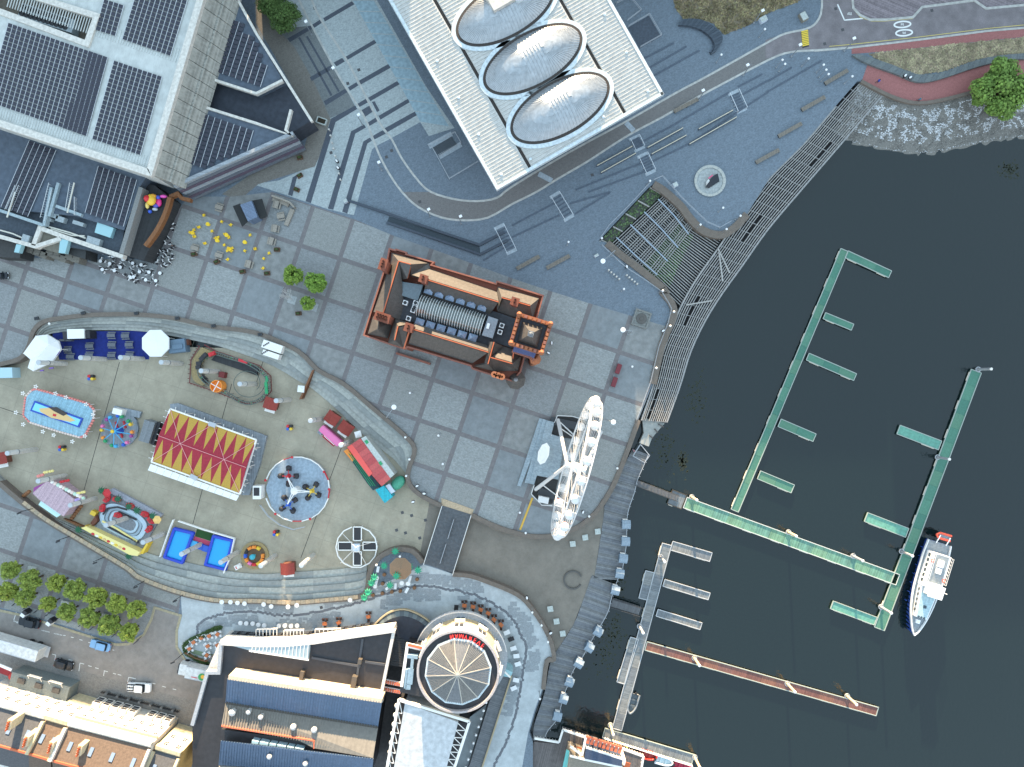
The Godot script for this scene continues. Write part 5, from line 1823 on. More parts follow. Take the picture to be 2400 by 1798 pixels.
func build_ship()->void:
	var st:=P(2192,1268,-2.2)
	var bw:=P(2127,1480,-2.2)
	var dir:=(bw-st)
	var o:=thing("ship","blue and white passenger ship with wheelhouse and orange stern dinghy","ship",st,"",yaw_of(dir.x,dir.z))
	var L:=dir.length()
	var white:=M("ship white",lin(232,234,234),0.4)
	var blue:=M("hull blue",lin(38,72,150),0.4)
	var deckm:=M("ship deck grey",lin(150,160,166),0.7,"concrete",4.0)
	var pale:=M("ship pale deck",lin(186,214,220),0.6,"concrete",4.0)
	var glass:=M("office glass")
	var wid:=func(t: float)->float: return 2.85*pow(clampf(1.0-pow(maxf(0.0,(t-0.42)/0.58),2.0),0.0,1.0),0.75)*(0.9+0.1*minf(1.0,t/0.15))
	for side in [-1,1]:
		var g:=G.new()
		var gb:=G.new()
		var gi:=G.new()
		for i in 24:
			var t0:=i/24.0
			var t1:=(i+1)/24.0
			var w0: float=wid.call(t0)
			var w1: float=wid.call(t1)
			var y0:=1.5+0.9*t0*t0
			var y1:=1.5+0.9*t1*t1
			var a:=Vector3(t0*L,-0.6,w0*0.75*side)
			var b:=Vector3(t1*L-0.6*t1,-0.6,w1*0.75*side)
			var c:=Vector3(t1*L,y1,w1*side)
			var d:=Vector3(t0*L,y0,w0*side)
			if side>0: g.quad(a,b,c,d)
			else: g.quad(b,a,d,c)
			gb.bar(d+Vector3(0,0.12,-0.06*side),c+Vector3(0,0.12,-0.06*side),0.16,0.5)
		lpart(g,blue,"hull_side",o)
		lpart(gb,white,"bulwark",o)
	var g:=G.new()
	g.quad(Vector3(0,-0.6,-1.9),Vector3(0,-0.6,1.9),Vector3(0,1.5,2.56),Vector3(0,1.5,-2.56))
	lpart(g,blue,"transom",o)
	var ring:=[]
	for i in 25: ring.append(Vector3(i/24.0*L,1.35+0.8*(i/24.0)*(i/24.0),wid.call(i/24.0)*0.97))
	for i in range(24,-1,-1): ring.append(Vector3(i/24.0*L,1.35+0.8*(i/24.0)*(i/24.0),-wid.call(i/24.0)*0.97))
	g.flat(ring)
	lpart(g,deckm,"deck",o)
	var hb:=func(called: String,x0: float,x1: float,w0: float,w1: float,y0: float,y1: float,m: Material)->void:
		var k:=G.new()
		var r:=[Vector3(x0,y1,-w0),Vector3(x1,y1,-w1),Vector3(x1,y1,w1),Vector3(x0,y1,w0)]
		k.prism(r,y0)
		lpart(k,m,called,o)
	hb.call("deckhouse",2.2,9.6,1.95,2.0,1.2,3.7,white)
	hb.call("sun_deck",2.4,8.4,1.5,1.55,3.72,3.78,deckm)
	hb.call("trunk_cabin",9.4,16.4,1.95,1.25,1.4,3.0,white)
	hb.call("cabin_top",10.9,16.2,1.6,1.05,3.02,3.08,pale)
	hb.call("wheelhouse",8.8,11.0,1.5,1.4,3.2,5.2,white)
	hb.call("wheelhouse_roof",8.6,11.3,1.65,1.55,5.2,5.35,white)
	hb.call("hatch",3.4,4.9,0.6,0.6,3.78,4.2,white)
	hb.call("hatch",5.1,6.3,0.55,0.55,3.78,4.15,white)
	hb.call("hatch",13.6,14.2,0.3,0.3,3.08,3.25,glass)
	hb.call("locker",17.0,17.8,0.45,0.4,1.8,2.5,white)
	for i in 6:
		for s in [-1,1]:
			g.box(Vector3(3.0+i*1.1,2.3,s*1.97),Vector3(0.7,0.7,0.1))
			lpart(g,glass,"window",o)
	for i in 5:
		for s in [-1,1]:
			g.box(Vector3(10.6+i*1.1,2.2,s*(1.85-i*0.1)),Vector3(0.6,0.45,0.12))
			lpart(g,glass,"window",o)
	for i in 3:
		g.box(Vector3(11.02,4.0,-1.1+i*1.1),Vector3(0.1,0.9,0.8))
		lpart(g,glass,"window",o)
		g.box(Vector3(16.2,3.0,-0.6+i*0.6),Vector3(0.4,0.1,0.4))
		lpart(g,glass,"window",o)
	for s in [-1,1]:
		for i in 9:
			var p:=Vector3(2.4+i*0.72,3.75,s*1.9)
			g.bar(p,p+Vector3(0,1,0),0.05,0.05)
		for k in 2: g.bar(Vector3(2.4,4.25+0.5*k,s*1.9),Vector3(8.2,4.25+0.5*k,s*1.9),0.05,0.05)
		lpart(g,white,"rail",o)
		g.bar(Vector3(0.2,2.2,s*1.1),Vector3(-1.6,2.9,s*1.1),0.16,0.16)
		lpart(g,white,"davit",o)
	g.tube(Vector3(9.6,5.8,0),Vector3(9.4,8.6,0),0.1,0.06,8)
	g.bar(Vector3(9.5,7.2,-1.0),Vector3(9.5,7.2,1.0),0.1,0.1)
	lpart(g,white,"mast",o)
	g.ball(Vector3(9.5,7.9,0.6),Vector3(0.4,0.4,0.4),10)
	lpart(g,white,"radar",o)
	for s in [-1,1]: g.tube(Vector3(-1.5+0.55*s,2.4,-1.5),Vector3(-1.5+0.55*s,2.4,1.0),0.24,0.24,10)
	g.tube(Vector3(-2.05,2.4,1.0),Vector3(-1.5,2.4,1.7),0.24,0.2,10)
	g.tube(Vector3(-0.95,2.4,1.0),Vector3(-1.5,2.4,1.7),0.24,0.2,10)
	var dg:=lpart(g,M("orange rubber"),"stern_dinghy",o)
	g.box(Vector3(-1.5,2.25,-0.2),Vector3(0.9,0.1,2.4))
	lpart(g,deckm,"floor",dg)
	for i in 7:
		g.tube(Vector3(2.0+i*2.0,0.2,2.75),Vector3(2.0+i*2.0,1.0,2.8),0.1,0.1,8)
		lpart(g,blue,"fender",o)
	for p in [[4.0,1.97],[7.4,-1.97]]:
		for k in 12:
			var t0:=TAU*k/12
			var t1:=TAU*(k+1)/12
			g.tube(Vector3(p[0]+cos(t0)*0.34,3.85,p[1]*0.9+sin(t0)*0.34),Vector3(p[0]+cos(t1)*0.34,3.85,p[1]*0.9+sin(t1)*0.34),0.08,0.08,6,false)
		lpart(g,M("orange rubber"),"lifebuoy",o)
func dinghy(label: String,c: Vector2,yaw: float,L: float,W: float,m: Material,inner: Material)->void:
	var o:=thing("small_boat",label,"boat",P(c.x,c.y,-2.2),"small boats",yaw)
	var g:=G.new()
	var rim:=[]
	var n:=20
	for i in n+1:
		var t:=float(i)/n
		rim.append(Vector3((t-0.5)*L,0,W/2*pow(clampf(1.0-pow(maxf(0,(t-0.5)/0.5),2.2),0,1),0.8)))
	for s in [-1,1]:
		for i in n:
			var a: Vector3=rim[i]
			var b: Vector3=rim[i+1]
			a.z*=s;b.z*=s
			g.tube(a+Vector3(0,0.42,0),b+Vector3(0,0.42,0),0.19,0.19,8,false)
			var a2:=Vector3(a.x*0.92,-0.2,a.z*0.6)
			var b2:=Vector3(b.x*0.92,-0.2,b.z*0.6)
			if s>0: g.quad(a2,b2,b+Vector3(0,0.4,0),a+Vector3(0,0.4,0))
			else: g.quad(b2,a2,a+Vector3(0,0.4,0),b+Vector3(0,0.4,0))
	g.quad(Vector3(-L/2,-0.2,-W*0.3),Vector3(-L/2,-0.2,W*0.3),Vector3(-L/2,0.5,W/2),Vector3(-L/2,0.5,-W/2))
	lpart(g,m,"hull",o)
	var ring:=[]
	for p in rim: ring.append(Vector3(p.x*0.94,0.12,p.z*0.85))
	for i in range(n,-1,-1): ring.append(Vector3(rim[i].x*0.94,0.12,-rim[i].z*0.85))
	g.flat(ring)
	lpart(g,inner,"floor",o)
	for k in 2:
		g.box(Vector3(-L*0.2+k*L*0.3,0.25,0),Vector3(0.35,0.1,W*0.8))
		lpart(g,inner,"thwart",o)
	g.box(Vector3(-L/2-0.15,0.2,0),Vector3(0.4,0.7,0.4))
	lpart(g,M("outboard black",lin(40,42,46),0.4),"outboard",o)
func build_small_boats()->void:
	var gr:=M("grey rubber",lin(128,134,138),0.6)
	dinghy("grey open dinghy moored against the timber pontoon",Vector2(1482,1648),yaw_of(-0.3,1.0),4.4,1.9,gr,M("dinghy floor",lin(86,94,98),0.7))
	dinghy("yellow open boat under the jetty rail beside restaurant",Vector2(1450,1746),yaw_of(1.0,0.3),3.8,1.4,M("yellow hull",lin(214,196,64),0.4),M("tan floor",lin(150,140,100),0.7))
	dinghy("red open boat second along the jetty",Vector2(1518,1768),yaw_of(1.0,0.28),4.0,1.8,M("red hull",lin(214,62,46),0.4),M("dark red floor"))
	dinghy("white open boat between the red and crimson boats",Vector2(1556,1782),yaw_of(1.0,0.28),3.9,1.7,M("white hull",lin(230,232,232),0.4),M("pale floor",lin(180,200,206),0.6))
	dinghy("crimson open boat at the outer end of the jetty",Vector2(1600,1795),yaw_of(1.0,0.28),4.0,1.6,M("crimson hull",lin(200,40,76),0.4),M("crimson floor",lin(160,40,66),0.6))
	var wd:=M("drifting weed",lin(54,60,44),0.9,"speckle",3.0)
	var r:=RandomNumberGenerator.new()
	r.seed=41
	for c in [[1635,935,30,55],[1560,1060,30,60],[1600,1080,14,30],[1420,1530,36,70],[1440,1480,26,40],[1445,1375,22,30],[2365,400,26,20]]:
		var g:=G.new()
		for i in 130:
			var p:=Vector2(c[0]+r.randfn(0,0.45)*c[2],c[1]+r.randfn(0,0.45)*c[3])
			var w:=P(p.x,p.y,-2.19)
			var s:=r.randf_range(0.06,0.28)
			var a:=r.randf()*TAU
			g.up(w+Vector3(cos(a),0,sin(a))*s,w+Vector3(cos(a+2),0,sin(a+2))*s,w+Vector3(cos(a+4),0,sin(a+4))*s*1.6)
		stuff(g,wd,"weed","drifting weed on the harbour water near the quay","weed")
func build_slat_pier()->void:
	var wood:=[M("silver slat a",lin(182,180,176),0.85,"boards",3.0),M("silver slat b",lin(172,172,170),0.85,"boards",3.0),M("silver slat c",lin(190,188,182),0.85,"boards",3.0)]
	var o:=thing("slat_pier","curving open pier of silvered parallel timber slats above dark water","pier",P(1600,760,-2.2))
	var left:=smooth(XY([2012,190,1960,247,1881,340,1805,415,1740,497,1683,580,1630,655,1594,719,1578,760,1550,820,1531,900,1502,985]),3)
	var right:=smooth(XY([2069,225,1976,334,1876,450,1800,540,1740,625,1689,696,1650,760,1618,830,1597,900,1564,990]),3)
	var n:=37
	var a:=resample(left,n)
	var b:=resample(right,n)
	for j in 14:
		var f:=(j+0.3)/13.6
		for seg in range(0,n-1,3):
			if (j*7+seg*5) % 31==0: continue
			var g:=G.new()
			for i in range(seg,mini(seg+3,n-1)):
				var p: Vector2=a[i].lerp(b[i],f)
				var q: Vector2=a[i+1].lerp(b[i+1],f)
				g.bar(P(p.x,p.y,-0.35),P(q.x,q.y,-0.35),0.17 if j % 13 else 0.34,0.22)
			part(g,wood[(j+seg) % 3],"slat",o)
	for i in n:
		var g:=G.new()
		g.bar(P(a[i].x,a[i].y,-0.62),P(b[i].x,b[i].y,-0.62),0.12,0.3)
		part(g,wood[1],"joist",o)
	for i in range(0,n,4):
		for f in [0.05,0.5,0.95]:
			var g:=G.new()
			var p: Vector2=a[i].lerp(b[i],f)
			var w:=P(p.x,p.y,-0.7)
			g.tube(w-Vector3(0,3.5,0),w,0.18,0.18,8)
			part(g,M("dark pile timber"),"post",o)
	for k in [[1683,583,1710,640],[1685,590,1694,660],[1608,715,1668,705]]:
		var g:=G.new()
		g.bar(P(k[0],k[1],-0.1),P(k[2],k[3],-0.1),0.3,0.2)
		part(g,wood[2],"brace",o)
	var g:=G.new()
	var ring:=[]
	for p in a: ring.append(P(p.x,p.y,-2.12))
	for i in range(n-1,-1,-1): ring.append(P(b[i].x,b[i].y,-2.12))
	g.flat(ring)
	setting(g,M("black dock mud"),"underlay")  # black sheet seen through the gaps between the slats
	var V3:=func(x,y): return Vector2(1350+x/S4,380+y/S4)
	var bed:=[V3.call(960,320),V3.call(300,1000),V3.call(600,1230),V3.call(1130,1640)]+XY([1594,722,1640,645,1694,560]) + [V3.call(1750,930),V3.call(1450,700),V3.call(1130,380)]
	g.flat(PP(bed,-2.1))
	setting(g,M("black dock mud"),"underlay")  # same black sheet below the inlet beams
	var k:=thing("timber_skeleton","open timber dock skeleton of crossed slats over green planting","pier",P(1500,560,-2.1))
	var s0: Vector2=V3.call(1150,400)
	var s1: Vector2=V3.call(420,1060)
	var s1b: Vector2=V3.call(1100,1620)
	var top:=[V3.call(1150,400),V3.call(1380,610),V3.call(1480,760),V3.call(1600,870),V3.call(1800,950),Vector2(1690,562)]
	var bot:=[V3.call(430,1060),V3.call(620,1225),V3.call(800,1370),V3.call(1000,1520),V3.call(1130,1640),Vector2(1594,719)]
	top=resample(top,41)
	bot=resample(bot,41)
	var at:=func(u: float,t: float)->Vector2:
		var i:=clampf(u,0,0.9999)*40.0
		var p: Vector2=top[int(i)].lerp(top[int(i)+1],fmod(i,1.0))
		var q: Vector2=bot[int(i)].lerp(bot[int(i)+1],fmod(i,1.0))
		return p.lerp(q,t)
	for i in 30:
		var t:=(i+0.5)/30.0
		for seg in [[0.06,0.5],[0.5,1.0]]:
			var p: Vector2=at.call(seg[0],t)
			var q: Vector2=at.call(seg[1],t)
			g.bar(P(p.x,p.y,-1.0),P(q.x,q.y,-1.0),0.17,0.2)
			part(g,wood[i % 3],"slat",k)
	for bg in [0.02,0.17,0.33,0.5]:
		for j in 4:
			for seg in 3:
				var p: Vector2=at.call(bg+j*0.028,seg/3.0)
				var q: Vector2=at.call(bg+j*0.028,(seg+1)/3.0)
				g.bar(P(p.x,p.y,-0.6),P(q.x,q.y,-0.6),0.15,0.2)
				part(g,wood[(j+seg) % 3],"beam",k)
	for t in [0.12,0.37,0.62,0.87]:
		for seg in 2:
			var p: Vector2=at.call(0.0+seg*0.3,t+0.02*seg)
			var q: Vector2=at.call(0.3+seg*0.3,t+0.02*seg+0.02)
			g.bar(P(p.x,p.y,-0.3),P(q.x,q.y,-0.3),0.25,0.15)
			part(g,M("pale blue plank",lin(150,164,176),0.8),"plank",k)
	var strip:=[V3.call(960,330),V3.call(320,1005),V3.call(430,1060),V3.call(1120,420)]
	sheet(strip,-0.9,M("grey planting soil",lin(88,92,84),0.95,"speckle",3.0),"planting_bed")
	scatter_leaf(strip,900,Color(0.09,0.14,0.06),"low grey green planting beside the inlet railing",-0.88)
	var lawn:=[at.call(0.42,0.15),at.call(0.66,0.12),at.call(0.72,0.5),at.call(0.78,0.9),at.call(0.42,0.98)]
	sheet(lawn,-2.05,M("pond weed green",lin(58,92,44),0.9,"speckle",4.0),"lawn")
	scatter_leaf(lawn,1500,Color(0.07,0.17,0.04),"bright green water plants beneath the timber skeleton",-2.04)
	for t in 5:
		var p: Vector2=(strip[0] as Vector2).lerp(strip[1],t/4.0)
		var q: Vector2=(strip[3] as Vector2).lerp(strip[2],t/4.0)
		g.bar(P(p.x,p.y,-0.4),P(q.x,q.y,-0.4),0.25,0.3)
		part(g,wood[0],"beam",k)
	rail_line("glass and steel railing along the planted side of inlet",V(1350,380,S4,[960,265,800,440,640,610,420,830,320,975]),0.0,0.06)
	rail_line("thin steel railing round the platform corner",V(1350,380,S4,[1000,240,1110,190,1370,480,1680,780,1850,855,2000,770]),0.0,0.05)
	rail_line("thin steel railing along the inlet and quay edge",V(1350,380,S4,[330,1080,640,1370,860,1510,1100,1680])+Z(2,1,[1345,960,1370,1010,1340,1130,1260,1340,1190,1640])+Z(2,2,[1070,310]),0.0,0.05)
func rail_line(label: String,pts: Array,y: float,w: float,m: Material=null)->void:
	var q:=PP(pts,y)
	var o:=thing("railing",label,"railing",q[0])
	var st:=m if m else M("galvanised steel")
	for k in 2:
		var g:=G.new()
		for i in q.size()-1: g.bar(q[i]+Vector3(0,0.55+0.5*k,0),q[i+1]+Vector3(0,0.55+0.5*k,0),w,w)
		part(g,st,"rail",o)
	for i in q.size()-1:
		var n:=maxi(1,int(q[i].distance_to(q[i+1])/2.0))
		for j in n:
			var g:=G.new()
			var p: Vector3=q[i].lerp(q[i+1],float(j)/n)
			g.bar(p,p+Vector3(0,1.08,0),0.07,0.07)
			part(g,st,"post",o)
func scatter_leaf(poly: Array,n: int,col: Color,label: String,y: float)->void:
	var g:=G.new()
	var lo:=Vector2(1e9,1e9)
	var hi:=-lo
	for p in poly:
		lo=lo.min(p);hi=hi.max(p)
	for t in n:
		var p:=Vector2(rng.randf_range(lo.x,hi.x),rng.randf_range(lo.y,hi.y))
		if not Geometry2D.is_point_in_polygon(p,PackedVector2Array(poly)): continue
		var w:=P(p.x,p.y,y+rng.randf()*0.3)
		var c:=rng.randf_range(0.6,1.5)
		g.col=Color(col.r*c,col.g*c,col.b*c)
		var a:=rng.randf()*TAU
		var s:=rng.randf_range(0.12,0.4)
		g.up(w+Vector3(cos(a),0.1,sin(a))*s,w+Vector3(cos(a+2.1),0,sin(a+2.1))*s,w+Vector3(cos(a+4.2),0.2,sin(a+4.2))*s)
	var m:=M("grass blades",Color.WHITE,0.9)
	m.vertex_color_use_as_albedo=true
	stuff(g,m,"planting",label,"plants")
func build_huts()->void:
	var proto: Node3D=null
	var wallm:=M("blue grey hut board",lin(108,128,146),0.8,"w_concrete",3.0)
	var roofm:=M("pale hut roof",lin(150,168,182),0.6,"w_concrete",3.0)
	var spots:=Z(2,2,[975,1200,970,1345,950,1490,920,1620])+Z(2,3,[882,112,735,465,660,600,570,735,490,895,440,1040,387,1190])
	var yaws:=[0.0,-0.02,-0.12,-0.15,-0.2,-0.5,-0.5,-0.5,-0.35,-0.3,-0.25]
	for i in spots.size():
		var at: Vector3=P(spots[i].x,spots[i].y,-1.4)
		var lab:="small blue grey gabled hut on the water edge of boardwalk"
		if proto==null:
			proto=thing("market_hut",lab,"hut",at,"gabled huts along the boardwalk",yaws[i])
			var g:=G.new()
			g.box(Vector3.ZERO,Vector3(1.6,1.9,1.6))
			lpart(g,wallm,"wall",proto)
			g.quad(Vector3(-0.9,2.3,-0.15),Vector3(0.9,2.3,-0.15),Vector3(0.9,1.8,-0.95),Vector3(-0.9,1.8,-0.95))
			g.quad(Vector3(-0.9,1.8,0.95),Vector3(0.9,1.8,0.95),Vector3(0.9,2.3,-0.15),Vector3(-0.9,2.3,-0.15))
			lpart(g,roofm,"roof",proto)
			g.box(Vector3(-0.2,0.8,-1.05),Vector3(1.0,0.9,0.1))
			lpart(g,M("white joinery"),"notice_board",proto)
		else:
			copy(proto,at,yaws[i],lab,"market_hut")
	var cube: Node3D=null
	for q in Z(2,2,[738,1270,630,1322,523,1377])+Z(2,3,[330,288,383,395,437,500]):
		var at:=P(q.x,q.y,-1.49)
		if cube==null:
			cube=thing("stone_cube","square white stone seat on the basin floor","seat",at,"square stone seats in the basin",0.1)
			var g:=G.new()
			g.box(Vector3(0,0,0),Vector3(1.1,0.4,1.1))
			lpart(g,M("grey seat base"),"base",cube)
			g.box(Vector3(0,0.4,0),Vector3(1.2,0.08,1.2))
			lpart(g,M("pale seat stone"),"top",cube)
		else: copy(cube,at,0.1+rng.randf()*0.1,"","stone_cube")
	var rc: Vector2=Z(2,3,[525,40])[0]
	var ro:=thing("ring_seat","dark steel ring set on the basin floor","sculpture",P(rc.x,rc.y,-1.49))
	var rr:=[]
	for k in 40: rr.append(P(rc.x,rc.y,-1.49)+Vector3(cos(TAU*(k+4)/46),0,sin(TAU*(k+4)/46))*1.9)
	var g:=G.new()
	g.ribbon(rr,0.3,-1.1,-1.49)
	part(g,M("dark bronze"),"ring",ro)
func build_wheel()->void:
	var hub:=P(1350,1096,17.0)
	var base:=Vector3(hub.x,0,hub.z)
	var o:=thing("ferris_wheel","tall white ferris wheel with domed gondolas beside the quay","ferris wheel",base)
	var white:=M("wheel white paint",lin(214,214,212),0.45)
	var redm:=M("wheel red trim",lin(206,52,56),0.5)
	var d:=Vector3(0.281,0,-0.96).normalized()
	var nrm:=Vector3(0.96,0,0.281).normalized()
	var R:=13.2
	var N:=24
	var pt:=func(t: float,r: float,s: float)->Vector3: return hub+d*cos(t)*r+Vector3.UP*sin(t)*r+nrm*s
	for s in [-0.95,0.95]:
		for r in [R,R-1.3]:
			var g:=G.new()
			for k in 72: g.tube(pt.call(TAU*k/72,r,s),pt.call(TAU*(k+1)/72,r,s),0.1 if r==R else 0.06,0.1 if r==R else 0.06,6,false)
			part(g,white,"rim",o)
	for k in N:
		var t:=TAU*k/N
		var g:=G.new()
		for s in [-0.95,0.95]:
			g.tube(pt.call(t,0.7,s*0.9),pt.call(t,R,s),0.028,0.028,5,false)
			g.tube(pt.call(t,R-1.3,s),pt.call(t+TAU/N/2,R,s),0.028,0.028,5,false)
			g.tube(pt.call(t+TAU/N/2,R,s),pt.call(t+TAU/N,R-1.3,s),0.028,0.028,5,false)
		g.tube(pt.call(t,R,-0.95),pt.call(t,R,0.95),0.08,0.08,6,false)
		g.tube(pt.call(t,R-1.3,-0.95),pt.call(t+TAU/N/2,R,0.95),0.04,0.04,5,false)
		part(g,white,"spoke",o)
	var g:=G.new()
	g.tube(hub-nrm*1.9,hub+nrm*1.9,0.55,0.55,16)
	g.tube(hub-nrm*1.0,hub+nrm*1.0,0.95,0.95,16)
	part(g,white,"hub",o)
	for k in N:
		var t:=TAU*k/N+0.06
		var c: Vector3=pt.call(t,R+0.1,0)
		var gon:=Node3D.new()
		gon.name = "gondola"
		o.add_child(gon,true)
		gon.position=c-base
		gon.rotation.y=yaw_of(d.x,d.z)
		g.lathe(Vector3(0,-1.9,0),[[0.0,0.0],[0.6,0.05],[0.78,0.35],[0.8,0.75]],14)
		lpart(g,white,"tub",gon)
		g.lathe(Vector3(0,-0.55,0),[[0.86,0.0],[0.8,0.2],[0.5,0.46],[0.0,0.58]],14)
		lpart(g,white,"canopy",gon)
		for q in 4: g.bar(Vector3(cos(TAU*q/4)*0.75,-1.2,sin(TAU*q/4)*0.75),Vector3(cos(TAU*q/4)*0.75,-0.45,sin(TAU*q/4)*0.75),0.07,0.07)
		g.bar(Vector3(0,-0.1,-0.95),Vector3(0,-0.1,0.95),0.1,0.1)
		lpart(g,white,"frame",gon)
		if k % 3==0:
			g.lathe(Vector3(0,-1.2,0),[[0.82,0.0],[0.83,0.12],[0.7,0.14]],14)
			lpart(g,redm,"trim_band",gon)
	var legs:=[[P(1308,985,0.6),-1.7],[P(1256,1147,0.6),-1.7],[P(1408,1012,0.6),1.7],[P(1360,1170,0.6),1.7]]
	for l in legs:
		g.tube(l[0],hub+nrm*l[1],0.42,0.3,12)
		part(g,white,"leg",o)
	g.tube(legs[0][0],P(1345,1020,0.6),0.15,0.15,8)
	g.tube(legs[0][0].lerp(hub,0.2),P(1340,1022,0.6),0.12,0.12,8)
	g.tube(legs[1][0].lerp(hub,0.2),P(1330,1180,0.6),0.12,0.12,8)
	part(g,white,"brace",o)
	for q in [[1290,985,1380,1005],[1262,1150,1350,1180]]:
		g.bar(P(q[0],q[1],0.35),P(q[2],q[3],0.35),1.6,0.7)
		part(g,M("dark steel base",lin(58,62,66),0.7),"base_frame",o)
	var pl:=thing("boarding_deck","pale blue boarding deck with white ticket booth by the wheel","platform",P(1270,1060,0))
	var dk:=M("pale blue deck",lin(168,184,192),0.6,"pavers",12.0)
	block(pl,"deck",Z(2,2,[300,315,365,330,340,435,455,470,400,825,215,790,190,870,150,860]),0.9,0.0,dk,GANG)
	block(pl,"step",Z(2,2,[237,295,300,315,75,885,45,878]),0.45,0.0,dk,GANG)
	block(pl,"step",Z(2,2,[268,303,300,313,150,860,110,852]),0.68,0.44,dk,GANG)
	var c: Vector2=Z(2,2,[268,592])[0]
	g.lathe(P(c.x,c.y,0.9),[[1.5,0.0],[1.5,2.2],[1.7,2.25],[1.7,2.5],[1.2,2.5],[1.15,2.4],[0.0,2.4]],8,0.7,1.4,-0.3,false)
	part(g,M("white joinery"),"ticket_booth",pl)
	for l in [[365,330,390,270,520,278,640,312],[190,870,165,945,255,1040,345,1045],[340,435,340,445]]:
		rail_line("white barrier rail %s the ferris wheel" % ("beyond" if l[0]==365 else "below" if l[0]==190 else "beside"),Z(2,2,l),0.0,0.12,white)
	sheet(Z(2,2,[370,335,395,280,520,285,600,310,560,480,450,465,342,432]),0.05,M("dark rubber mat"),"mat")
	sheet(Z(2,2,[215,792,400,828,350,1035,255,1035,168,945]),0.05,M("dark rubber mat"),"mat")
	var gb:=thing("generator","white generator box beside the foot of the wheel","generator",P(1273,1169,0),"",-0.2)
	g.box(Vector3.ZERO,Vector3(2.2,1.8,1.3))
	lpart(g,white,"casing",gb)
	for k in 5: g.box(Vector3(-0.8+k*0.4,0.5,0.66),Vector3(0.2,0.9,0.05))
	lpart(g,M("fan black"),"grille",gb)
	var yb:=thing("cable_ramp","yellow cable ramp across the paving below the wheel","cable ramp",P(1240,1200,0))
	g.bar(P(1248,1167,0.06),P(1219,1242,0.06),0.4,0.1)
	part(g,M("yellow rubber",lin(206,164,66),0.7),"ramp",yb)
const SF:=3.1725
func Q(x0: float,y0: float,x: float,y: float)->Vector2: return Vector2(x0+x/SF,y0+y/SF)
var FL:=-1.5
func ringpts(c: Vector2,r: float,n: int,h: float,ph:=0.0)->Array:
	var o:=[]
	var w:=P(c.x,c.y,h)
	for k in n: o.append(w+Vector3(cos(TAU*k/n+ph)*r,0,sin(TAU*k/n+ph)*r))
	return o
func tent(o: Node3D,m: Material,ring: Array,apex: Vector3,drop: float)->void:
	for k in ring.size():
		var g:=G.new()
		var a: Vector3=ring[k]
		var b: Vector3=ring[(k+1) % ring.size()]
		g.up(a,b,apex)
		g.quad(a,a-Vector3(0,drop,0),b-Vector3(0,drop,0),b)
		part(g,m,"canopy_panel",o)
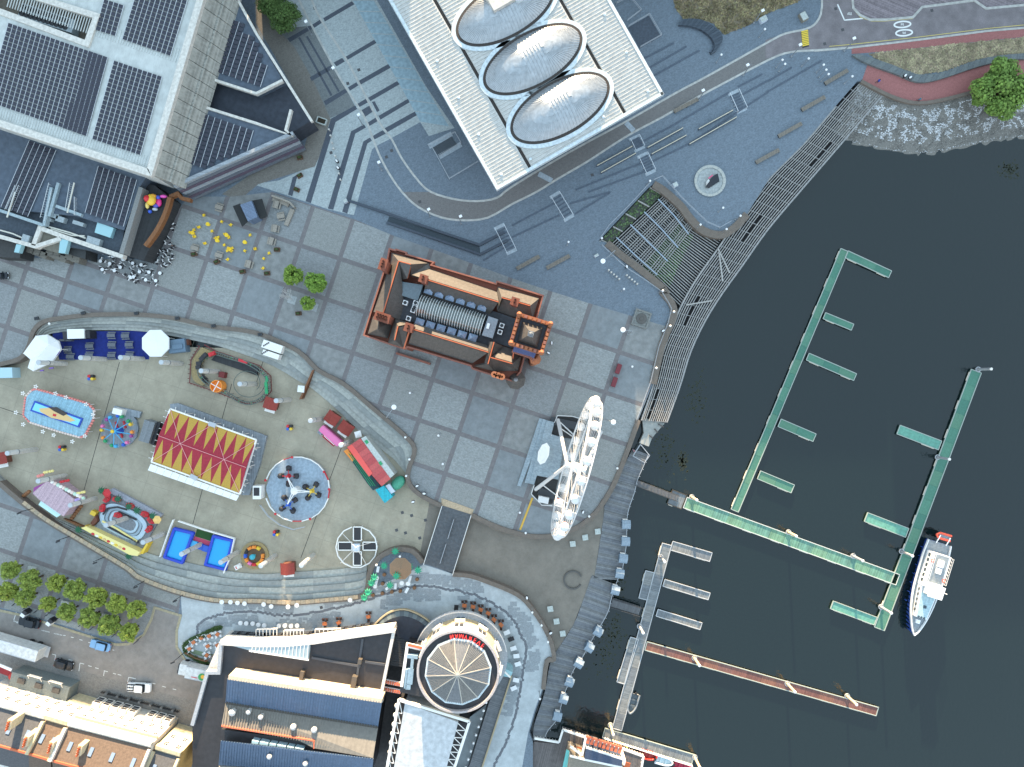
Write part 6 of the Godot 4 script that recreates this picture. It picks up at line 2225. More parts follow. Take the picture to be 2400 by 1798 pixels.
func build_fair()->void:
	var white:=M("white fabric",lin(232,234,232),0.8)
	var wp:=M("white joinery")
	var blackm:=M("ride black")
	var red:=M("ride red")
	var yel:=M("ride yellow",lin(226,190,60),0.5)
	var blu:=M("ride blue",lin(44,92,190),0.5)
	var grn:=M("ride green")
	var pnk:=M("ride pink",lin(226,120,170),0.5)
	var org:=M("ride orange")
	var cyan:=M("ride cyan",lin(70,170,214),0.5)
	var silver:=M("ride silver deck",lin(158,168,176),0.5,"boards",6.0)
	var g:=G.new()
	var pl:=XY([247,842,335,841.5,154,852.5,425,852,513,871,598.6,900,679,937,754.6,981,822,1035,85,1053,153,1114.6,224,1168,302.6,1212,384.6,1250,470,1276,556.5,1294,645,1302,734.6,1301])
	var where:=["at the blue carpet edge","between blue carpet and white marquee","piercing the white pavilion tent","beside the grey covered stall","inside the coaster's round end","inside the coaster's far loop","beside the coaster kiosk","beside the pink stall","beside the red roofed boat ride","beside the western red kiosk","at the far corner of the striped fun house","beside the striped fun house wall","inside the jungle boat ride","beside the jungle ride sign","between the two paddling pools","beside the second paddling pool","beside the toddler roundabout","beside the southern red kiosk"]
	var cp: Node3D=null
	for i in pl.size():
		var at:=P(pl[i].x,pl[i].y,FL)
		var lab: String = "tall white steel column %s" % where[i]
		if cp==null:
			cp=thing("light_column",lab,"column",at,"tall white columns round the oval")
			g.tube(Vector3.ZERO,Vector3(0,5.7,0),0.5,0.5,20)
			lpart(g,M("column white"),"shaft",cp)
			g.tube(Vector3(0,5.7,0),Vector3(0,5.95,0),0.53,0.53,20)
			lpart(g,M("column band",lin(120,124,126),0.5),"band",cp)
			g.tube(Vector3(0,5.95,0),Vector3(0,8.5,0),0.48,0.48,20)
			lpart(g,M("column upper",lin(204,206,202),0.5),"upper_shaft",cp)
			g.lathe(Vector3(0,8.5,0),[[0.5,0.0],[0.5,0.25],[0.42,0.32],[0.0,0.34]],20)
			lpart(g,M("column cap",lin(178,186,190),0.4),"cap",cp)
		else: copy(cp,at,0.0,lab,"light_column")
	var carpet:=[]
	for p in [[385,120],[1115,112],[1108,325],[440,328]]: carpet.append(Q(0,740,p[0],p[1]))
	sheet(carpet,-1.485,M("blue carpet",lin(30,48,128),0.95,"concrete",6.0),"carpet")
	var pt: Node3D=null
	var tl:=["beside the dark bar truck","in the corner by the pavilion tent","half under a white column cap","in the middle of the blue carpet","at the white marquee side"]
	for i in 10:
		var p: Vector2=Q(0,740,[838,942,677,842,970,515,535,675,840,975][i],[148,152,227,218,217,255,306,295,297,293][i])
		var at:=P(p.x,p.y,-1.48)
		if pt==null:
			pt=thing("picnic_table","grey slatted picnic table with benches on the blue carpet","picnic table",at,"grey picnic tables on the blue carpet")
			for k in 4:
				g.box(Vector3(0,0.72,-0.3+k*0.2),Vector3(1.7,0.05,0.18))
				lpart(g,M("grey slat"),"slat",pt)
			for s in [-1,1]:
				g.box(Vector3(0,0.42,0.66*s),Vector3(1.7,0.05,0.24))
				lpart(g,M("grey slat"),"bench",pt)
				g.bar(Vector3(0.6*s,0,-0.7),Vector3(0.6*s,0.7,0),0.08,0.1);g.bar(Vector3(0.6*s,0,0.7),Vector3(0.6*s,0.7,0),0.08,0.1)
				lpart(g,M("grey slat"),"leg",pt)
		else: copy(pt,at,rng.randf_range(-0.05,0.05),"","picnic_table")
	var bt:=thing("bar_truck","black bar truck with white roof hatch on the blue carpet","food truck",P(176,783,FL))
	g.prism(PP([Q(0,740,462,118),Q(0,740,665,112),Q(0,740,668,165),Q(0,740,470,178)],1.0),FL);part(g,blackm,"body",bt)
	g.prism(PP([Q(0,740,497,100),Q(0,740,622,98),Q(0,740,625,168),Q(0,740,500,172)],1.4),0.9);part(g,white,"roof",bt)
	for k in 2:
		g.box(P(Q(0,740,480+50*k,184).x,Q(0,740,480,184).y,FL),Vector3(1.2,1.0,0.4));part(g,M("grey slat"),"counter",bt)
	var mq:=thing("marquee","white octagonal marquee at the end of the blue carpet","marquee",P(364,805,FL))
	var mc:=Q(0,740,1155,205)
	tent(mq,white,ringpts(mc,3.05,8,1.6,0.39),P(mc.x,mc.y,2.3),0.35)
	for p in ringpts(mc,2.9,8,1.4,0.39):
		g.tube(Vector3(p.x,FL,p.z),p,0.06,0.06,6);part(g,wp,"pole",mq)
	var pv:=thing("pavilion_tent","white ridged pavilion tent with purple lettering by the carpet","tent",P(105,830,FL))
	var pr:=[]
	for p in [[265,150],[350,140],[432,190],[450,250],[385,345],[245,412],[205,388],[225,325],[172,280]]: pr.append(P(Q(0,740,p[0],p[1]).x,Q(0,740,p[0],p[1]).y,1.6))
	var ra:=P(Q(0,740,360,215).x,Q(0,740,360,215).y,3.2)
	var rb:=P(Q(0,740,270,320).x,Q(0,740,270,320).y,3.2)
	for k in 9:
		var a: Vector3=pr[k]
		var b: Vector3=pr[(k+1) % 9]
		var na:=ra if k<4 or k==8 else rb
		var nb:=ra if (k+1) % 9<4 or (k+1) % 9==8 else rb
		g.up(a,b,nb)
		if na!=nb: g.up(a,nb,na)
		else: g.up(a,nb,na)
		g.quad(a,a-Vector3(0,0.5,0),b-Vector3(0,0.5,0),b)
		part(g,white,"canopy_panel",pv)
	for p in [[425,290,60],[385,390,30],[315,408,24]]:
		g.box(P(Q(0,740,p[0],p[1]).x,Q(0,740,p[0],p[1]).y,1.3),Vector3(p[2]/34.0,0.3,0.25),0.9 if p[0]==425 else 0.15);part(g,M("purple sign",lin(120,88,170),0.6),"sign",pv)
	for i in [0,3,5,8]:
		g.tube(Vector3(pr[i].x,FL,pr[i].z),pr[i],0.07,0.07,6);part(g,wp,"pole",pv)
	var tk:=thing("container","pale blue box container by the west steps","container",P(12,875,FL))
	g.prism(PP([Q(0,740,-30,388),Q(0,740,88,385),Q(0,740,92,460),Q(0,740,-30,465)],1.0),FL);part(g,M("pale blue plant"),"box",tk)
	g.prism(PP([Q(0,740,-60,388),Q(0,740,-30,388),Q(0,740,-30,465),Q(0,740,-60,465)],0.7),FL);part(g,blackm,"cab",tk)
	var bins:=[[218,885,"beside the long blue canopied ride"],[150,1050,"near the west kiosk"],[681,1001.6,"between coaster kiosk and pink stall"],[649.5,1248,"below the big round platform ride"]]
	for b in bins:
		var o:=thing("litter_bins","cluster of red blue yellow and black bins %s" % b[2],"bins",P(b[0],b[1],FL),"coloured bin clusters")
		for k in 4:
			g.lathe(Vector3([-0.32,0.32,0.32,-0.32][k],0,[-0.3,-0.3,0.3,0.3][k]),[[0.26,0.0],[0.32,0.9],[0.34,0.95],[0.3,1.1],[0.0,1.16]],10)
			lpart(g,[red,blackm,yel,blu][k],"bin",o)
	var cr:=thing("canopied_ride","long pale blue striped canopy ride with scalloped pink edge","fairground ride",P(135,970,FL))
	var oc:=[]
	for p in [[265,550],[640,655],[690,700],[685,770],[625,885],[590,900],[225,790],[178,742],[195,605],[240,560]]: oc.append(Q(0,740,p[0],p[1]))
	var ow:=PP(oc,2.2)
	var r0:=P(Q(0,740,270,690).x,Q(0,740,270,690).y,3.4)
	var r1:=P(Q(0,740,590,780).x,Q(0,740,590,780).y,3.4)
	var stripe:=M("pale blue stripe",lin(160,206,224),0.7,"boards",4.0)
	for k in ow.size():
		g.ang=0.3
		var a: Vector3=ow[k]
		var b: Vector3=ow[(k+1) % ow.size()]
		var f:=func(p: Vector3)->Vector3: return r0.lerp(r1,clampf((p-r0).dot(r1-r0)/(r1-r0).length_squared(),0,1))
		var ta: Vector3=f.call(a)
		var tb: Vector3=f.call(b)
		g.up(a,b,tb);g.up(a,tb,ta)
		part(g,stripe,"canopy_panel",cr)
		var n:=maxi(2,int(a.distance_to(b)/0.55))
		for j in n:
			var c:=a.lerp(b,(j+0.5)/n)
			var out:=Vector3(c.x-(r0.x+r1.x)/2,0,c.z-(r0.z+r1.z)/2).normalized()
			g.ball(c+out*0.2-Vector3(0,0.15,0),Vector3(0.3,0.4,0.3),8)
			part(g,M("salmon shell") if k % 3!=2 else M("cream shell"),"scallop",cr)
		g.tube(Vector3(a.x,FL,a.z).lerp(Vector3(0.5*(r0.x+r1.x),FL,0.5*(r0.z+r1.z)),0.1),a.lerp(Vector3(0.5*(r0.x+r1.x),2.2,0.5*(r0.z+r1.z)),0.1),0.09,0.09,6);part(g,wp,"pole",cr)
	g.prism(PP([Q(0,740,255,632),Q(0,740,615,765),Q(0,740,585,832),Q(0,740,222,708)],3.5),3.2);part(g,M("royal blue board",lin(40,78,170),0.6),"painted_board",cr)
	g.prism(PP([Q(0,740,262,648),Q(0,740,598,772),Q(0,740,576,818),Q(0,740,238,700)],3.56),3.5);part(g,M("sky blue paint",lin(130,206,232),0.6),"painted_field",cr)
	g.prism(PP([Q(0,740,290,690),Q(0,740,360,685),Q(0,740,470,720),Q(0,740,560,780),Q(0,740,520,790),Q(0,740,380,760),Q(0,740,300,715)],3.62),3.5);part(g,M("tan paint"),"painted_shape",cr)
	g.prism(PP([Q(0,740,360,682),Q(0,740,420,680),Q(0,740,500,730),Q(0,740,470,745),Q(0,740,400,710)],3.66),3.5);part(g,M("dark paint",lin(60,52,48),0.6),"painted_shape",cr)
	g.prism(PP([Q(0,740,395,728),Q(0,740,418,735),Q(0,740,412,750),Q(0,740,390,745)],3.68),3.5);part(g,red,"painted_shape",cr)
	var n10:=0
	for p in [[265,528],[170,577],[118,720],[172,808],[318,862],[398,888],[537,936],[412,580],[490,608],[630,895],[640,660],[690,735]]:
		var w:=P(Q(0,740,p[0],p[1]).x,Q(0,740,p[0],p[1]).y,2.4)
		for k in 5: g.ball(w+Vector3(cos(TAU*k/5)*0.3,0,sin(TAU*k/5)*0.3),Vector3(0.24,0.12,0.14),6,-TAU*k/5)
		part(g,wp,"star_ornament",cr)
	var sp:=thing("spider_ride","round silver ride with pairs of brightly coloured octopus pods","fairground ride",P(279,1004,FL))
	var sc:=Q(0,740,885,840)
	var rp:=ringpts(sc,4.1,14,-0.9);g.prism(rp,FL);part(g,silver,"platform",sp)
	g.prism(PP([Q(0,740,850,670),Q(0,740,1050,715),Q(0,740,1035,760),Q(0,740,830,720)],-0.85),FL);part(g,silver,"entry_deck",sp)
	g.box(P(Q(0,740,905,712).x,Q(0,740,905,712).y,-0.85),Vector3(2.0,1.8,1.2),-0.25);part(g,wp,"control_booth",sp)
	var hub:=P(Q(0,740,845,862).x,Q(0,740,845,862).y,1.4)
	hub=P(sc.x-8,sc.y+6,1.0)
	g.lathe(Vector3(hub.x,FL,hub.z),[[0.8,0.0],[0.6,1.8],[0.75,2.2],[0.45,2.9],[0.0,3.1]],12);part(g,blu,"hub",sp)
	g.ball(Vector3(hub.x-0.3,1.7,hub.z),Vector3(0.42,0.35,0.42),10);part(g,yel,"hub_knob",sp)
	var pc:=[org,pnk,cyan,grn,yel,M("ride violet"),blu,grn]
	for k in 8:
		var t:=TAU*k/8+0.2
		var e:=hub+Vector3(cos(t)*3.2,-0.7,sin(t)*3.2)
		g.tube(hub+Vector3(0,0.6,0),e+Vector3(0,0.4,0),0.1,0.08,6);part(g,cyan,"arm",sp)
		for s in 2:
			var c:=e+Vector3(-sin(t),0,cos(t))*(0.42 if s else -0.42)
			g.ball(c+Vector3(0,0.3,0),Vector3(0.42,0.5,0.42),8)
			for q in 6: g.tube(c,c+Vector3(cos(TAU*q/6)*0.5,-0.3,sin(TAU*q/6)*0.5),0.1,0.05,5)
			part(g,pc[(k+s*5) % 8],"pod",sp)
	for p in [[930,810],[905,880],[872,815]]:
		g.box(P(Q(0,740,p[0],p[1]).x,Q(0,740,p[0],p[1]).y,-0.9),Vector3(0.3,0.4,1.6),0.3);part(g,red,"seat_panel",sp)
	build_dodgems(red,yel,silver,white,wp)
	var tw:=thing("twist_ride","big round platform ride with black cars on three arms","fairground ride",P(698,1145,FL))
	var tc:=Q(600,1000,312,462)
	for k in 12:
		var x0:=-6.8+k*13.6/12
		var x1:=x0+13.5/12
		var w:=P(tc.x,tc.y,-0.7)
		var pts:=[]
		var z0:=sqrt(maxf(0.01,46.4-x0*x0))
		var z1:=sqrt(maxf(0.01,46.4-x1*x1))
		g.prism([w+Vector3(x0,0,-z0),w+Vector3(x1,0,-z1),w+Vector3(x1,0,z1),w+Vector3(x0,0,z0)],FL)
		part(g,M("pale blue ride boards",lin(166,184,198),0.6,"concrete",5.0),"deck_board",tw)
	var rim:=ringpts(tc,6.9,22,-0.5)
	for k in 22:
		if k in [10,11]: continue
		g.bar(rim[k]+Vector3(0,0.5,0),rim[(k+1) % 22]+Vector3(0,0.5,0),0.18,0.5)
		part(g,wp if k % 5 else M("ride red"),"rail_panel",tw)
	for k in 6:
		g.ball(rim[k*4 % 22]+Vector3(0,1.0,0),Vector3(0.3,0.25,0.3),8);part(g,red,"lamp",tw)
	var th:=P(Q(600,1000,283,480).x,Q(600,1000,283,480).y,1.6)
	g.lathe(Vector3(th.x,FL,th.z),[[0.9,0.6],[0.5,1.6],[0.5,2.8],[0.8,3.0],[0.3,3.4],[0.0,3.5]],12);part(g,wp,"hub",tw)
	for k in 3:
		var t: float=[deg_to_rad(-118),deg_to_rad(3),deg_to_rad(118)][k]
		var e:=th+Vector3(cos(t)*3.4,-0.4,sin(t)*3.4)
		g.bar(th+Vector3(-sin(t),0,cos(t))*0.3,e,0.16,0.2);g.bar(th-Vector3(-sin(t),0,cos(t))*0.3,e,0.16,0.2);part(g,wp,"arm",tw)
		var cm=[red,yel,blu][k]
		g.lathe(Vector3(e.x,e.y-1.2,e.z),[[0.5,0.0],[0.3,0.4],[0.3,1.3],[0.0,1.4]],10);part(g,cm,"arm_hub",tw)
		for q in 4:
			var u:=t+0.5+TAU*q/4
			var c:=e+Vector3(cos(u)*1.55,-1.1,sin(u)*1.55)
			g.bar(e+Vector3(0,-0.9,0),c+Vector3(0,0.3,0),0.12,0.14);part(g,cm,"cross_arm",tw)
			g.box(c-Vector3(0,0.3,0),Vector3(1.0,0.5,1.05),-u)
			g.ball(c+Vector3(cos(u)*0.25,0.3,sin(u)*0.25),Vector3(0.55,0.5,0.6),8,-u)
			part(g,blackm,"car",tw)
	g.prism(PP([Q(600,1000,-25,440),Q(600,1000,40,440),Q(600,1000,35,540),Q(600,1000,-25,540)],1.2),FL)
	part(g,wp,"control_booth",tw)
	g.prism(PP([Q(600,1000,-18,455),Q(600,1000,24,455),Q(600,1000,24,515),Q(600,1000,-18,515)],1.26),1.1)
	part(g,blackm,"booth_roof",tw)
	rail_line("silver queue rail curving below the big round platform ride",[Q(600,1000,40,580),Q(600,1000,100,660),Q(600,1000,185,725),Q(600,1000,285,760),Q(600,1000,370,740)],FL,0.1)
	var tp:=thing("trampoline_ride","four black trampoline beds in a cross inside white ring rail","fairground ride",P(838,1281,FL))
	var tcen:=Q(600,1000,755,888)
	for k in 4:
		var d:=Vector2([0,1,0,-1][k],[-1,0,1,0][k])
		var c:=tcen+d*29.0
		var w:=P(c.x,c.y,-0.6)
		var sz:=Vector3(1.7,0.1,2.9) if k % 2==0 else Vector3(2.9,0.1,1.7)
		g.box(w,sz);part(g,blackm,"trampoline_bed",tp)
		for s in [[-1,-1,1,-1],[1,-1,1,1],[1,1,-1,1],[-1,1,-1,-1]]:
			g.bar(w+Vector3(s[0]*sz.x/2,0.1,s[1]*sz.z/2),w+Vector3(s[2]*sz.x/2,0.1,s[3]*sz.z/2),0.2,0.25)
			g.bar(w+Vector3(s[0]*sz.x/2,0.1,s[1]*sz.z/2),w+Vector3(s[0]*sz.x/2,-0.9,s[1]*sz.z/2),0.1,0.1)
		part(g,wp,"bed_frame",tp)
		var lean:=P(tcen.x,tcen.y,3.2)
		var fr:=P(tcen.x + [-40,38,22,-36][k],tcen.y + [40,-10,46,-30][k],FL)
		g.tube(fr,lean+Vector3(0,0.5*k,0),0.08,0.06,6);part(g,wp,"mast",tp)
	g.box(P(tcen.x,tcen.y,FL),Vector3(1.5,1.6,1.5));part(g,M("pale booth"),"winch_box",tp)
	var trr:=ringpts(tcen,4.4,14,FL)
	for k in 14:
		if k==10: continue
		g.bar(trr[k]+Vector3(0,0.9,0),trr[(k+1) % 14]+Vector3(0,0.9,0),0.22,0.4);g.bar(trr[k],trr[k]+Vector3(0,0.9,0),0.1,0.1);part(g,wp,"rail_panel",tp)
	build_coaster(red,grn,org,blackm,wp)
	var kl:=[[Q(400,740,770,652),-0.3,"beside the coaster"],[Q(400,740,1220,758),-0.62,"above the pink stall"],[Z(1,2,[795,375])[0],-0.62,"nearer the red roofed boat ride"],[Q(380,1180,955,466),0.05,"below the toddler roundabout"],[Q(0,1020,48,168),0.2,"at the west end of the oval"]]
	for k in kl:
		var o:=thing("kiosk","small kiosk with red gabled roof %s" % k[2],"kiosk",P(k[0].x,k[0].y,FL),"red roofed kiosks",k[1])
		g.box(Vector3.ZERO,Vector3(2.3,2.0,2.1));lpart(g,M("kiosk timber"),"wall",o)
		for s in [-1,1]:
			for j in 3:
				var za:=-1.25+j*2.5/3
				var zb:=za+2.46/3
				var q:=[Vector3(0,3.0,za),Vector3(0,3.0,zb),Vector3(1.5*s,2.1,zb),Vector3(1.5*s,2.1,za)]
				g.up(q[0],q[1],q[2]);g.up(q[0],q[2],q[3])
				lpart(g,M("red kiosk roof",lin(160,66,56),0.7,"w_concrete",2.0),"roof_panel",o)
		g.box(Vector3(0,1.4,1.5),Vector3(2.2,0.1,0.9));lpart(g,wp,"counter_flap",o)
	var ps:=thing("sweet_stall","long pink sweet stall with red lettered front","stall",P(780,1020,FL),"",-0.72)
	g.box(Vector3.ZERO,Vector3(5.2,2.2,1.5));lpart(g,pnk,"body",ps)
	g.box(Vector3(0,2.2,-0.1),Vector3(5.3,0.15,1.0));lpart(g,pnk,"roof",ps)
	g.box(Vector3(0.4,1.9,0.95),Vector3(3.2,0.1,0.7));lpart(g,M("crimson fascia",lin(150,28,44),0.6),"fascia",ps)
	for k in 9:
		g.box(Vector3(-0.9+k*0.33,2.02,0.85),Vector3(0.2,0.06,0.26));lpart(g,wp,"letter",ps)
	g.box(Vector3(-2.3,0,1.2),Vector3(0.9,1.0,0.7));lpart(g,silver,"counter",ps)
	var rw:=thing("lorry_ride","long lorry ride with sagging red roof and teal cab","fairground ride",P(875,1080,FL))
	var zz:=func(a: Array,h: float)->Array: return PP(Z(1,2,a),h)
	for k in 9:
		var t0:=k/9.0
		var t1:=(k+0.97)/9.0
		var a0: Vector2=Z(1,2,[900+262*t0,470+350*t0])[0]
		var a1: Vector2=Z(1,2,[900+262*t1,470+350*t1])[0]
		var b0: Vector2=Z(1,2,[785+300*t0,545+340*t0])[0]
		var b1: Vector2=Z(1,2,[785+300*t1,545+340*t1])[0]
		var q:=[P(a0.x,a0.y,3.0),P(a1.x,a1.y,3.0),P(b1.x,b1.y,2.4),P(b0.x,b0.y,2.4)]
		g.up(q[0],q[1],q[2]);g.up(q[0],q[2],q[3]);g.sides(q,2.2)
		part(g,M("coral roof %d" % (k % 3),[lin(204,92,92),lin(196,84,86),lin(212,100,98)][k % 3],0.7,"w_concrete",3.0),"roof_panel",rw)
	g.prism(zz.call([785,545,830,520,1005,770,975,800],2.6),2.0);part(g,M("bright coral",lin(232,92,84),0.6),"front_valance",rw)
	g.prism(zz.call([905,470,945,450,1195,780,1155,815],2.9),FL);part(g,M("pale lorry side",lin(206,212,206),0.6,"w_concrete",3.0),"trailer_side",rw)
	for k in 2:
		g.box(P(Z(1,2,[955+120*k,500+185*k])[0].x,Z(1,2,[955+120*k,500+185*k])[0].y,2.9),Vector3(0.8,0.1,0.6),-0.9);part(g,grn,"green_panel",rw)
	g.prism(zz.call([755,585,790,565,1075,880,1010,920,960,860,830,670],-0.5),FL);part(g,M("dark teal deck",lin(40,84,92),0.6,"boards",4.0),"ride_deck",rw)
	for k in 3:
		g.tube(P(Z(1,2,[800+20*k,600+10*k])[0].x,Z(1,2,[800,600+10*k])[0].y,0.6),P(Z(1,2,[990+20*k,880])[0].x,Z(1,2,[990,880])[0].y,0.6),0.08,0.08,6);part(g,grn,"track_rail",rw)
	g.prism(zz.call([755,580,790,560,850,650,830,670],0.6),FL);part(g,M("ride orange"),"entrance_arch",rw)
	g.prism(zz.call([1030,915,1105,878,1180,975,1110,1030],1.6),FL);part(g,M("turquoise sheet",lin(40,196,212),0.5,"boards",3.0),"teal_canopy",rw)
	g.prism(zz.call([1115,880,1150,862,1200,930,1165,950],1.3),FL);part(g,M("pale booth"),"bonnet",rw)
	g.ball(P(Z(1,2,[1225,855])[0].x,Z(1,2,[1225,855])[0].y,-0.2),Vector3(1.9,1.5,1.3),10,0.8);part(g,M("sea green tarp",lin(80,170,140),0.6,"w_concrete",3.0),"tarpaulin",rw)
	var fh:=thing("fun_house","fun house with pink pinstriped roof and pale blue awning","fairground ride",P(125,1160,FL))
	var fa:=func(a: Array,h: float)->Array:
		var o:=[]
		for i in range(0,a.size(),2): o.append(P(Q(0,1020,a[i],a[i+1]).x,Q(0,1020,a[i],a[i+1]).y,h))
		return o
	g.ang=0.55;g.prism(fa.call([345,345,395,355,555,480,520,540,470,605,290,480,240,430],2.8),FL);part(g,M("pink pinstripe",lin(214,186,196),0.7,"boards",3.2),"roof",fh)
	var q4: Array=fa.call([310,478,475,578,420,612,285,518],2.3)
	g.prism(q4,2.1);part(g,M("pale aqua canvas",lin(190,222,220),0.7),"awning",fh)
	for i in 12:
		var t:=i/11.0
		var c:=P(Q(0,1020,390+230*t,350+120*t).x,Q(0,1020,390+230*t,350+120*t).y,2.6)
		g.ball(c,Vector3(0.45,0.4,0.4),8,i);part(g,[wp,M("cream shell"),M("pale mint",lin(190,220,200),0.6)][i % 3],"moulded_figure",fh)
	for p in [[480,342,1.4,0],[360,272,1.5,1],[300,300,0.9,2],[600,428,1.3,1],[575,478,0.9,3]]:
		var c:=P(Q(0,1020,p[0],p[1]).x,Q(0,1020,p[0],p[1]).y,2.4)
		for j in 4: g.ball(c+Vector3((j-1.5)*p[2]*0.35,sin(j*2.0)*0.12,-(j-1.5)*0.1),Vector3(0.34,0.32,0.32),8)
		part(g,[red,M("pale yellow"),M("salmon shell"),M("lilac",lin(180,160,214),0.6)][p[3]],"inflated_ornament",fh)
	g.prism(fa.call([250,390,350,345,300,470,245,440],2.2),FL);part(g,M("ride violet"),"end_wall",fh)
	for s in [[215,420,140,480],[600,530,520,635]]:
		for j in 6:
			var a:=P(Q(0,1020,lerpf(s[0],s[2],j/6.0),lerpf(s[1],s[3],j/6.0)).x,Q(0,1020,lerpf(s[0],s[2],j/6.0),lerpf(s[1],s[3],j/6.0)).y,0.3-j*0.28)
			g.ball(a,Vector3(0.5,0.35,0.4),8)
		part(g,M("varnished timber"),"slide",fh)
	g.prism(fa.call([470,620,530,640,620,680,600,690,500,640],-0.8),FL);part(g,M("varnished timber"),"ramp",fh)
	build_jungle(red,yel,grn,blackm,wp,silver)
	for k in 2:
		var o:=thing("paddling_pool",["inflated blue paddling pool beside the green mat","inflated blue paddling pool beside the toddler roundabout"][k],"pool",P([415,515][k],[1285,1300][k],FL),"blue paddling pools")
		var q:=[[95,180,240,215,155,445,18,400],[385,235,535,270,475,495,322,455]][k] as Array
		var ring:=[]
		for i in 4: ring.append(P(Q(380,1180,q[i*2],q[i*2+1]).x,Q(380,1180,q[i*2],q[i*2+1]).y,FL+0.3))
		var cc: Vector3=(ring[0]+ring[1]+ring[2]+ring[3])/4
		for i in 4:
			for lv in 2:
				var a: Vector3=(ring[i] as Vector3).lerp(cc,0.05)
				var b: Vector3=(ring[(i+1) % 4] as Vector3).lerp(cc,0.05)
				g.tube(a+Vector3(0,0.4*lv,0),b+Vector3(0,0.4*lv,0),0.33,0.33,10)
				g.ball(a+Vector3(0,0.4*lv,0),Vector3(0.33,0.33,0.33),8)
				part(g,M("pool vinyl blue",lin(40,72,190),0.45),"inflated_wall",o)
		var wr:=[]
		for p in ring: wr.append((p as Vector3).lerp(cc,0.06)+Vector3(0,0.2,0))
		g.flat(wr)
		part(g,M("pool water",lin(30,160,220),0.06),"water",o)
	var pf:=[]
	for p in [[100,115],[80,160],[0,390]]: pf.append(Q(380,1180,p[0],p[1]))
	rail_line("white frame rail at the left of the paddling pools",pf,FL,0.2,wp)
	rail_line("white frame rail above the paddling pools",[Q(380,1180,135,125),Q(380,1180,330,190),Q(380,1180,550,255)],FL,0.2,wp)
	rail_line("white frame rail at the right of the paddling pools",[Q(380,1180,550,255),Q(380,1180,520,390),Q(380,1180,470,510)],FL,0.2,wp)
	sheet([Q(380,1180,258,190),Q(380,1180,378,225),Q(380,1180,362,280),Q(380,1180,245,245)],-1.47,M("artificial turf",lin(52,92,48),0.95,"speckle",2.0),"mat")
	sheet([Q(380,1180,240,245),Q(380,1180,365,285),Q(380,1180,350,318),Q(380,1180,228,280)],-1.475,M("pink foam mat",lin(190,76,100),0.9),"mat")
	var bs:=thing("mat_pile","pile of blue foam mats between the paddling pools","mats",P(482,1284,FL))
	for k in 3:
		g.box(P(Q(380,1180,240+45*k,300+16*k).x,Q(380,1180,240,300+16*k).y,FL),Vector3(1.3,0.4+0.1*k,1.3),-0.3);part(g,cyan if k==0 else blu,"foam_mat",bs)
	var tr:=thing("toddler_roundabout","small round toddler ride with orange cars and teal globe","fairground ride",P(596,1302,FL))
	var trc:=Q(380,1180,687,388)
	g.prism(ringpts(trc,3.0,24,FL+0.35),FL);part(g,M("tan ride deck"),"platform",tr)
	g.prism(ringpts(trc,2.3,24,FL+0.42),FL+0.3);part(g,M("brown turntable",lin(112,90,66),0.7,"concrete",3.0),"turntable",tr)
	g.lathe(P(trc.x,trc.y,FL+0.4),[[0.3,0.0],[0.2,0.8],[0.55,1.0],[0.6,1.4],[0.3,1.8],[0.0,1.9]],12);part(g,M("teal globe",lin(60,170,190),0.5),"globe",tr)
	for k in 11:
		var t:=TAU*k/12
		var c:=P(trc.x,trc.y,FL+0.42)+Vector3(cos(t)*1.85,0,sin(t)*1.85)
		g.box(c,Vector3(0.6,0.5,0.8),-t);g.ball(c+Vector3(0,0.5,0),Vector3(0.26,0.22,0.36),8,-t)
		part(g,[org,org,yel,red,pnk,org,blu,blackm][k % 8],"car",tr)
	var cb:=thing("coin_ride","white coin operated toy car beside the toddler roundabout","toy ride",P(Q(380,1180,572,465).x,Q(380,1180,572,465).y,FL),"",0.5)
	g.box(Vector3(0,0.2,0),Vector3(1.5,0.5,1.0));g.ball(Vector3(0.2,0.8,0),Vector3(0.5,0.4,0.45),8);lpart(g,wp,"body",cb)
	g.box(Vector3(-0.2,0.7,0),Vector3(0.5,0.15,0.5));lpart(g,red,"seat",cb)
	g.box(Vector3.ZERO,Vector3(1.2,0.25,0.8));lpart(g,blackm,"base",cb)
	for k in 2:
		var c:=Q(400,740,[776,765][k],[233,292][k])
		var o:=thing("generator",["long white generator trailer on the upper steps","white generator set with open side on the steps"][k],"generator",P(c.x,c.y,-0.4),"",-0.33)
		g.box(Vector3.ZERO,Vector3(4.3 if k==0 else 3.6,1.9,1.7 if k==0 else 1.1));lpart(g,wp,"casing",o)
		for j in 4:
			g.lathe(Vector3(-1.7+j*0.25,1.9,0.4-j*0.3),[[0.16,0.0],[0.16,0.1],[0.0,0.1]],8);lpart(g,blackm,"vent",o)
	var cs:=thing("covered_stall","stall under a crumpled blue grey tarpaulin beside the steps","stall",P(425,812,FL),"",0.12)
	g.box(Vector3.ZERO,Vector3(3.6,2.2,2.8));g.box(Vector3(0.2,2.2,0.2),Vector3(2.2,0.25,1.0));lpart(g,M("blue grey tarp",lin(112,136,156),0.7,"w_stained",2.0),"tarpaulin",cs)
	g.box(Vector3(1.9,0,-0.6),Vector3(0.6,1.4,1.2));lpart(g,M("kiosk timber"),"hatch",cs)
	var sf:=thing("slat_fence","brown woven fence beside the steps","fence",P(735,910,FL))
	for k in 24:
		var c:=P(lerpf(Q(400,740,1075,410).x,Q(400,740,985,615).x,k/23.0),lerpf(Q(400,740,1075,410).y,Q(400,740,985,615).y,k/23.0),FL)
		g.box(c,Vector3(0.55,1.9,0.2),0.4);part(g,M("brown woven slat"),"slat",sf)
	var wt:=thing("small_gazebo","small white gazebo canopy near the woven fence","gazebo",P(Q(400,740,968,545).x,Q(400,740,968,545).y,FL))
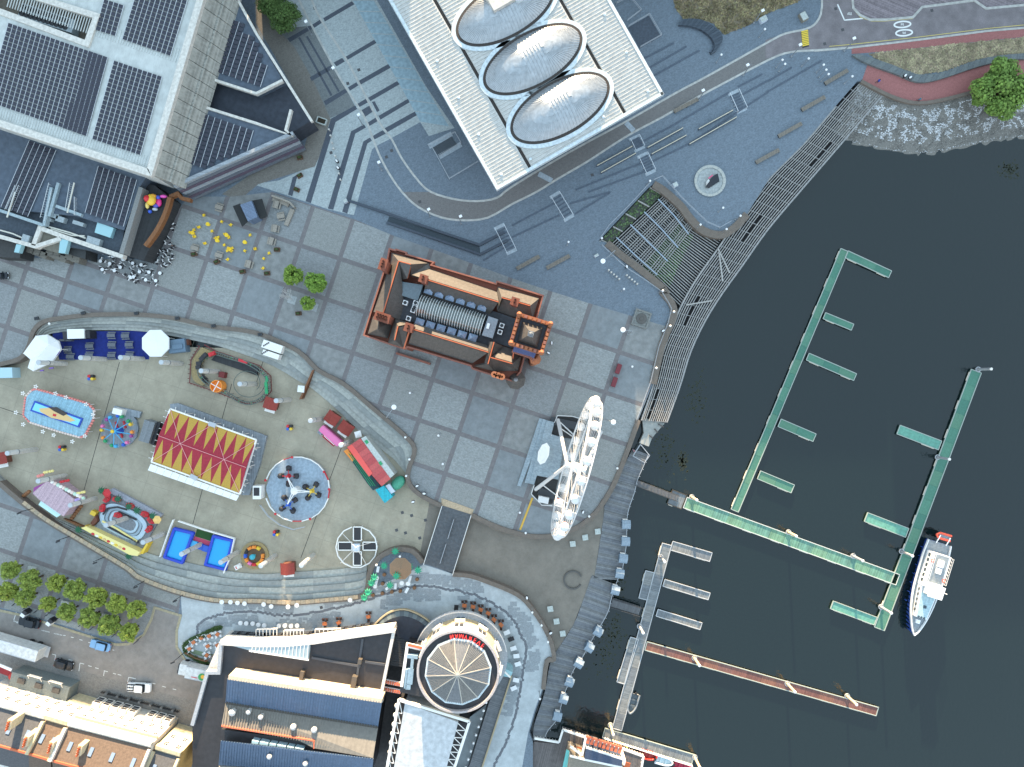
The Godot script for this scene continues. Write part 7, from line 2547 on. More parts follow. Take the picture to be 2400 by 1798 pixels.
	tent(wt,white,ringpts(Q(400,740,968,545),1.0,4,0.8,0.9),P(Q(400,740,968,545).x,Q(400,740,968,545).y,1.2),0.2)
	var wt2:=thing("small_gazebo","small white square canopy above the red roofed lorry ride","gazebo",P(Z(1,2,[880,435])[0].x,Z(1,2,[880,435])[0].y,FL))
	tent(wt2,white,ringpts(Z(1,2,[880,435])[0],0.95,4,0.8,0.5),P(Z(1,2,[880,435])[0].x,Z(1,2,[880,435])[0].y,1.1),0.2)
	var tl2:=thing("trailer","grey covered trailer beside the dodgem hall","trailer",P(357,1010,FL),"",-0.3)
	g.box(Vector3.ZERO,Vector3(2.3,2.4,4.6));lpart(g,M("grey ribbed cover",lin(142,148,152),0.7,"boards",3.0),"cover",tl2)
	g.box(Vector3(1.5,0.4,0),Vector3(0.8,1.2,5.0));lpart(g,blackm,"side_frame",tl2)
	var br:=thing("ramp_bridge","dark grey sloping footbridge with white edge rails","bridge",P(1045,1260,-0.5))
	var bq:=Z(1,2,[1608,1048,1858,1128,1700,1635,1450,1550])
	var bA:=P(bq[0].x,bq[0].y,0.05)
	var bB:=P(bq[1].x,bq[1].y,0.05)
	var bC:=P(bq[2].x,bq[2].y,0.05)
	var bD:=P(bq[3].x,bq[3].y,0.05)
	for k in 12:
		g.ang=1.27
		var t0:=k/12.0
		var t1:=(k+0.985)/12.0
		g.prism([bA.lerp(bD,t0),bB.lerp(bC,t0),bB.lerp(bC,t1),bA.lerp(bD,t1)],-0.35)
		part(g,M("grey bridge mat",lin(98,102,106),0.85,"concrete",5.0),"deck_section",br)
	for e in [[bA,bD],[bB,bC]]:
		g.bar(e[0]+Vector3(0,1.0,0),e[1]+Vector3(0,1.0,0),0.12,0.12)
		for k in 14: g.bar((e[0] as Vector3).lerp(e[1],k/13.0),(e[0] as Vector3).lerp(e[1],k/13.0)+Vector3(0,1,0),0.07,0.07)
		part(g,wp,"edge_rail",br)
	for k in 2:
		var m0:=(bA+bB)/2
		var m1:=(bC+bD)/2
		g.bar(m0.lerp(m1,0.15+0.42*k)+Vector3(0,0.5,0),m0.lerp(m1,0.48+0.42*k)+Vector3(0,0.5,0),0.1,0.8)
		part(g,M("galvanised steel"),"centre_rail",br)
	g.prism(PP(Z(1,2,[1600,985,1880,1085,1862,1128,1600,1045]),0.12),-0.2);part(g,M("warm coping a"),"threshold",br)
func build_dodgems(red: Material,yel: Material,silver: Material,white: Material,wp: Material)->void:
	var o:=thing("dodgem_hall","dodgem hall under red canopy with yellow zigzag triangles","fairground ride",P(480,1090,FL))
	var h:=3.2
	var q: Array=Z(0,2,[1470,215,2212,482,2070,950,1308,672])
	var tl:=P(q[0].x,q[0].y,h)
	var tr:=P(q[1].x,q[1].y,h)
	var brr:=P(q[2].x,q[2].y,h)
	var bl:=P(q[3].x,q[3].y,h)
	var ml:=(tl+bl)/2+Vector3(0,1.0,0)
	var mr:=(tr+brr)/2+Vector3(0,1.0,0)
	var crim:=M("canopy crimson",lin(172,44,62),0.75,"w_concrete",4.0)
	var gold:=M("canopy gold",lin(208,168,72),0.75,"w_speckle",2.0)
	var n:=9
	for side in 2:
		var e0:=tl if side==0 else bl
		var e1:=tr if side==0 else brr
		for i in n:
			var a:=e0.lerp(e1,float(i)/n)
			var b:=e0.lerp(e1,float(i+1)/n)
			var m:=ml.lerp(mr,(i+0.5)/n)
			var ma:=ml.lerp(mr,float(i)/n)
			var mb:=ml.lerp(mr,float(i+1)/n)
			var ap:=(a+b)/2
			ap=ap.lerp(m,0.93)
			var g:=G.new();g.up(a,b,ap)
			part(g,gold,"yellow_gore",o)
			g.up(a,ap,ma);g.up(ap,ma,mb);g.up(ap,b,mb)
			part(g,crim,"red_gore",o)
	for s in [[ml,mr],[tl,ml.lerp(mr,0.25)],[bl,ml.lerp(mr,0.25)],[tr,ml.lerp(mr,0.75)],[brr,ml.lerp(mr,0.75)],[tl.lerp(tr,0.5),ml.lerp(mr,0.25)],[bl.lerp(brr,0.5),ml.lerp(mr,0.25)],[tl.lerp(tr,0.5),ml.lerp(mr,0.75)],[bl.lerp(brr,0.5),ml.lerp(mr,0.75)]]:
		var g:=G.new();g.bar(s[0]+Vector3(0,0.1,0),s[1]+Vector3(0,0.1,0),0.08,0.08)
		part(g,M("pink strap",lin(226,160,160),0.7),"roof_strap",o)
	for e in [[tl,tr],[tr,brr],[brr,bl],[bl,tl]]:
		var g:=G.new();g.bar(e[0],e[1],0.3,0.35)
		part(g,wp,"eave_beam",o)
		for k in 3:
			var c: Vector3=(e[0] as Vector3).lerp(e[1],(k+0.5)/3)
			g.bar(c,Vector3(c.x,FL,c.z),0.12,0.12);part(g,wp,"post",o)
		var dd: Vector3=(e[1] as Vector3)-(e[0] as Vector3)
		var out:=Vector3(dd.z,0,-dd.x).normalized()
		for k in 9:
			var c: Vector3=(e[0] as Vector3).lerp(e[1],(k+0.5)/9)
			g.bar(c,c+out*0.7+Vector3(0,0.2,0),0.07,0.07);g.ball(c+out*0.7+Vector3(0,0.2,0),Vector3(0.1,0.1,0.1),6);part(g,wp,"lamp_arm",o)
	var g:=G.new();g.prism(PP(Z(0,2,[1465,175,1530,165,2209,415,2300,450,2240,700,2150,960,2080,960,2212,485,1470,210]),-0.6),FL);part(g,silver,"walkway",o)
	var aw: Array=Z(0,2,[1300,690,2065,965,2040,1010,1275,745])
	for k in 12:
		var a0:=P(aw[0].x,aw[0].y,2.9).lerp(P(aw[1].x,aw[1].y,2.9),k/12.0)
		var a1:=P(aw[0].x,aw[0].y,2.9).lerp(P(aw[1].x,aw[1].y,2.9),(k+0.97)/12.0)
		var b0:=P(aw[3].x,aw[3].y,2.4).lerp(P(aw[2].x,aw[2].y,2.4),k/12.0)
		var b1:=P(aw[3].x,aw[3].y,2.4).lerp(P(aw[2].x,aw[2].y,2.4),(k+0.97)/12.0)
		g.up(a0,a1,b1);g.up(a0,b1,b0)
		part(g,white,"awning_panel",o)
	g.prism([P(q[3].x,q[3].y,-0.9),P(q[0].x,q[0].y,-0.9),P(q[1].x,q[1].y,-0.9),P(q[2].x,q[2].y,-0.9)],FL);part(g,M("dodgem steel floor",lin(110,112,116),0.4,"concrete",4.0,0.3),"floor",o)
	for s in [[1800,340,1860,360],[1640,790,1700,820]]: g.bar(P(Z(0,2,[s[0],s[1]])[0].x,Z(0,2,[s[0],s[1]])[0].y,3.9),P(Z(0,2,[s[2],s[3]])[0].x,Z(0,2,[s[2],s[3]])[0].y,3.9),0.9,0.12)
	part(g,M("galvanised steel"),"sign_frame",o)
func build_coaster(red: Material,grn: Material,org: Material,blackm: Material,wp: Material)->void:
	var o:=thing("small_coaster","small oval coaster track with orange drum tunnel and black cars","roller coaster",P(545,880,FL))
	var f:=func(a: Array,h: float)->Array:
		var w:=[]
		for i in range(0,a.size(),2): w.append(P(Q(400,740,a[i],a[i+1]).x,Q(400,740,a[i],a[i+1]).y,h))
		return w
	var g:=G.new()
	var outer:=smooth([Vector2(230,235),Vector2(170,310),Vector2(152,400),Vector2(170,480),Vector2(230,520)],4)
	var inner:=smooth([Vector2(320,270),Vector2(250,320),Vector2(215,380),Vector2(220,440),Vector2(265,505)],4)
	for i in outer.size()-1:
		var r:=[]
		for p in [outer[i],outer[i+1],inner[i+1],inner[i]]: r.append(P(Q(400,740,p.x,p.y).x,Q(400,740,p.x,p.y).y,-0.7))
		g.prism(r,FL);part(g,M("tan ride deck"),"station_deck",o)
	g.prism(f.call([330,295,650,385,640,445,300,330],-0.8),FL);part(g,M("black decking"),"queue_deck",o)
	var path:=smooth([Vector2(330,282),Vector2(430,310),Vector2(560,350),Vector2(650,400),Vector2(712,460),Vector2(725,540),Vector2(680,610),Vector2(600,650),Vector2(520,640),Vector2(440,590),Vector2(330,530),Vector2(265,500),Vector2(215,440),Vector2(210,370),Vector2(250,310)],6,true)
	var hts:=[]
	for i in path.size(): hts.append(-0.4+1.1*(0.5+0.5*sin(TAU*i/path.size()*2.0-1.2)))
	for s in [-1,1]:
		for seg in range(0,path.size(),6):
			for i in range(seg,seg+6):
				var a: Vector2=path[i % path.size()]
				var b: Vector2=path[(i+1) % path.size()]
				var nn: Vector2=Vector2(-(b-a).y,(b-a).x).normalized()*10*s
				var qa:=Q(400,740,a.x+nn.x,a.y+nn.y)
				var qb:=Q(400,740,b.x+nn.x,b.y+nn.y)
				g.tube(P(qa.x,qa.y,hts[i % path.size()]),P(qb.x,qb.y,hts[(i+1) % path.size()]),0.09,0.09,6)
			part(g,M("grey green track"),"rail",o)
	for i in range(0,path.size(),1):
		var a: Vector2=path[i]
		var b: Vector2=path[(i+1) % path.size()]
		var nn:=Vector2(-(b-a).y,(b-a).x).normalized()*10
		var qa:=Q(400,740,a.x+nn.x,a.y+nn.y)
		var qb:=Q(400,740,a.x-nn.x,a.y-nn.y)
		g.bar(P(qa.x,qa.y,hts[i]-0.05),P(qb.x,qb.y,hts[i]-0.05),0.1,0.08)
		if i % 3==0: g.bar(P(qa.x,qa.y,hts[i]),Vector3(P(qa.x,qa.y,hts[i]).x,FL,P(qa.x,qa.y,hts[i]).z),0.1,0.1)
		part(g,grn if i % 7==0 else M("dark truss steel"),"tie",o)
	for k in 40:
		var t0:=TAU*k/36
		var t1:=TAU*(k+1)/36
		var a:=Q(400,740,575+cos(t0)*(125-k),500+sin(t0)*(115-k))
		var b:=Q(400,740,575+cos(t1)*(124-k),500+sin(t1)*(114-k))
		g.tube(P(a.x,a.y,-0.6),P(b.x,b.y,-0.6),0.07,0.07,5)
	part(g,M("grey green track"),"inner_rail",o)
	var fence: Array=[Vector2(215,225),Vector2(150,330),Vector2(140,500),Vector2(260,540),Vector2(450,610),Vector2(560,655),Vector2(680,640),Vector2(750,560),Vector2(745,450),Vector2(660,370),Vector2(480,310),Vector2(330,260),Vector2(250,215)]
	for i in fence.size()-1:
		var a:=Q(400,740,fence[i].x,fence[i].y)
		var b:=Q(400,740,fence[i+1].x,fence[i+1].y)
		for k in 2: g.bar(P(a.x,a.y,FL+0.5+0.5*k),P(b.x,b.y,FL+0.5+0.5*k),0.14,0.12)
		for k in 5:
			var c:=P(lerpf(a.x,b.x,k/5.0),lerpf(a.y,b.y,k/5.0),FL)
			g.bar(c,c+Vector3(0,1.05,0),0.1,0.1)
		part(g,M("maroon fence"),"fence_panel",o)
	var dc:=P(Q(400,740,335,525).x,Q(400,740,335,525).y,1.6)
	g.lathe(Vector3(dc.x,FL,dc.z),[[1.3,0.6],[1.3,3.0],[1.15,3.0],[1.1,2.2],[0.0,2.2]],20);part(g,org,"drum",o)
	for k in 2: g.bar(Vector3(dc.x,1.5,dc.z)+Vector3(cos(0.5+k*PI/2),0,sin(0.5+k*PI/2))*1.25,Vector3(dc.x,1.5,dc.z)-Vector3(cos(0.5+k*PI/2),0,sin(0.5+k*PI/2))*1.25,0.14,0.1)
	part(g,wp,"drum_spokes",o)
	for k in 7:
		var p: Array=[[312,285],[258,295],[236,318],[214,355],[210,385],[250,462],[262,480]][k]
		var c:=P(Q(400,740,p[0],p[1]).x,Q(400,740,p[0],p[1]).y,-0.2)
		g.box(c,Vector3(1.4 if k==0 else 1.0,0.6,0.8),[0.35,0.75,0.8,0.1,0.1,-0.7,-0.7][k])
		if k==0: g.ball(c+Vector3(0.3,0.7,0),Vector3(0.45,0.3,0.35),8)
		part(g,red if k==0 else blackm,"train_car",o)
	for p in [[715,470],[712,515],[715,560]]:
		g.box(P(Q(400,740,p[0],p[1]).x,Q(400,740,p[0],p[1]).y,0.2),Vector3(0.6,0.4,1.2),0.1);part(g,M("ride green"),"green_panel",o)
	g.box(P(Q(400,740,400,440).x,Q(400,740,400,440).y,FL),Vector3(1.2,1.6,1.2),-0.2);part(g,M("maroon fence"),"winch_house",o)
	g.prism(f.call([505,318,570,340,565,358,500,338],0.4),0.1);part(g,red,"platform_roof",o)
func build_jungle(red: Material,yel: Material,grn: Material,blackm: Material,wp: Material,silver: Material)->void:
	var o:=thing("jungle_ride","jungle boat ride with red cars green palms and yellow sign front","fairground ride",P(285,1220,FL))
	var f:=func(a: Array,h: float)->Array:
		var w:=[]
		for i in range(0,a.size(),2): w.append(P(Q(0,1020,a[i],a[i+1]).x,Q(0,1020,a[i],a[i+1]).y,h))
		return w
	var g:=G.new();g.prism(f.call([835,395,1205,590,1040,880,690,690,760,520],-0.9),FL);part(g,M("jungle deck",lin(140,144,148),0.7,"concrete",4.0),"deck",o)
	g.prism(f.call([835,395,1205,590,1180,625,800,420],-0.7),FL);part(g,M("lilac grey board",lin(172,176,186),0.6,"concrete",3.0),"back_board",o)
	for k in 3:
		var r: float=[1.0,0.8,0.62][k]
		var loop:=[]
		for i in 36:
			var t:=TAU*i/36
			var u:=Vector2(signf(cos(t))*pow(absf(cos(t)),0.7)*165*r,signf(sin(t))*pow(absf(sin(t)),0.7)*90*r).rotated(0.47)
			loop.append(P(Q(0,1020,905+u.x,650+u.y).x,Q(0,1020,905+u.x,650+u.y).y,0))
		g.ribbon(loop,0.9 if k==0 else 0.5,-0.55-0.12*k,-0.95,true)
		part(g,[M("pale blue trough"),M("grey trough",lin(146,164,174),0.4),M("pale blue trough")][k],"channel",o)
	for l in [[765,590,800,545,870,535,945,555],[880,570,1015,630],[800,680,1030,800],[760,640,860,690,1020,790]]:
		var q: Array=f.call(l,-0.4)
		for i in q.size()-1: g.bar(q[i],q[i+1],0.35,0.2)
		part(g,blackm if l[0]!=760 else M("pale yellow"),"track_edge",o)
	g.prism(f.call([690,690,740,640,1010,800,1000,840,960,835],-0.6),FL);part(g,silver,"boarding_deck",o)
	for p in [[805,472,0.9],[770,540,1.4],[875,475,-0.3],[975,522,-0.4],[885,592,-0.3],[1085,585,-0.5],[1130,630,-0.9],[1115,695,0.9]]:
		var c:=P(Q(0,1020,p[0],p[1]).x,Q(0,1020,p[0],p[1]).y,-0.7)
		g.ball(c+Vector3(0,0.35,0),Vector3(1.0,0.5,0.62),10,p[2]);g.box(c+Basis(Vector3.UP,p[2])*Vector3(-0.1,0.3,0),Vector3(1.1,0.65,0.85),p[2])
		var car:=part(g,red,"boat_car",o)
		g.box(c-o.position+Vector3(0,0.97,0),Vector3(0.5,0.06,0.5),p[2]);lpart(g,M("dark red floor"),"seat",car)
	for p in [[785,432,1],[1160,632,0]]:
		var c:=P(Q(0,1020,p[0],p[1]).x,Q(0,1020,p[0],p[1]).y,1.0)
		g.lathe(Vector3(c.x,FL,c.z),[[0.08,0.0],[0.08,2.2],[0.95,2.1],[0.3,2.6],[0.0,2.7]],6);part(g,red if p[2] else M("pale orange parasol",lin(236,196,120),0.7),"parasol",o)
	for p in [[790,398],[910,460],[990,515],[1050,545],[1165,585],[620,685],[990,880]]:
		palm(o,P(Q(0,1020,p[0],p[1]).x,Q(0,1020,p[0],p[1]).y,FL),2.0)
	g.prism(f.call([600,690,640,680,1040,870,1020,900,960,890],1.2),FL);part(g,M("pale yellow"),"sign_front",o)
	for k in 9:
		var t:=k/8.0
		var c:=P(Q(0,1020,690+230*t,735+110*t).x,Q(0,1020,690+230*t,735+110*t).y,1.2)
		g.ball(c,Vector3(0.4,0.15,0.28),8,-0.4);part(g,[red,wp,yel,M("tan paint")][k % 4],"sign_ornament",o)
	for p in [[670,685,1.0],[715,575,0.8]]:
		var c:=P(Q(0,1020,p[0],p[1]).x,Q(0,1020,p[0],p[1]).y,FL)
		g.box(c,Vector3(1.2,1.2,0.9),-0.5);part(g,yel,"yellow_booth",o)
	g.prism(f.call([1040,880,1090,800,1100,810,1060,885],0.6),FL);part(g,yel,"yellow_arch",o)
	g.prism(f.call([670,655,710,600,720,640,690,675],0.2),FL);part(g,M("kiosk timber"),"timber_gate",o)
func palm(parent: Node3D,at: Vector3,h: float,m: Material=null)->void:
	var g:=G.new()
	g.tube(at,at+Vector3(0.15,h,0.1),0.1,0.07,6)
	var t:=part(g,M("palm stem",lin(60,66,50),0.8),"palm",parent)
	for k in 9:
		var a:=TAU*k/9+at.x
		var d:=Vector3(cos(a),0,sin(a))
		var s:=Vector3(-sin(a),0,cos(a))*0.16
		var c:=at+Vector3(0.15,h,0.1)
		var m1:=c+d*0.5+Vector3(0,0.2,0)
		var e:=c+d*1.0+Vector3(0,-0.25,0)
		g.up(c-s*0.4,c+s*0.4,m1+s);g.up(c-s*0.4,m1+s,m1-s)
		g.up(m1-s,m1+s,e)
	for vi in g.v.size(): g.v[vi]-=parent.position
	lpart(g,m if m else M("palm green",lin(30,92,62),0.7),"fronds",t)
# ---------- trees
var crowns:={}
func crown_mesh(key: String,n: int,flat_top: float,leaf: float,green_a: Color,green_b: Color,sd: int)->ArrayMesh:
	if crowns.has(key): return crowns[key]
	var r:=RandomNumberGenerator.new()
	r.seed=sd
	var g:=G.new()
	var clumps:=[]
	for i in 46:
		var d:=Vector3(r.randfn(),r.randfn()*0.8+0.15,r.randfn()).normalized()
		var rad:=r.randf_range(0.45,0.86)
		clumps.append([Vector3(d.x,d.y*flat_top,d.z)*rad,r.randf_range(0.2,0.36)])
	for i in n:
		var c: Array=clumps[r.randi() % clumps.size()]
		var o: Vector3=Vector3(r.randfn(),r.randfn(),r.randfn()).normalized()*c[1]*pow(r.randf(),0.4)
		var p: Vector3=c[0]+o
		var nn: Vector3=(o.normalized()+Vector3(0,0.7,0)+Vector3(r.randfn(),r.randfn(),r.randfn())*0.35).normalized()
		var t: Vector3=nn.cross(Vector3(r.randfn(),r.randfn(),r.randfn())).normalized()
		var b: Vector3=nn.cross(t)
		var s:=leaf*r.randf_range(0.7,1.4)
		var f:=r.randf()
		var k:=r.randf_range(0.7,1.3)
		var cc:=green_a.lerp(green_b,0.35+0.5*f)
		g.col=Color(cc.r*k,cc.g*k,cc.b*k)
		g.tri(p-t*s*0.5,p+b*s*0.45,p+t*s*0.5+nn*s*0.1)
		g.tri(p-t*s*0.5,p+t*s*0.5+nn*s*0.1,p-b*s*0.45)
	crowns[key]=g.mesh()
	return crowns[key]
func tree(called: String,label: String,px: float,py: float,hc: float,r: float,key: String,group:="",ground:=0.0,squash:=1.0)->void:
	var c:=P(px,py,hc)
	var o:=thing(called,label,"tree",Vector3(c.x,ground,c.z),group)
	var g:=G.new()
	g.tube(Vector3(0,0,0),Vector3(0.05,(hc-ground)*0.6,0.03),r*0.09+0.04,r*0.06+0.03,8)
	for k in 6:
		var a:=TAU*k/6+px
		g.tube(Vector3(0.05,(hc-ground)*(0.45+0.05*(k % 3)),0.03),Vector3(cos(a)*r*0.6,(hc-ground)+r*0.25*sin(k*2.0),sin(a)*r*0.6),r*0.05+0.02,0.03,6)
	lpart(g,M("bark"),"trunk",o)
	var mi:=lpart(crowns[key],M("leaf",Color.WHITE,0.8),"crown",o,Vector3(0,hc-ground,0),px)
	var m: StandardMaterial3D=mats["leaf"]
	m.vertex_color_use_as_albedo=true
	m.backlight_enabled=true
	m.backlight=Color(0.25,0.3,0.1)
	mi.scale=Vector3(r,r*squash,r)
func build_trees()->void:
	crown_mesh("plaza a",4200,0.8,0.15,Color(0.07,0.14,0.02),Color(0.24,0.36,0.05),1)
	crown_mesh("plaza b",4200,0.8,0.15,Color(0.06,0.14,0.02),Color(0.22,0.36,0.05),2)
	crown_mesh("street a",3600,1.0,0.15,Color(0.09,0.14,0.02),Color(0.34,0.4,0.06),3)
	crown_mesh("street b",3600,1.0,0.15,Color(0.08,0.12,0.02),Color(0.28,0.36,0.06),4)
	crown_mesh("willow",14000,0.7,0.08,Color(0.05,0.11,0.02),Color(0.2,0.32,0.06),5)
	crown_mesh("hedge",9000,0.8,0.07,Color(0.04,0.08,0.02),Color(0.1,0.17,0.04),6)
	tree("plaza_tree","round light green tree beside the bare tree",687,646,3.2,2.15,"plaza a","trees on the plaza")
	tree("plaza_tree","largest round light green tree on the plaza",740,662,3.4,2.35,"plaza b","trees on the plaza")
	tree("plaza_tree","smallest green tree beside a pale tree square",721,710,2.8,1.6,"plaza a","trees on the plaza")
	tree("willow_tree","large bushy green tree overhanging the rubble shore",2343,209,4.0,6.2,"willow","",-0.3)
	tree("clipped_tree","dense dark green tree beside the tan footway",668,36,4.0,3.6,"hedge","dark trees along the footway")
	tree("clipped_tree","dense dark green tree partly behind its neighbour by footway",636,2,4.0,3.2,"hedge","dark trees along the footway")
	var st:=Z(0,3,[65,140,270,45,490,65,220,200,415,250,650,125,830,195,580,315,1010,250,770,365,1180,300,945,420,1115,490])+Z(0,2,[90,1600])
	for i in st.size():
		tree("street_tree","small yellow green street tree in the paved square beside the road",st[i].x,st[i].y,3.6,[2.1,2.3,1.9,2.0,1.7,2.3,2.3,2.0,2.2,2.2,2.0,2.3,2.0,2.0][i],["street a","street b"][i % 2],"street trees in rows",0.0,1.0)
	var bp: Vector2=Z(1,1,[310,930])[0]
	var o:=thing("bare_tree","leafless pale branched tree in a pale paved square","tree",P(bp.x,bp.y,0))
	var g:=G.new()
	var r:=RandomNumberGenerator.new()
	r.seed=8
	var tip:=P(Z(1,1,[255,880])[0].x,Z(1,1,[255,880])[0].y,3.6)-o.position
	g.tube(Vector3.ZERO,tip*0.5,0.09,0.06,7)
	lpart(g,M("pale bark"),"trunk",o)
	for k in 26:
		var a:=r.randf()*TAU
		var e:=tip*r.randf_range(0.6,0.8)+Vector3(cos(a),r.randf_range(0.1,0.9),sin(a))*r.randf_range(0.5,1.4)
		g.tube(tip*r.randf_range(0.4,0.6),e,0.03,0.018,5)
		for q in 4:
			var e2:=e+Vector3(r.randfn(),r.randf(),r.randfn()).normalized()*r.randf_range(0.3,0.7)
			g.tube(e.lerp(tip*0.55,r.randf()*0.4),e2,0.02,0.012,4)
	lpart(g,M("pale bark"),"crown",o)
	for q in [[310,930],[497,992]]:
		var ring:=[]
		var c: Vector2=Z(1,1,[q[0],q[1]])[0]
		for s in [[-1,-1],[1,-1],[1,1],[-1,1]]: ring.append(c+Vector2(s[0],s[1]).rotated(GANG)*9.5)
		sheet(ring,0.03,M("pale tree square",lin(176,182,182),0.8,"concrete",3.0),"tree_pit",GANG)
	var hoop: Node3D=null
	for i in 26:
		var t: float=i % 13
		var p: Vector2=Z(0,3,[40+t*95+(i/13)*30,215+t*30+(i/13)*26-(60 if i>=13 else 0)])[0]
		var at:=P(p.x,p.y,0)
		if hoop==null:
			hoop=thing("cycle_hoop","dark steel cycle hoop beneath the street trees","cycle stand",at,"cycle hoops under the trees",0.7)
			g.bar(Vector3(-0.4,0,0),Vector3(-0.4,0.8,0),0.09,0.09);g.bar(Vector3(0.4,0,0),Vector3(0.4,0.8,0),0.09,0.09);g.bar(Vector3(-0.44,0.8,0),Vector3(0.44,0.8,0),0.12,0.09)
			lpart(g,M("black ironwork"),"hoop",hoop)
		else: copy(hoop,at,0.7,"","cycle_hoop")
	var slab: Node3D=null
	for p in Z(0,3,[635,55,215,125,990,170,570,238,920,350])+Z(0,2,[285,1590]):
		var at:=P(p.x,p.y,0)
		if slab==null:
			slab=thing("stone_bench","pale stone bench block among the street trees","bench",at,"stone benches among the trees",-0.25)
			g.box(Vector3(0,0.12,0),Vector3(1.7,0.35,0.8));lpart(g,M("pale seat stone"),"seat",slab)
			g.box(Vector3.ZERO,Vector3(1.4,0.12,0.6));lpart(g,M("grey seat base"),"plinth",slab)
		else: copy(slab,at,-0.25+rng.randf_range(-0.05,0.05),"","stone_bench")
# ---------- vehicles
func rrect(L: float,W: float,rad: float,y: float,x0:=0.0)->Array:
	var o:=[]
	for c in [[1,1],[-1,1],[-1,-1],[1,-1]]:
		for k in 4:
			var a: float=[0.0,PI/2,PI,PI*1.5][[[1,1],[-1,1],[-1,-1],[1,-1]].find(c)]+PI/2*k/3.0
			o.append(Vector3(x0+c[0]*(L/2-rad)+cos(a)*rad,y,c[1]*(W/2-rad)+sin(a)*rad))
	return o
func skin(g: G,rings: Array,cap:=true)->void:
	for i in rings.size()-1:
		var n: int=rings[i].size()
		for k in n:
			var a: Vector3=rings[i][k]
			var b: Vector3=rings[i][(k+1) % n]
			var c: Vector3=rings[i+1][(k+1) % n]
			var d: Vector3=rings[i+1][k]
			g.quad(b,a,d,c)
	if cap: g.flat(rings[-1])
func car(label: String,cat: String,px: float,py: float,yaw: float,L: float,W: float,hgt: float,paint: Material,pickup:=false,group:="cars parked along the street")->Node3D:
	var o:=thing("parked_car",label,cat,P(px,py,0.02),group,yaw)
	var glass:=M("car glass")
	var g:=G.new()
	skin(g,[rrect(L*0.96,W*0.94,0.35,0.28),rrect(L,W,0.45,0.5),rrect(L*0.99,W*0.98,0.45,hgt*0.5),rrect(L*0.95,W*0.92,0.4,hgt*0.6)])
	lpart(g,paint,"body",o)
	var cl:=L*(0.42 if pickup else 0.56)
	var cx:=L*(0.06 if pickup else -0.06)
	skin(g,[rrect(cl,W*0.9,0.25,hgt*0.59,cx),rrect(cl*0.8,W*0.78,0.25,hgt*0.95,cx-0.08)],false)
	lpart(g,glass,"windows",o)
	skin(g,[rrect(cl*0.8,W*0.79,0.25,hgt*0.94,cx-0.08),rrect(cl*0.74,W*0.74,0.22,hgt,cx-0.1)])
	lpart(g,paint,"roof",o)
	for s in [[-1,-1],[1,-1],[-1,1],[1,1]]:
		g.tube(Vector3(s[0]*L*0.31,0.31,s[1]*W*0.42),Vector3(s[0]*L*0.31,0.31,s[1]*W*0.51),0.32,0.32,14)
		var w:=lpart(g,M("tyre"),"wheel",o)
		g.tube(Vector3(s[0]*L*0.31,0.31,s[1]*W*0.5),Vector3(s[0]*L*0.31,0.31,s[1]*W*0.515),0.2,0.2,12)
		lpart(g,M("alloy",lin(170,172,176),0.4,"",1.0,0.6),"rim",w)
	for s in [-1,1]:
		g.box(Vector3(L*0.475,0.55,s*W*0.34),Vector3(0.12,0.18,0.35));lpart(g,M("headlight glass",lin(220,224,226),0.1),"headlight",o)
		g.box(Vector3(-L*0.475,0.6,s*W*0.36),Vector3(0.12,0.2,0.3));lpart(g,M("tail light",lin(150,26,26),0.3),"tail_light",o)
		g.box(Vector3(L*0.14,hgt*0.6,s*W*0.53),Vector3(0.16,0.14,0.22));lpart(g,paint,"mirror",o)
	g.box(Vector3(L*0.492,0.42,0),Vector3(0.03,0.12,0.5));lpart(g,M("plate",lin(220,218,200),0.6),"number_plate",o)
	if pickup:
		g.box(Vector3(-L*0.3,hgt*0.6,0),Vector3(L*0.32,0.04,W*0.78));lpart(g,M("ride black"),"load_bed",o)
		for k in 6:
			g.box(Vector3(-L*0.38+(k % 3)*0.4,hgt*0.62,-0.4+(k/3)*0.6),Vector3(0.3,0.3,0.35),k);lpart(g,M("white plastic"),"cargo",o)
	return o
func lorry(label: String,a: Vector2,b: Vector2,w: float,hgt: float,cab_at_b: bool)->Node3D:
	var p:=P(a.x,a.y,hgt)
	var q:=P(b.x,b.y,hgt)
	var L:=p.distance_to(q)
	var o:=thing("box_lorry",label,"lorry",Vector3(p.x,0.02,p.z),"",yaw_of(q.x-p.x,q.z-p.z))
	var wht:=M("lorry white",lin(230,232,230),0.6,"w_concrete",6.0)
	var g:=G.new();g.box(Vector3(L/2,0.95,0),Vector3(L,hgt-0.95,w));lpart(g,wht,"cargo_box",o)
	for s in [-1,1]:
		g.bar(Vector3(0,hgt+0.02,s*(w/2-0.05)),Vector3(L,hgt+0.02,s*(w/2-0.05)),0.1,0.08);lpart(g,M("galvanised steel"),"roof_rail",o)
	g.box(Vector3(L/2,0.6,0),Vector3(L,0.35,w*0.5));lpart(g,M("tyre"),"chassis",o)
	var cx:=L+1.05 if cab_at_b else -1.05
	skin(g,[rrect(1.9,w*0.95,0.2,0.4,cx),rrect(1.9,w*0.95,0.25,1.6,cx),rrect(1.6,w*0.9,0.25,2.5,cx-(0.1 if cab_at_b else -0.1))]);lpart(g,wht,"cab",o)
	g.box(Vector3(cx+(0.78 if cab_at_b else -0.78),1.6,0),Vector3(0.35,0.8,w*0.8));lpart(g,M("car glass"),"windscreen",o)
	for s in [-1,1]:
		for x in [L*0.15,L*0.3,cx]:
			g.tube(Vector3(x,0.48,s*w*0.4),Vector3(x,0.48,s*w*0.51),0.48,0.48,14);lpart(g,M("tyre"),"wheel",o)
	return o
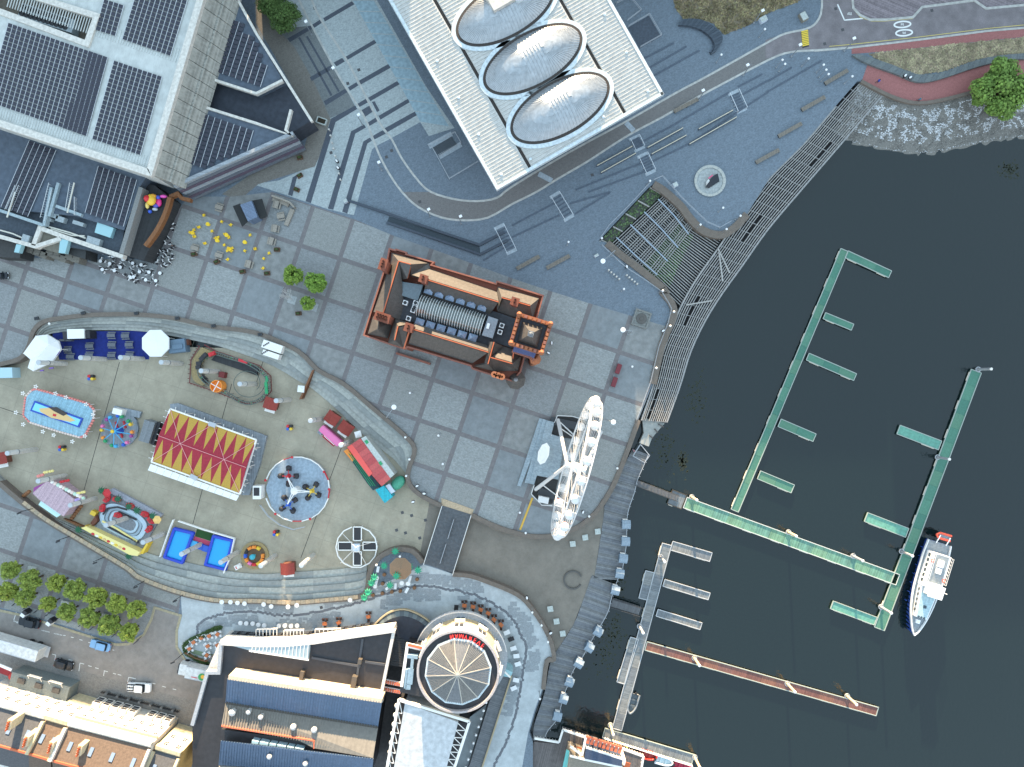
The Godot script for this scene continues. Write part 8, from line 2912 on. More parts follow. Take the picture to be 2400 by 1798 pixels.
# ---------- street things
func lamp(label: String,base: Vector2,head: Vector2,h: float,kind: int,group: String,ground:=0.0)->void:
	var b:=P(base.x,base.y,ground)
	var t:=P(head.x,head.y,h)
	var o:=thing("street_lamp",label,"lamp post",b,group)
	var st:=M("lamp post steel",lin(150,156,160),0.5,"",1.0,0.3)
	var g:=G.new()
	if kind==0:
		g.tube(Vector3.ZERO,Vector3(0,h-ground,0),0.07,0.05,8)
		lpart(g,st,"post",o)
		g.ball(Vector3(0,h-ground+0.2,0),Vector3(0.25,0.24,0.25),10);lpart(g,M("lamp globe"),"globe",o)
		g.lathe(Vector3.ZERO,[[0.16,0.0],[0.16,0.25],[0.08,0.3]],8);lpart(g,st,"base",o)
	else:
		var e:=t-b
		g.tube(Vector3.ZERO,Vector3(e.x*0.15,e.y*0.9,e.z*0.15),0.1,0.07,8);g.tube(Vector3(e.x*0.15,e.y*0.9,e.z*0.15),e,0.07,0.05,8)
		lpart(g,st,"post",o)
		if kind==1: g.box(e-Vector3(0,0.1,0),Vector3(0.62,0.22,0.5),0.5)
		else: g.lathe(e,[[0.1,-0.2],[0.5,0.0],[0.5,0.08],[0.0,0.16]],16)
		lpart(g,M("lamp globe"),"lantern",o)
		g.lathe(Vector3.ZERO,[[0.2,0.0],[0.2,0.3],[0.1,0.35]],8);lpart(g,st,"base",o)
func paint_text(text: String,parent: Node3D,at: Vector3,turn: float,size: float,stretch: float)->void:
	var tm:=TextMesh.new()
	tm.text=text
	tm.font_size=64
	tm.pixel_size=0.01
	tm.depth=0.006
	var f:=SystemFont.new()
	f.font_names=PackedStringArray(["Droid Sans"])
	f.font_weight=700
	tm.font=f
	var o:=MeshInstance3D.new()
	o.name = "lettering"
	o.mesh=tm
	o.material_override=M("road paint")
	parent.add_child(o,true)
	o.transform=Transform3D(Basis(Vector3.UP,turn)*Basis(Vector3.RIGHT,-PI/2)*Basis.from_scale(Vector3(size,size*stretch,1)),at-parent.position)
func build_street()->void:
	var g:=G.new()
	var paint:=M("road paint")
	var rd: Node3D=get_node("road")
	for ch in get_children():
		if str(ch.name).begins_with("road") and ch.material_override==mats["asphalt"]: rd=ch
	var line:=func(parent: Node3D,a: Array,w: float,m: Material)->void:
		var k:=G.new()
		k.ribbon(PP(a,0.024),w,0.026,0.026)
		part(k,m,"marking",parent)
	line.call(rd,V(1960,10,6.345,[20,0,125,240]),0.28,paint)
	line.call(rd,V(1960,10,6.345,[118,236,400,210]),0.28,paint)
	var sc:=V(1960,10,6.345,[200,138])
	paint_text("STOP",rd,P(sc[0].x,sc[0].y,0.028),PI-0.05,0.62,1.9)
	for q in [[985,300,0.0],[1010,424,0.02]]:
		var c: Vector2=V(1960,10,6.345,[q[0],q[1]])[0]
		var ring:=[]
		for k in 32: ring.append(P(c.x,c.y,0.025)+Vector3(cos(TAU*k/32)*1.75,0,sin(TAU*k/32)*0.64).rotated(Vector3.UP,0.08))
		g.ribbon(ring,0.34,0.026,0.026,true);part(g,paint,"speed_roundel",rd)
		paint_text("20",rd,P(c.x,c.y,0.028),-PI/2 if q[0]==1010 else PI/2,0.72,2.0)
	var yl:=M("yellow road paint",lin(206,188,96),0.8)
	for l in [Z(3,0,[760,110,800,150,890,182,1010,182,1250,160]),Z(3,0,[530,400,700,385,1300,320,1900,245,2209,215])]:
		line.call(rd,l,0.12,yl)
	var hz:=thing("hatched_ramp","yellow and black hatched ramp panel across the lane end","ramp",P(1886,93,0))
	for k in 9:
		var a0: Vector2=Z(3,0,[288+k*1.2,275+k*15])[0]
		var a1: Vector2=Z(3,0,[345+k*1.2,262+k*15])[0]
		g.bar(P(a0.x,a0.y,0.06),P(a1.x,a1.y,0.06),0.26,0.08);part(g,M("hazard yellow",lin(226,196,70),0.7),"stripe",hz)
	g.prism(PP(Z(3,0,[285,275,345,262,355,400,298,415]),0.045),0.0);part(g,M("ride black"),"base",hz)
	var sr: Node3D=null
	for ch in get_children():
		if str(ch.name).begins_with("road") and ch.material_override==mats["street asphalt"]: sr=ch
	for l in [[480,690,450,683],[630,740,590,728],[725,768,690,760],[790,790,760,782],[850,808,820,800],[930,835,895,825],[1000,855,975,848],[1045,865,1015,858],[1170,895,1110,882],[1340,940,1300,930],[1430,968,1400,960],[1520,990,1490,983],[575,455,575,475],[545,520,565,522],[610,535,635,541],[685,557,710,563],[760,580,778,584],[790,520,788,540],[480,690,470,740],[690,760,680,830],[900,828,893,870],[1110,882,1100,925],[970,645,985,650],[118,390,140,320],[330,460,140,410]]:
		line.call(sr,Z(0,3,l),0.12,paint)
	var w1: Vector2=Z(0,3,[392,485])[0]
	paint_text("CERB TRYDAN",sr,P(w1.x,w1.y,0.03),-0.23,0.42,1.1)
	w1=Z(0,3,[500,512])[0]
	paint_text("ELECTRIC VEHS",sr,P(w1.x,w1.y,0.03),-0.23,0.4,1.1)
	w1=Z(0,3,[150,405])[0]
	paint_text("CERB TRYDAN",sr,P(w1.x,w1.y,0.03),-0.23,0.42,1.1)
	var sp:=func(x,y): return Z(0,3,[x,y])[0]
	var v: Vector2=sp.call(275,398)
	car("black people carrier in the electric charging bay","car",v.x,v.y,-0.24+PI,4.5,1.95,1.7,M("black car paint"))
	v=sp.call(882,598)
	car("pale blue saloon car parked beside the trees","car",v.x,v.y,-0.26+PI,4.5,1.85,1.42,M("pale blue car paint",lin(130,170,206),0.18,"",1.0,0.25))
	v=sp.call(566,762)
	car("black hatchback parked across from the blue saloon","car",v.x,v.y,-0.26,4.1,1.85,1.45,M("black car paint"))
	v=sp.call(1215,957)
	car("white pickup with cluttered load bed parked by terrace","pickup",v.x,v.y,-0.06,5.2,1.95,1.7,M("white car paint"),true)
	var bl:=lorry("large white box lorry unloading before the white terrace",Z(0,3,[315,703])[0],Z(0,3,[-170,560])[0],2.5,3.8,true)
	g.box(Vector3(-0.4,0.9,0),Vector3(0.8,0.1,2.3));lpart(g,M("galvanised steel"),"tail_lift",bl)
	var wl:=lorry("white delivery lorry with green leaf emblem beside the quay hall",Z(0,3,[1780,875])[0],Z(0,3,[1600,838])[0],2.5,3.2,true)
	g.lathe(Vector3(0.9,3.23,-0.3),[[0.75,0.0],[0.75,0.03],[0.0,0.03]],16);lpart(g,M("emblem green",lin(60,150,84),0.6),"emblem",wl)
	g.lathe(Vector3(0.7,3.27,-0.2),[[0.4,0.0],[0.4,0.03],[0.0,0.03]],14);lpart(g,M("emblem orange",lin(236,176,60),0.6),"emblem",wl)
	g.box(Vector3(2.4,3.21,-0.7),Vector3(1.3,0.03,0.16));lpart(g,M("ride red"),"stripe",wl)
	v=sp.call(62,855)
	var aw:=thing("awning","bulging red awning at the white terrace shopfront","awning",P(v.x,v.y,2.4))
	g.ball(P(sp.call(118,872).x,sp.call(118,872).y,2.6),Vector3(1.1,0.8,0.9),10,0.3);part(g,M("awning red",lin(176,58,54),0.8),"canopy",aw)
	g.bar(P(sp.call(-20,810).x,sp.call(-20,810).y,2.8),P(sp.call(90,850).x,sp.call(90,850).y,2.8),1.3,0.12);part(g,M("awning dark red",lin(134,40,46),0.8),"canopy",aw)
	g.bar(P(sp.call(-20,770).x,sp.call(-20,770).y,2.9),P(sp.call(100,820).x,sp.call(100,820).y,2.9),0.6,0.12);part(g,M("white car paint"),"fascia",aw)
	var cv:=Z(0,1,[38,727])[0] as Vector2
	car("small dark service van on the plaza","van",cv.x,cv.y,0.05,2.6,1.4,1.5,M("black car paint"),false,"")
	for q in [[240,325,"white and black charging post beside people carrier"],[458,398,"white and black charging post beneath the street trees"]]:
		v=sp.call(q[0],q[1])
		var o:=thing("charging_post",q[2],"charging post",P(v.x,v.y,0),"charging posts",0.9)
		g.box(Vector3.ZERO,Vector3(0.8,1.7,0.9));lpart(g,M("white plastic"),"cabinet",o)
		g.box(Vector3(0.7,0,0),Vector3(0.7,1.75,0.95));lpart(g,M("ride black"),"hood",o)
	var gl:=Z(2,1,[487,433,965,838,1820,138,1970,207,1850,322,1625,283,775,400,1300,853,1397,1035,1365,1157,1245,1520,1037,1507])+Z(2,0,[1190,1562])+Z(2,2,[908,727,68,1110,665,1142,118,1285])+Z(1,2,[1330,77,1575,445,1612,690,1325,650,1297,793,1243,1487,1040,1562,1290,460])+Z(0,1,[430,1137])+Z(2,3,[175,320,255,432,310,575,240,1065])+Z(3,0,[478,562,500,605,520,643,725,662,348,508,122,520,145,555])+Z(2,0,[1805,475,2180,255])
	for p in gl: lamp("white globe lamp on a slim post along the quays",Vector2(1200,899).lerp(p,146.6/150.0),p,3.4,0,"white globe lamps")
	var ll:=[Z(1,0,[480,300,430,185]),Z(1,0,[690,690,665,585]),Z(1,0,[920,1080,885,990]),Z(1,0,[1085,1470,1060,1400]),Z(1,1,[1500,210,1490,150]),Z(1,1,[1770,275,1765,210]),Z(3,0,[655,440,745,330]),Z(3,0,[200,490,280,385]),Z(2,0,[2085,200,2165,90]),Z(2,0,[1995,650,2035,560]),Z(2,0,[1610,865,1650,780])]
	for l in ll: lamp("white box lantern on a grey post along the lane",l[0],l[1],6.0,1,"box lantern posts along the lane")
	for l in [[Z(2,1,[1000,1228,958,1190]),"tall mast with white disc lamp near the square stone"],[Z(1,2,[1172,288,1190,200]),"tall mast with white disc lamp beside the oval rim"],[Z(2,2,[800,303,875,330]),"tall mast with white disc lamp behind the wheel"],[Z(2,1,[860,550,785,597]),"tall mast with white disc lamp and pennants by the inlet"]]:
		lamp(l[1],l[0][0],l[0][1],9.0,2,"")
	for q in [Z(0,2,[285,1075,165,1115]),Z(0,2,[600,1315,500,1360]),Z(0,2,[910,1490,820,1545]),Z(0,3,[1250,50,1170,105]),Z(0,3,[1580,170,1510,225]),Z(0,3,[1590,670,1490,755])]:
		var o:=thing("rim_lamp","black bracket lamp leaning out from the oval rim","lamp post",P(q[0].x,q[0].y,0.5),"black bracket lamps on the rim")
		var e:=P(q[1].x,q[1].y,5.0)-o.position
		g.tube(Vector3.ZERO,Vector3(0.0,4.4,0),0.08,0.06,6);g.tube(Vector3(0,4.4,0),e,0.05,0.05,6);lpart(g,M("black ironwork"),"post",o)
		g.box(e,Vector3(0.9,0.14,0.3),0.4);lpart(g,M("black ironwork"),"lamp_head",o)
	for p in Z(0,1,[320,1092,722,1045,1180,1047,1532,1090,1845,1155])+Z(1,1,[38,1230]):
		var o:=thing("uplight","square dark uplight on the upper oval rim","uplight",P(p.x,p.y,0.55),"square uplights on the oval rim",0.2)
		g.box(Vector3.ZERO,Vector3(0.9,0.35,0.65));lpart(g,M("dark truss steel"),"housing",o)
		g.box(Vector3(0.0,0.36,0.0),Vector3(0.6,0.02,0.4));lpart(g,M("car glass"),"lens",o)
	var bol: Node3D=null
	for p in Z(1,0,[637,1128,650,1180,662,1240,675,1290,690,1355,722,1505,735,1558])+Z(2,1,[832,678,853,697,876,716,898,735,921,755,987,722,1008,741,1030,760,1053,778,1076,797]):
		var at:=P(p.x,p.y,0)
		if bol==null:
			bol=thing("bollard","short pale bollard in a row on the paving","bollard",at,"rows of pale bollards")
			g.lathe(Vector3.ZERO,[[0.16,0.0],[0.16,0.75],[0.2,0.8],[0.2,0.9],[0.0,0.95]],10);lpart(g,M("column white"),"post",bol)
		else: copy(bol,at,0,"","bollard")
	var bin: Node3D=null
	for p in Z(2,1,[340,1305,312,1390,985,650,1297,1200])+Z(1,0,[705,1400,715,1458])+Z(1,2,[1455,940,1395,875,1360,1012])+Z(2,3,[128,185,332,488])+Z(2,2,[610,1100])+Z(3,0,[1165,668,1208,684]):  # final pair stand in for small dark objects of unclear kind
		var at:=P(p.x,p.y,0)
		if bin==null:
			bin=thing("litter_bin","black litter bin with pale lid on the paving","bin",at,"black litter bins")
			g.lathe(Vector3.ZERO,[[0.28,0.0],[0.33,0.9],[0.36,1.0],[0.2,1.0],[0.18,0.8],[0.0,0.8]],12);lpart(g,M("ride black"),"body",bin)
			g.lathe(Vector3(0,1.0,0),[[0.36,0.0],[0.3,0.12],[0.0,0.16]],12,0.6,1.0);lpart(g,M("white plastic"),"lid",bin)
		else: copy(bin,at,rng.randf()*3.0,"","litter_bin")
	for q in [[915,1527,0],[880,1640,1]]:
		var p: Vector2=Z(2,1,[q[0],q[1]])[0]
		var o:=thing("display_case",["maroon flat display case beside the globe lamp","maroon flat display case nearer the wheel"][q[2]],"display case",P(p.x,p.y,0),"maroon display cases",-GANG)
		g.box(Vector3(0,0.1,0),Vector3(0.95,0.7,2.1));lpart(g,M("maroon panel",lin(112,38,46),0.5),"case",o)
		g.box(Vector3.ZERO,Vector3(0.7,0.1,1.8));lpart(g,M("column white"),"plinth",o)
	var pl: Node3D=null
	for q in Z(1,0,[382,1365,382,1520,355,1640])+Z(1,1,[370,1050,100,705,185,500])+Z(0,1,[1680,540,1875,605,2097,690]):
		var at:=P(q.x,q.y,0)
		if pl==null:
			pl=thing("planter","square timber planter filled with dark soil and leaves","planter",at,"square planters",0.2)
			g.box(Vector3.ZERO,Vector3(1.2,0.6,0.8));lpart(g,M("planter timber",lin(112,84,60),0.8,"w_concrete",2.0),"box",pl)
			g.box(Vector3(0,0.58,0),Vector3(1.0,0.06,0.6));lpart(g,M("soil"),"soil",pl)
			for k in 20: g.up(Vector3(rng.randf_range(-0.45,0.45),0.66,rng.randf_range(-0.25,0.25)),Vector3(rng.randf_range(-0.45,0.45),0.8,rng.randf_range(-0.25,0.25)),Vector3(rng.randf_range(-0.45,0.45),0.9,rng.randf_range(-0.25,0.25)))
			lpart(g,M("planter leaf",lin(66,84,44),0.8),"leaves",pl)
		else: copy(pl,at,rng.randf_range(-0.4,0.6),"","planter")
	var wp: Vector2=Z(1,0,[570,1050])[0]
	var wpo:=thing("stone_planter","white edged stone planter at the corner of slate front","planter",P(wp.x,wp.y,0),"",-0.35)
	for s in [[-1.0,0],[1.0,0]]: g.box(Vector3(s[0],0,0),Vector3(0.22,0.6,1.3))
	for s in [-0.6,0.6]: g.box(Vector3(0,0,s),Vector3(1.8,0.6,0.2))
	lpart(g,M("pale seat stone"),"surround",wpo)
	g.box(Vector3.ZERO,Vector3(1.8,0.4,1.0));lpart(g,M("soil"),"soil",wpo)
	var mh:=M("iron cover",lin(74,74,76),0.6)
	for q in [[1,0,508,70],[1,0,887,603],[1,0,792,720],[1,0,1170,1300],[1,0,1125,1355],[1,0,647,1318],[3,0,585,75],[3,0,645,257],[3,0,490,378],[3,0,1415,90],[1,2,1263,1110],[1,2,1343,1136],[1,2,1213,1262],[1,2,1290,1286],[1,2,1413,1330],[1,2,1462,1176],[2,0,693,1510],[1,1,1413,85],[1,3,563,280]]:
		var p: Vector2=Z(q[0],q[1],[q[2],q[3]])[0]
		var y:=-1.495 if q[1]==2 else 0.03
		var o:=thing("manhole_cover","square dark iron cover set flush in the ground","manhole cover",P(p.x,p.y,y),"iron covers in the ground",0.3)
		g.box(Vector3(0,-0.02,0),Vector3(0.62,0.03,0.62));lpart(g,mh,"plate",o)
# ---------- cafes
func chair_proto(called: String,label: String,group: String,seat: Material,frame: Material)->Node3D:
	var o:=thing(called,label,"chair",Vector3.ZERO,group)
	var g:=G.new();g.box(Vector3(0,0.44,0),Vector3(0.5,0.06,0.5));lpart(g,seat,"seat",o)
	g.box(Vector3(-0.27,0.48,0),Vector3(0.08,0.42,0.52));lpart(g,frame,"backrest",o)
	for s in [[-1,-1],[1,-1],[-1,1],[1,1]]:
		g.bar(Vector3(s[0]*0.21,0.44,s[1]*0.21),Vector3(s[0]*0.25,0,s[1]*0.25),0.05,0.05);lpart(g,frame,"leg",o)
	return o
func table_proto(called: String,label: String,group: String,r: float,top: Material,leg: Material,square:=false,w:=0.0)->Node3D:
	var o:=thing(called,label,"table",Vector3.ZERO,group)
	var g:=G.new()
	if square: g.box(Vector3(0,0.7,0),Vector3(r,0.06,w))
	else: g.lathe(Vector3(0,0.7,0),[[0.0,0.0],[r,0.0],[r,0.05],[0.0,0.05]],16)
	lpart(g,top,"top",o)
	g.tube(Vector3.ZERO,Vector3(0,0.7,0),0.05,0.05,6);g.lathe(Vector3.ZERO,[[0.3,0.0],[0.28,0.05],[0.0,0.06]],10);lpart(g,leg,"pedestal",o)
	return o
func spread(proto: Node3D,pts: Array,y: float,yaws: Array,called: String)->void:
	for i in pts.size():
		var at:=P(pts[i].x,pts[i].y,y)
		var yw: float=yaws[i % yaws.size()] if yaws.size() else rng.randf()*TAU
		if i==0:
			proto.position=at
			proto.rotation.y=yw
		else: copy(proto,at,yw,"",called)
func build_cafes()->void:
	var yel:=M("cafe yellow",lin(236,196,34),0.5)
	var blk:=M("cafe black",lin(34,34,38),0.6)
	var wht:=M("white plastic")
	var W:=func(x0: float,y0: float,s: float,a: Array)->Array: return V(x0,y0,s,a)
	var yc:=chair_proto("yellow_chair","yellow metal chair standing on the pale plaza panels","yellow cafe chairs",yel,yel)
	spread(yc,W.call(420,480,6.345,[378,163,310,338,500,395,642,258,780,303,680,605,400,578,1065,455,985,690,735,815,1135,660,245,478,232,378,170,415,555,500,590,492,700,440,750,490,740,650,790,690,725,690,800,650])+Z(1,1,[118,530,72,577,68,660,0,495]),0.02,[3.2,0.4,1.8,2.6,0.9],"yellow_chair")
	var yt:=table_proto("yellow_table","round yellow metal table among the yellow chairs","yellow cafe tables",0.42,yel,yel)
	spread(yt,W.call(420,480,6.345,[443,298,217,428,582,540,990,565,722,462,768,668]),0.02,[],"yellow_table")
	var S2:=6.345
	var tb: Array=W.call(220,570,S2,[165,155,305,200,458,253,125,275,262,312,418,366,602,306,728,330,153,400,330,415,703,432,843,440,1005,453,573,518,612,510,795,553,943,565])
	var rt:=table_proto("white_table","round white cafe table among black and white chairs","round white tables at the terrace",0.36,wht,blk)
	spread(rt,tb,0.02,[],"white_table")
	var bc:=chair_proto("woven_chair","black cafe chair with white rim outside the arts hall","black and white cafe chairs",blk,wht)
	var cp: Array=W.call(220,570,S2,[250,190,305,235,350,195,440,270,505,257,575,280,125,228,182,275,310,300,265,358,425,325,465,335,378,358,345,365,118,372,205,382,168,440,303,420,357,435,555,378,600,342,690,350,740,362,775,325,597,415,615,450,573,472,660,488,483,470,525,495,530,540,595,545,640,590,675,568,685,420,735,420,812,402,885,412,797,462,878,478,757,540,830,587,887,545,937,620])
	cp+=W.call(220,570,S2,[945,40,995,30,935,100,905,90,1028,115,1070,105,890,150,925,155,860,180,835,215,905,215,973,182,840,245,1035,218,1078,190,1130,195,1185,188,1185,220,955,262,885,288,955,312,1030,275,1060,300,1155,255,1145,305,1100,320,1080,355,1045,340,1165,78,1140,122,1085,145,1068,5,930,10])
	cp+=W.call(320,440,S2,[485,600,580,560,555,635,480,755,430,820,310,865,360,855,515,835])
	var ya:=[]
	for i in 23: ya.append(rng.randf()*TAU)
	spread(bc,cp,0.02,ya,"woven_chair")
	var tt: Node3D=null
	var tm:=M("bleached timber")
	for p in Z(0,1,[1690,490,1898,552,2155,627,1900,138])+Z(1,1,[185,115,222,215,172,320,140,430]):
		var at:=P(p.x,p.y,0.02)
		if tt==null:
			tt=thing("timber_table","bleached timber table with benches near the black kiosk","picnic table",at,"timber tables by the black kiosk",-0.25)
			var g:=G.new();g.box(Vector3(0,0.7,0),Vector3(1.6,0.08,0.9));lpart(g,tm,"top",tt)
			for s in [-1,1]:
				g.box(Vector3(0,0.4,s*0.75),Vector3(1.5,0.07,0.3));lpart(g,tm,"bench",tt)
				g.box(Vector3(s*0.6,0,0),Vector3(0.1,0.7,0.8));lpart(g,tm,"leg",tt)
		else: copy(tt,at,[-0.25,-0.3,0.1,-0.3,1.3,1.4,1.3,0.2][rng.randi() % 8],"","timber_table")
	var k:=thing("black_kiosk","black timber kiosk with ribbed blue grey roof on the plaza","kiosk",P(588,488,0))
	var kr: Array=W.call(420,480,S2,[905,0,1075,-60,1165,180,1020,245])
	block(k,"ribbed_roof",kr,3.1,0.0,M("ribbed blue grey",lin(118,136,162),0.5,"boards",3.0),-1.1)
	block(k,"side_hatch",W.call(420,480,S2,[795,20,905,-20,1020,250,935,325]),2.2,2.05,M("black timber"))
	block(k,"side_hatch",W.call(420,480,S2,[1080,-60,1230,-90,1310,170,1215,210,1165,170]),2.2,2.05,M("black timber"))
	var bn:=thing("timber_screen","curved weathered timber bench screen behind the kiosk tables","screen",P(670,480,0))
	upright(bn,"screen",V(600,240,S4,[200,1205,330,1250,430,1290,490,1355]),0.35,1.5,0.0,M("bleached timber"))
	upright(bn,"bench",V(600,240,S4,[470,1380,430,1480,385,1590]),0.9,0.5,0.0,tm)
	upright(bn,"bench",V(600,240,S4,[210,1250,330,1290,420,1330]),0.7,0.5,0.0,tm)
	var inf:=thing("inflatable","rainbow coloured inflatable figure seated on the black terrace","inflatable",P(358,475,4.4))
	for q in [[215,180,1.5,1.0,1.2,[236,190,60]],[165,165,1.75,0.75,0.75,[206,40,50]],[255,130,1.2,0.6,0.5,[238,170,60]],[160,260,0.9,0.4,0.75,[240,214,120]],[200,355,0.7,0.38,0.38,[60,96,200]],[320,145,0.9,0.45,0.45,[70,90,200]],[400,130,0.8,0.75,0.34,[230,90,180]],[330,220,0.7,0.6,0.9,[226,60,140]],[290,265,0.75,0.65,0.45,[80,84,180]],[275,320,0.4,0.6,0.35,[190,196,200]]]:
		var c: Vector2=V(320,440,S2,[q[0],q[1]])[0]
		var g:=G.new()
		g.ball(P(c.x,c.y,4.4+q[2]),Vector3(q[3],0.8 if q[2]>1.0 else 0.5,q[4]),14)
		part(g,M("vinyl %d" % q[0],lin(q[5][0],q[5][1],q[5][2]),0.35),"inflated_lobe",inf)
	var qt:=table_proto("quay_table","round white table on the pale quay paving","round white tables on the quay",0.48,wht,M("galvanised steel"))
	spread(qt,Z(1,3,[30,420,80,425,205,430,257,428,310,432,363,428,75,245,140,262,285,265,360,252,818,208])+Z(0,3,[2000,225,2060,232,2120,238,1925,225,2085,405,2135,408,2190,410])+V(800,1270,SF,[268,263,255,322,453,300,500,305]),0.02,[],"quay_table")
	var ot:=table_proto("orange_table","orange timber table outside the round cinema or white front","orange tables on the quay",0.95,M("orange timber"),blk,true,0.75)
	var op:=Z(1,3,[600,410,720,400,975,350,1800,255,1875,265,1940,290,2005,320,2055,375,2115,420])
	spread(ot,op,0.02,[0.0,0.5,0.2,-0.1,-0.2,-0.35,-0.5,-0.7,-0.75],"orange_table")
	var dc:=chair_proto("dark_chair","dark brown chair drawn up to an orange table","dark chairs at the orange tables",M("dark brown"),M("dark brown"))
	var dp:=[]
	for p in op:
		dp.append(p+Vector2(-4,-8));dp.append(p+Vector2(4,-8));dp.append(p+Vector2(0,9))
	spread(dc,dp,0.02,[-1.57,-1.57,1.57],"dark_chair")
	var wt:=table_proto("white_cloth_table","white rectangular table beside the round cinema","white tables beside the cinema",1.3,wht,blk,true,0.9)
	spread(wt,V(1100,1400,S2,[558,508,655,742,700,855])+Z(2,3,[35,895,15,965,50,757]),0.02,[0.4,0.3,0.1,-0.2],"white_cloth_table")
	var bt:=table_proto("black_table","black rectangular table beside the round cinema","black tables beside the cinema",1.3,blk,blk,true,0.9)
	spread(bt,V(1100,1400,S2,[620,605,480,625,520,880])+Z(1,3,[1730,275]),0.02,[0.35,0.1,-0.2,1.5],"black_table")
	var st: Node3D=null
	for p in V(800,1270,SF,[322,240,310,307,565,275,545,338,440,362,378,368,308,378,238,392]):
		var at:=P(p.x,p.y,0.02)
		if st==null:
			st=thing("barrel_seat","round brown barrel seat near the straw parasol","stool",at,"barrel seats near the straw parasol")
			var g:=G.new();g.lathe(Vector3.ZERO,[[0.3,0.0],[0.4,0.3],[0.38,0.65],[0.0,0.68]],12);lpart(g,M("barrel oak",lin(136,100,70),0.8,"w_concrete",1.0),"barrel",st)
			g.lathe(Vector3.ZERO,[[0.41,0.25],[0.42,0.3],[0.41,0.35]],12);lpart(g,blk,"hoop",st)
		else: copy(st,at,rng.randf()*3,"","barrel_seat")
	var dk: Node3D=null
	for p in V(800,1270,SF,[512,270,405,325,490,355,350,335,275,200,262,300]):
		var at:=P(p.x,p.y,0.02)
		if dk==null:
			dk=thing("deck_chair","pale deck chair near the straw parasol","deck chair",at,"deck chairs near the straw parasol",1.3)
			var g:=G.new();g.quad(Vector3(-0.6,0.75,-0.28),Vector3(-0.6,0.75,0.28),Vector3(0.55,0.25,0.28),Vector3(0.55,0.25,-0.28));lpart(g,wht,"sling",dk)
			for s in [-0.3,0.3]:
				g.bar(Vector3(-0.65,0.8,s),Vector3(0.6,0.0,s),0.05,0.05);g.bar(Vector3(-0.5,0.0,s),Vector3(0.6,0.3,s),0.05,0.05)
			lpart(g,M("bleached timber"),"frame",dk)
		else: copy(dk,at,1.1+rng.randf_range(-0.5,0.5),"","deck_chair")
	var sp:=thing("straw_parasol","large octagonal straw parasol on the raised corner","parasol",P(939,1333,0))
	var sc:=V(800,1270,SF,[440,200])[0] as Vector2
	var ring:=ringpts(sc,2.45,8,2.3,0.39)
	for i in 8:
		var g:=G.new()
		var ap:=P(sc.x,sc.y,3.4)
		var a: Vector3=ring[i]
		var b: Vector3=ring[(i+1) % 8]
		for j in 10:
			var t0:=j/10.0
			var t1:=minf(1.0,t0+0.16)
			var l0:=a.lerp(ap,t0)-Vector3(0,0.02,0)
			var l1:=b.lerp(ap,t0)-Vector3(0,0.02,0)
			var u0:=a.lerp(ap,t1)+Vector3(0,0.05,0)
			var u1:=b.lerp(ap,t1)+Vector3(0,0.05,0)
			g.col=Color.WHITE
			g.up(l0,l1,u1);g.up(l0,u1,u0)
		part(g,M("straw",lin(170,140,112),0.95,"w_speckle",1.5),"straw_panel",sp)
	var g:=G.new();g.tube(P(sc.x,sc.y,0),P(sc.x,sc.y,3.4),0.12,0.1,8);part(g,M("bark"),"post",sp)
	var pg:=M("artificial palm green",lin(40,150,112),0.6)
	var pn:=0
	for p in V(800,1270,SF,[323,160,510,165,575,187,423,220,232,285,208,350,178,395,368,300,255,240,405,55]):
		var o:=thing("artificial_palm","bright green artificial palm near the straw parasol","artificial palm",P(p.x,p.y,0),"artificial palms round the straw parasol")
		palm(o,P(p.x,p.y,0),3.2 if pn==3 else 1.6+0.3*(pn % 3),pg)
		pn+=1
	var ht:=thing("hedge","low dark green hedge curving round the corner dining terrace","hedge",P(440,1520,0))
	var hp:=resample(smooth(V(400,1430,S2,[740,260,600,300,470,370,330,420,230,490,200,560,240,640,340,710,470,770,540,790]),3),34)
	crown_mesh("bush",500,0.8,0.2,Color(0.025,0.06,0.02),Color(0.07,0.13,0.03),12)
	for p in hp:
		var mi:=lpart(crowns["bush"],mats["leaf"],"bush",ht,P(p.x,p.y,0.5)-ht.position,rng.randf()*6)
		mi.scale=Vector3(0.55,0.5,0.55)*rng.randf_range(0.8,1.2)
	var cn:=table_proto("corner_table","orange brown table on the hedged corner terrace","tables on the corner terrace",0.8,M("orange timber"),blk,true,0.7)
	var cps: Array=V(400,1430,S2,[360,465,475,400,592,370,715,345,570,520,715,505,300,560,555,655])
	spread(cn,cps,0.02,[0.5,0.45,0.4,1.0],"corner_table")
	var cc:=chair_proto("white_chair","white chair at a table on the hedged corner terrace","white chairs on the corner terrace",wht,wht)
	var ccp:=[]
	for p in cps:
		for s in [[-6,-4],[6,4],[-4,6],[5,-5]]: ccp.append(p+Vector2(s[0],s[1]))
	spread(cc,ccp,0.02,[0.6,3.7,2.1,5.2],"white_chair")
	sheet(V(400,1430,S2,[250,590,330,650,540,710,640,660,540,640,350,590]),0.03,M("olive matting",lin(120,136,110),0.9),"mat")
	rail_line("brown timber rail round the corner dining terrace",V(400,1430,S2,[240,610,400,690,560,740,690,620]),0.0,0.14,M("brown woven slat"))
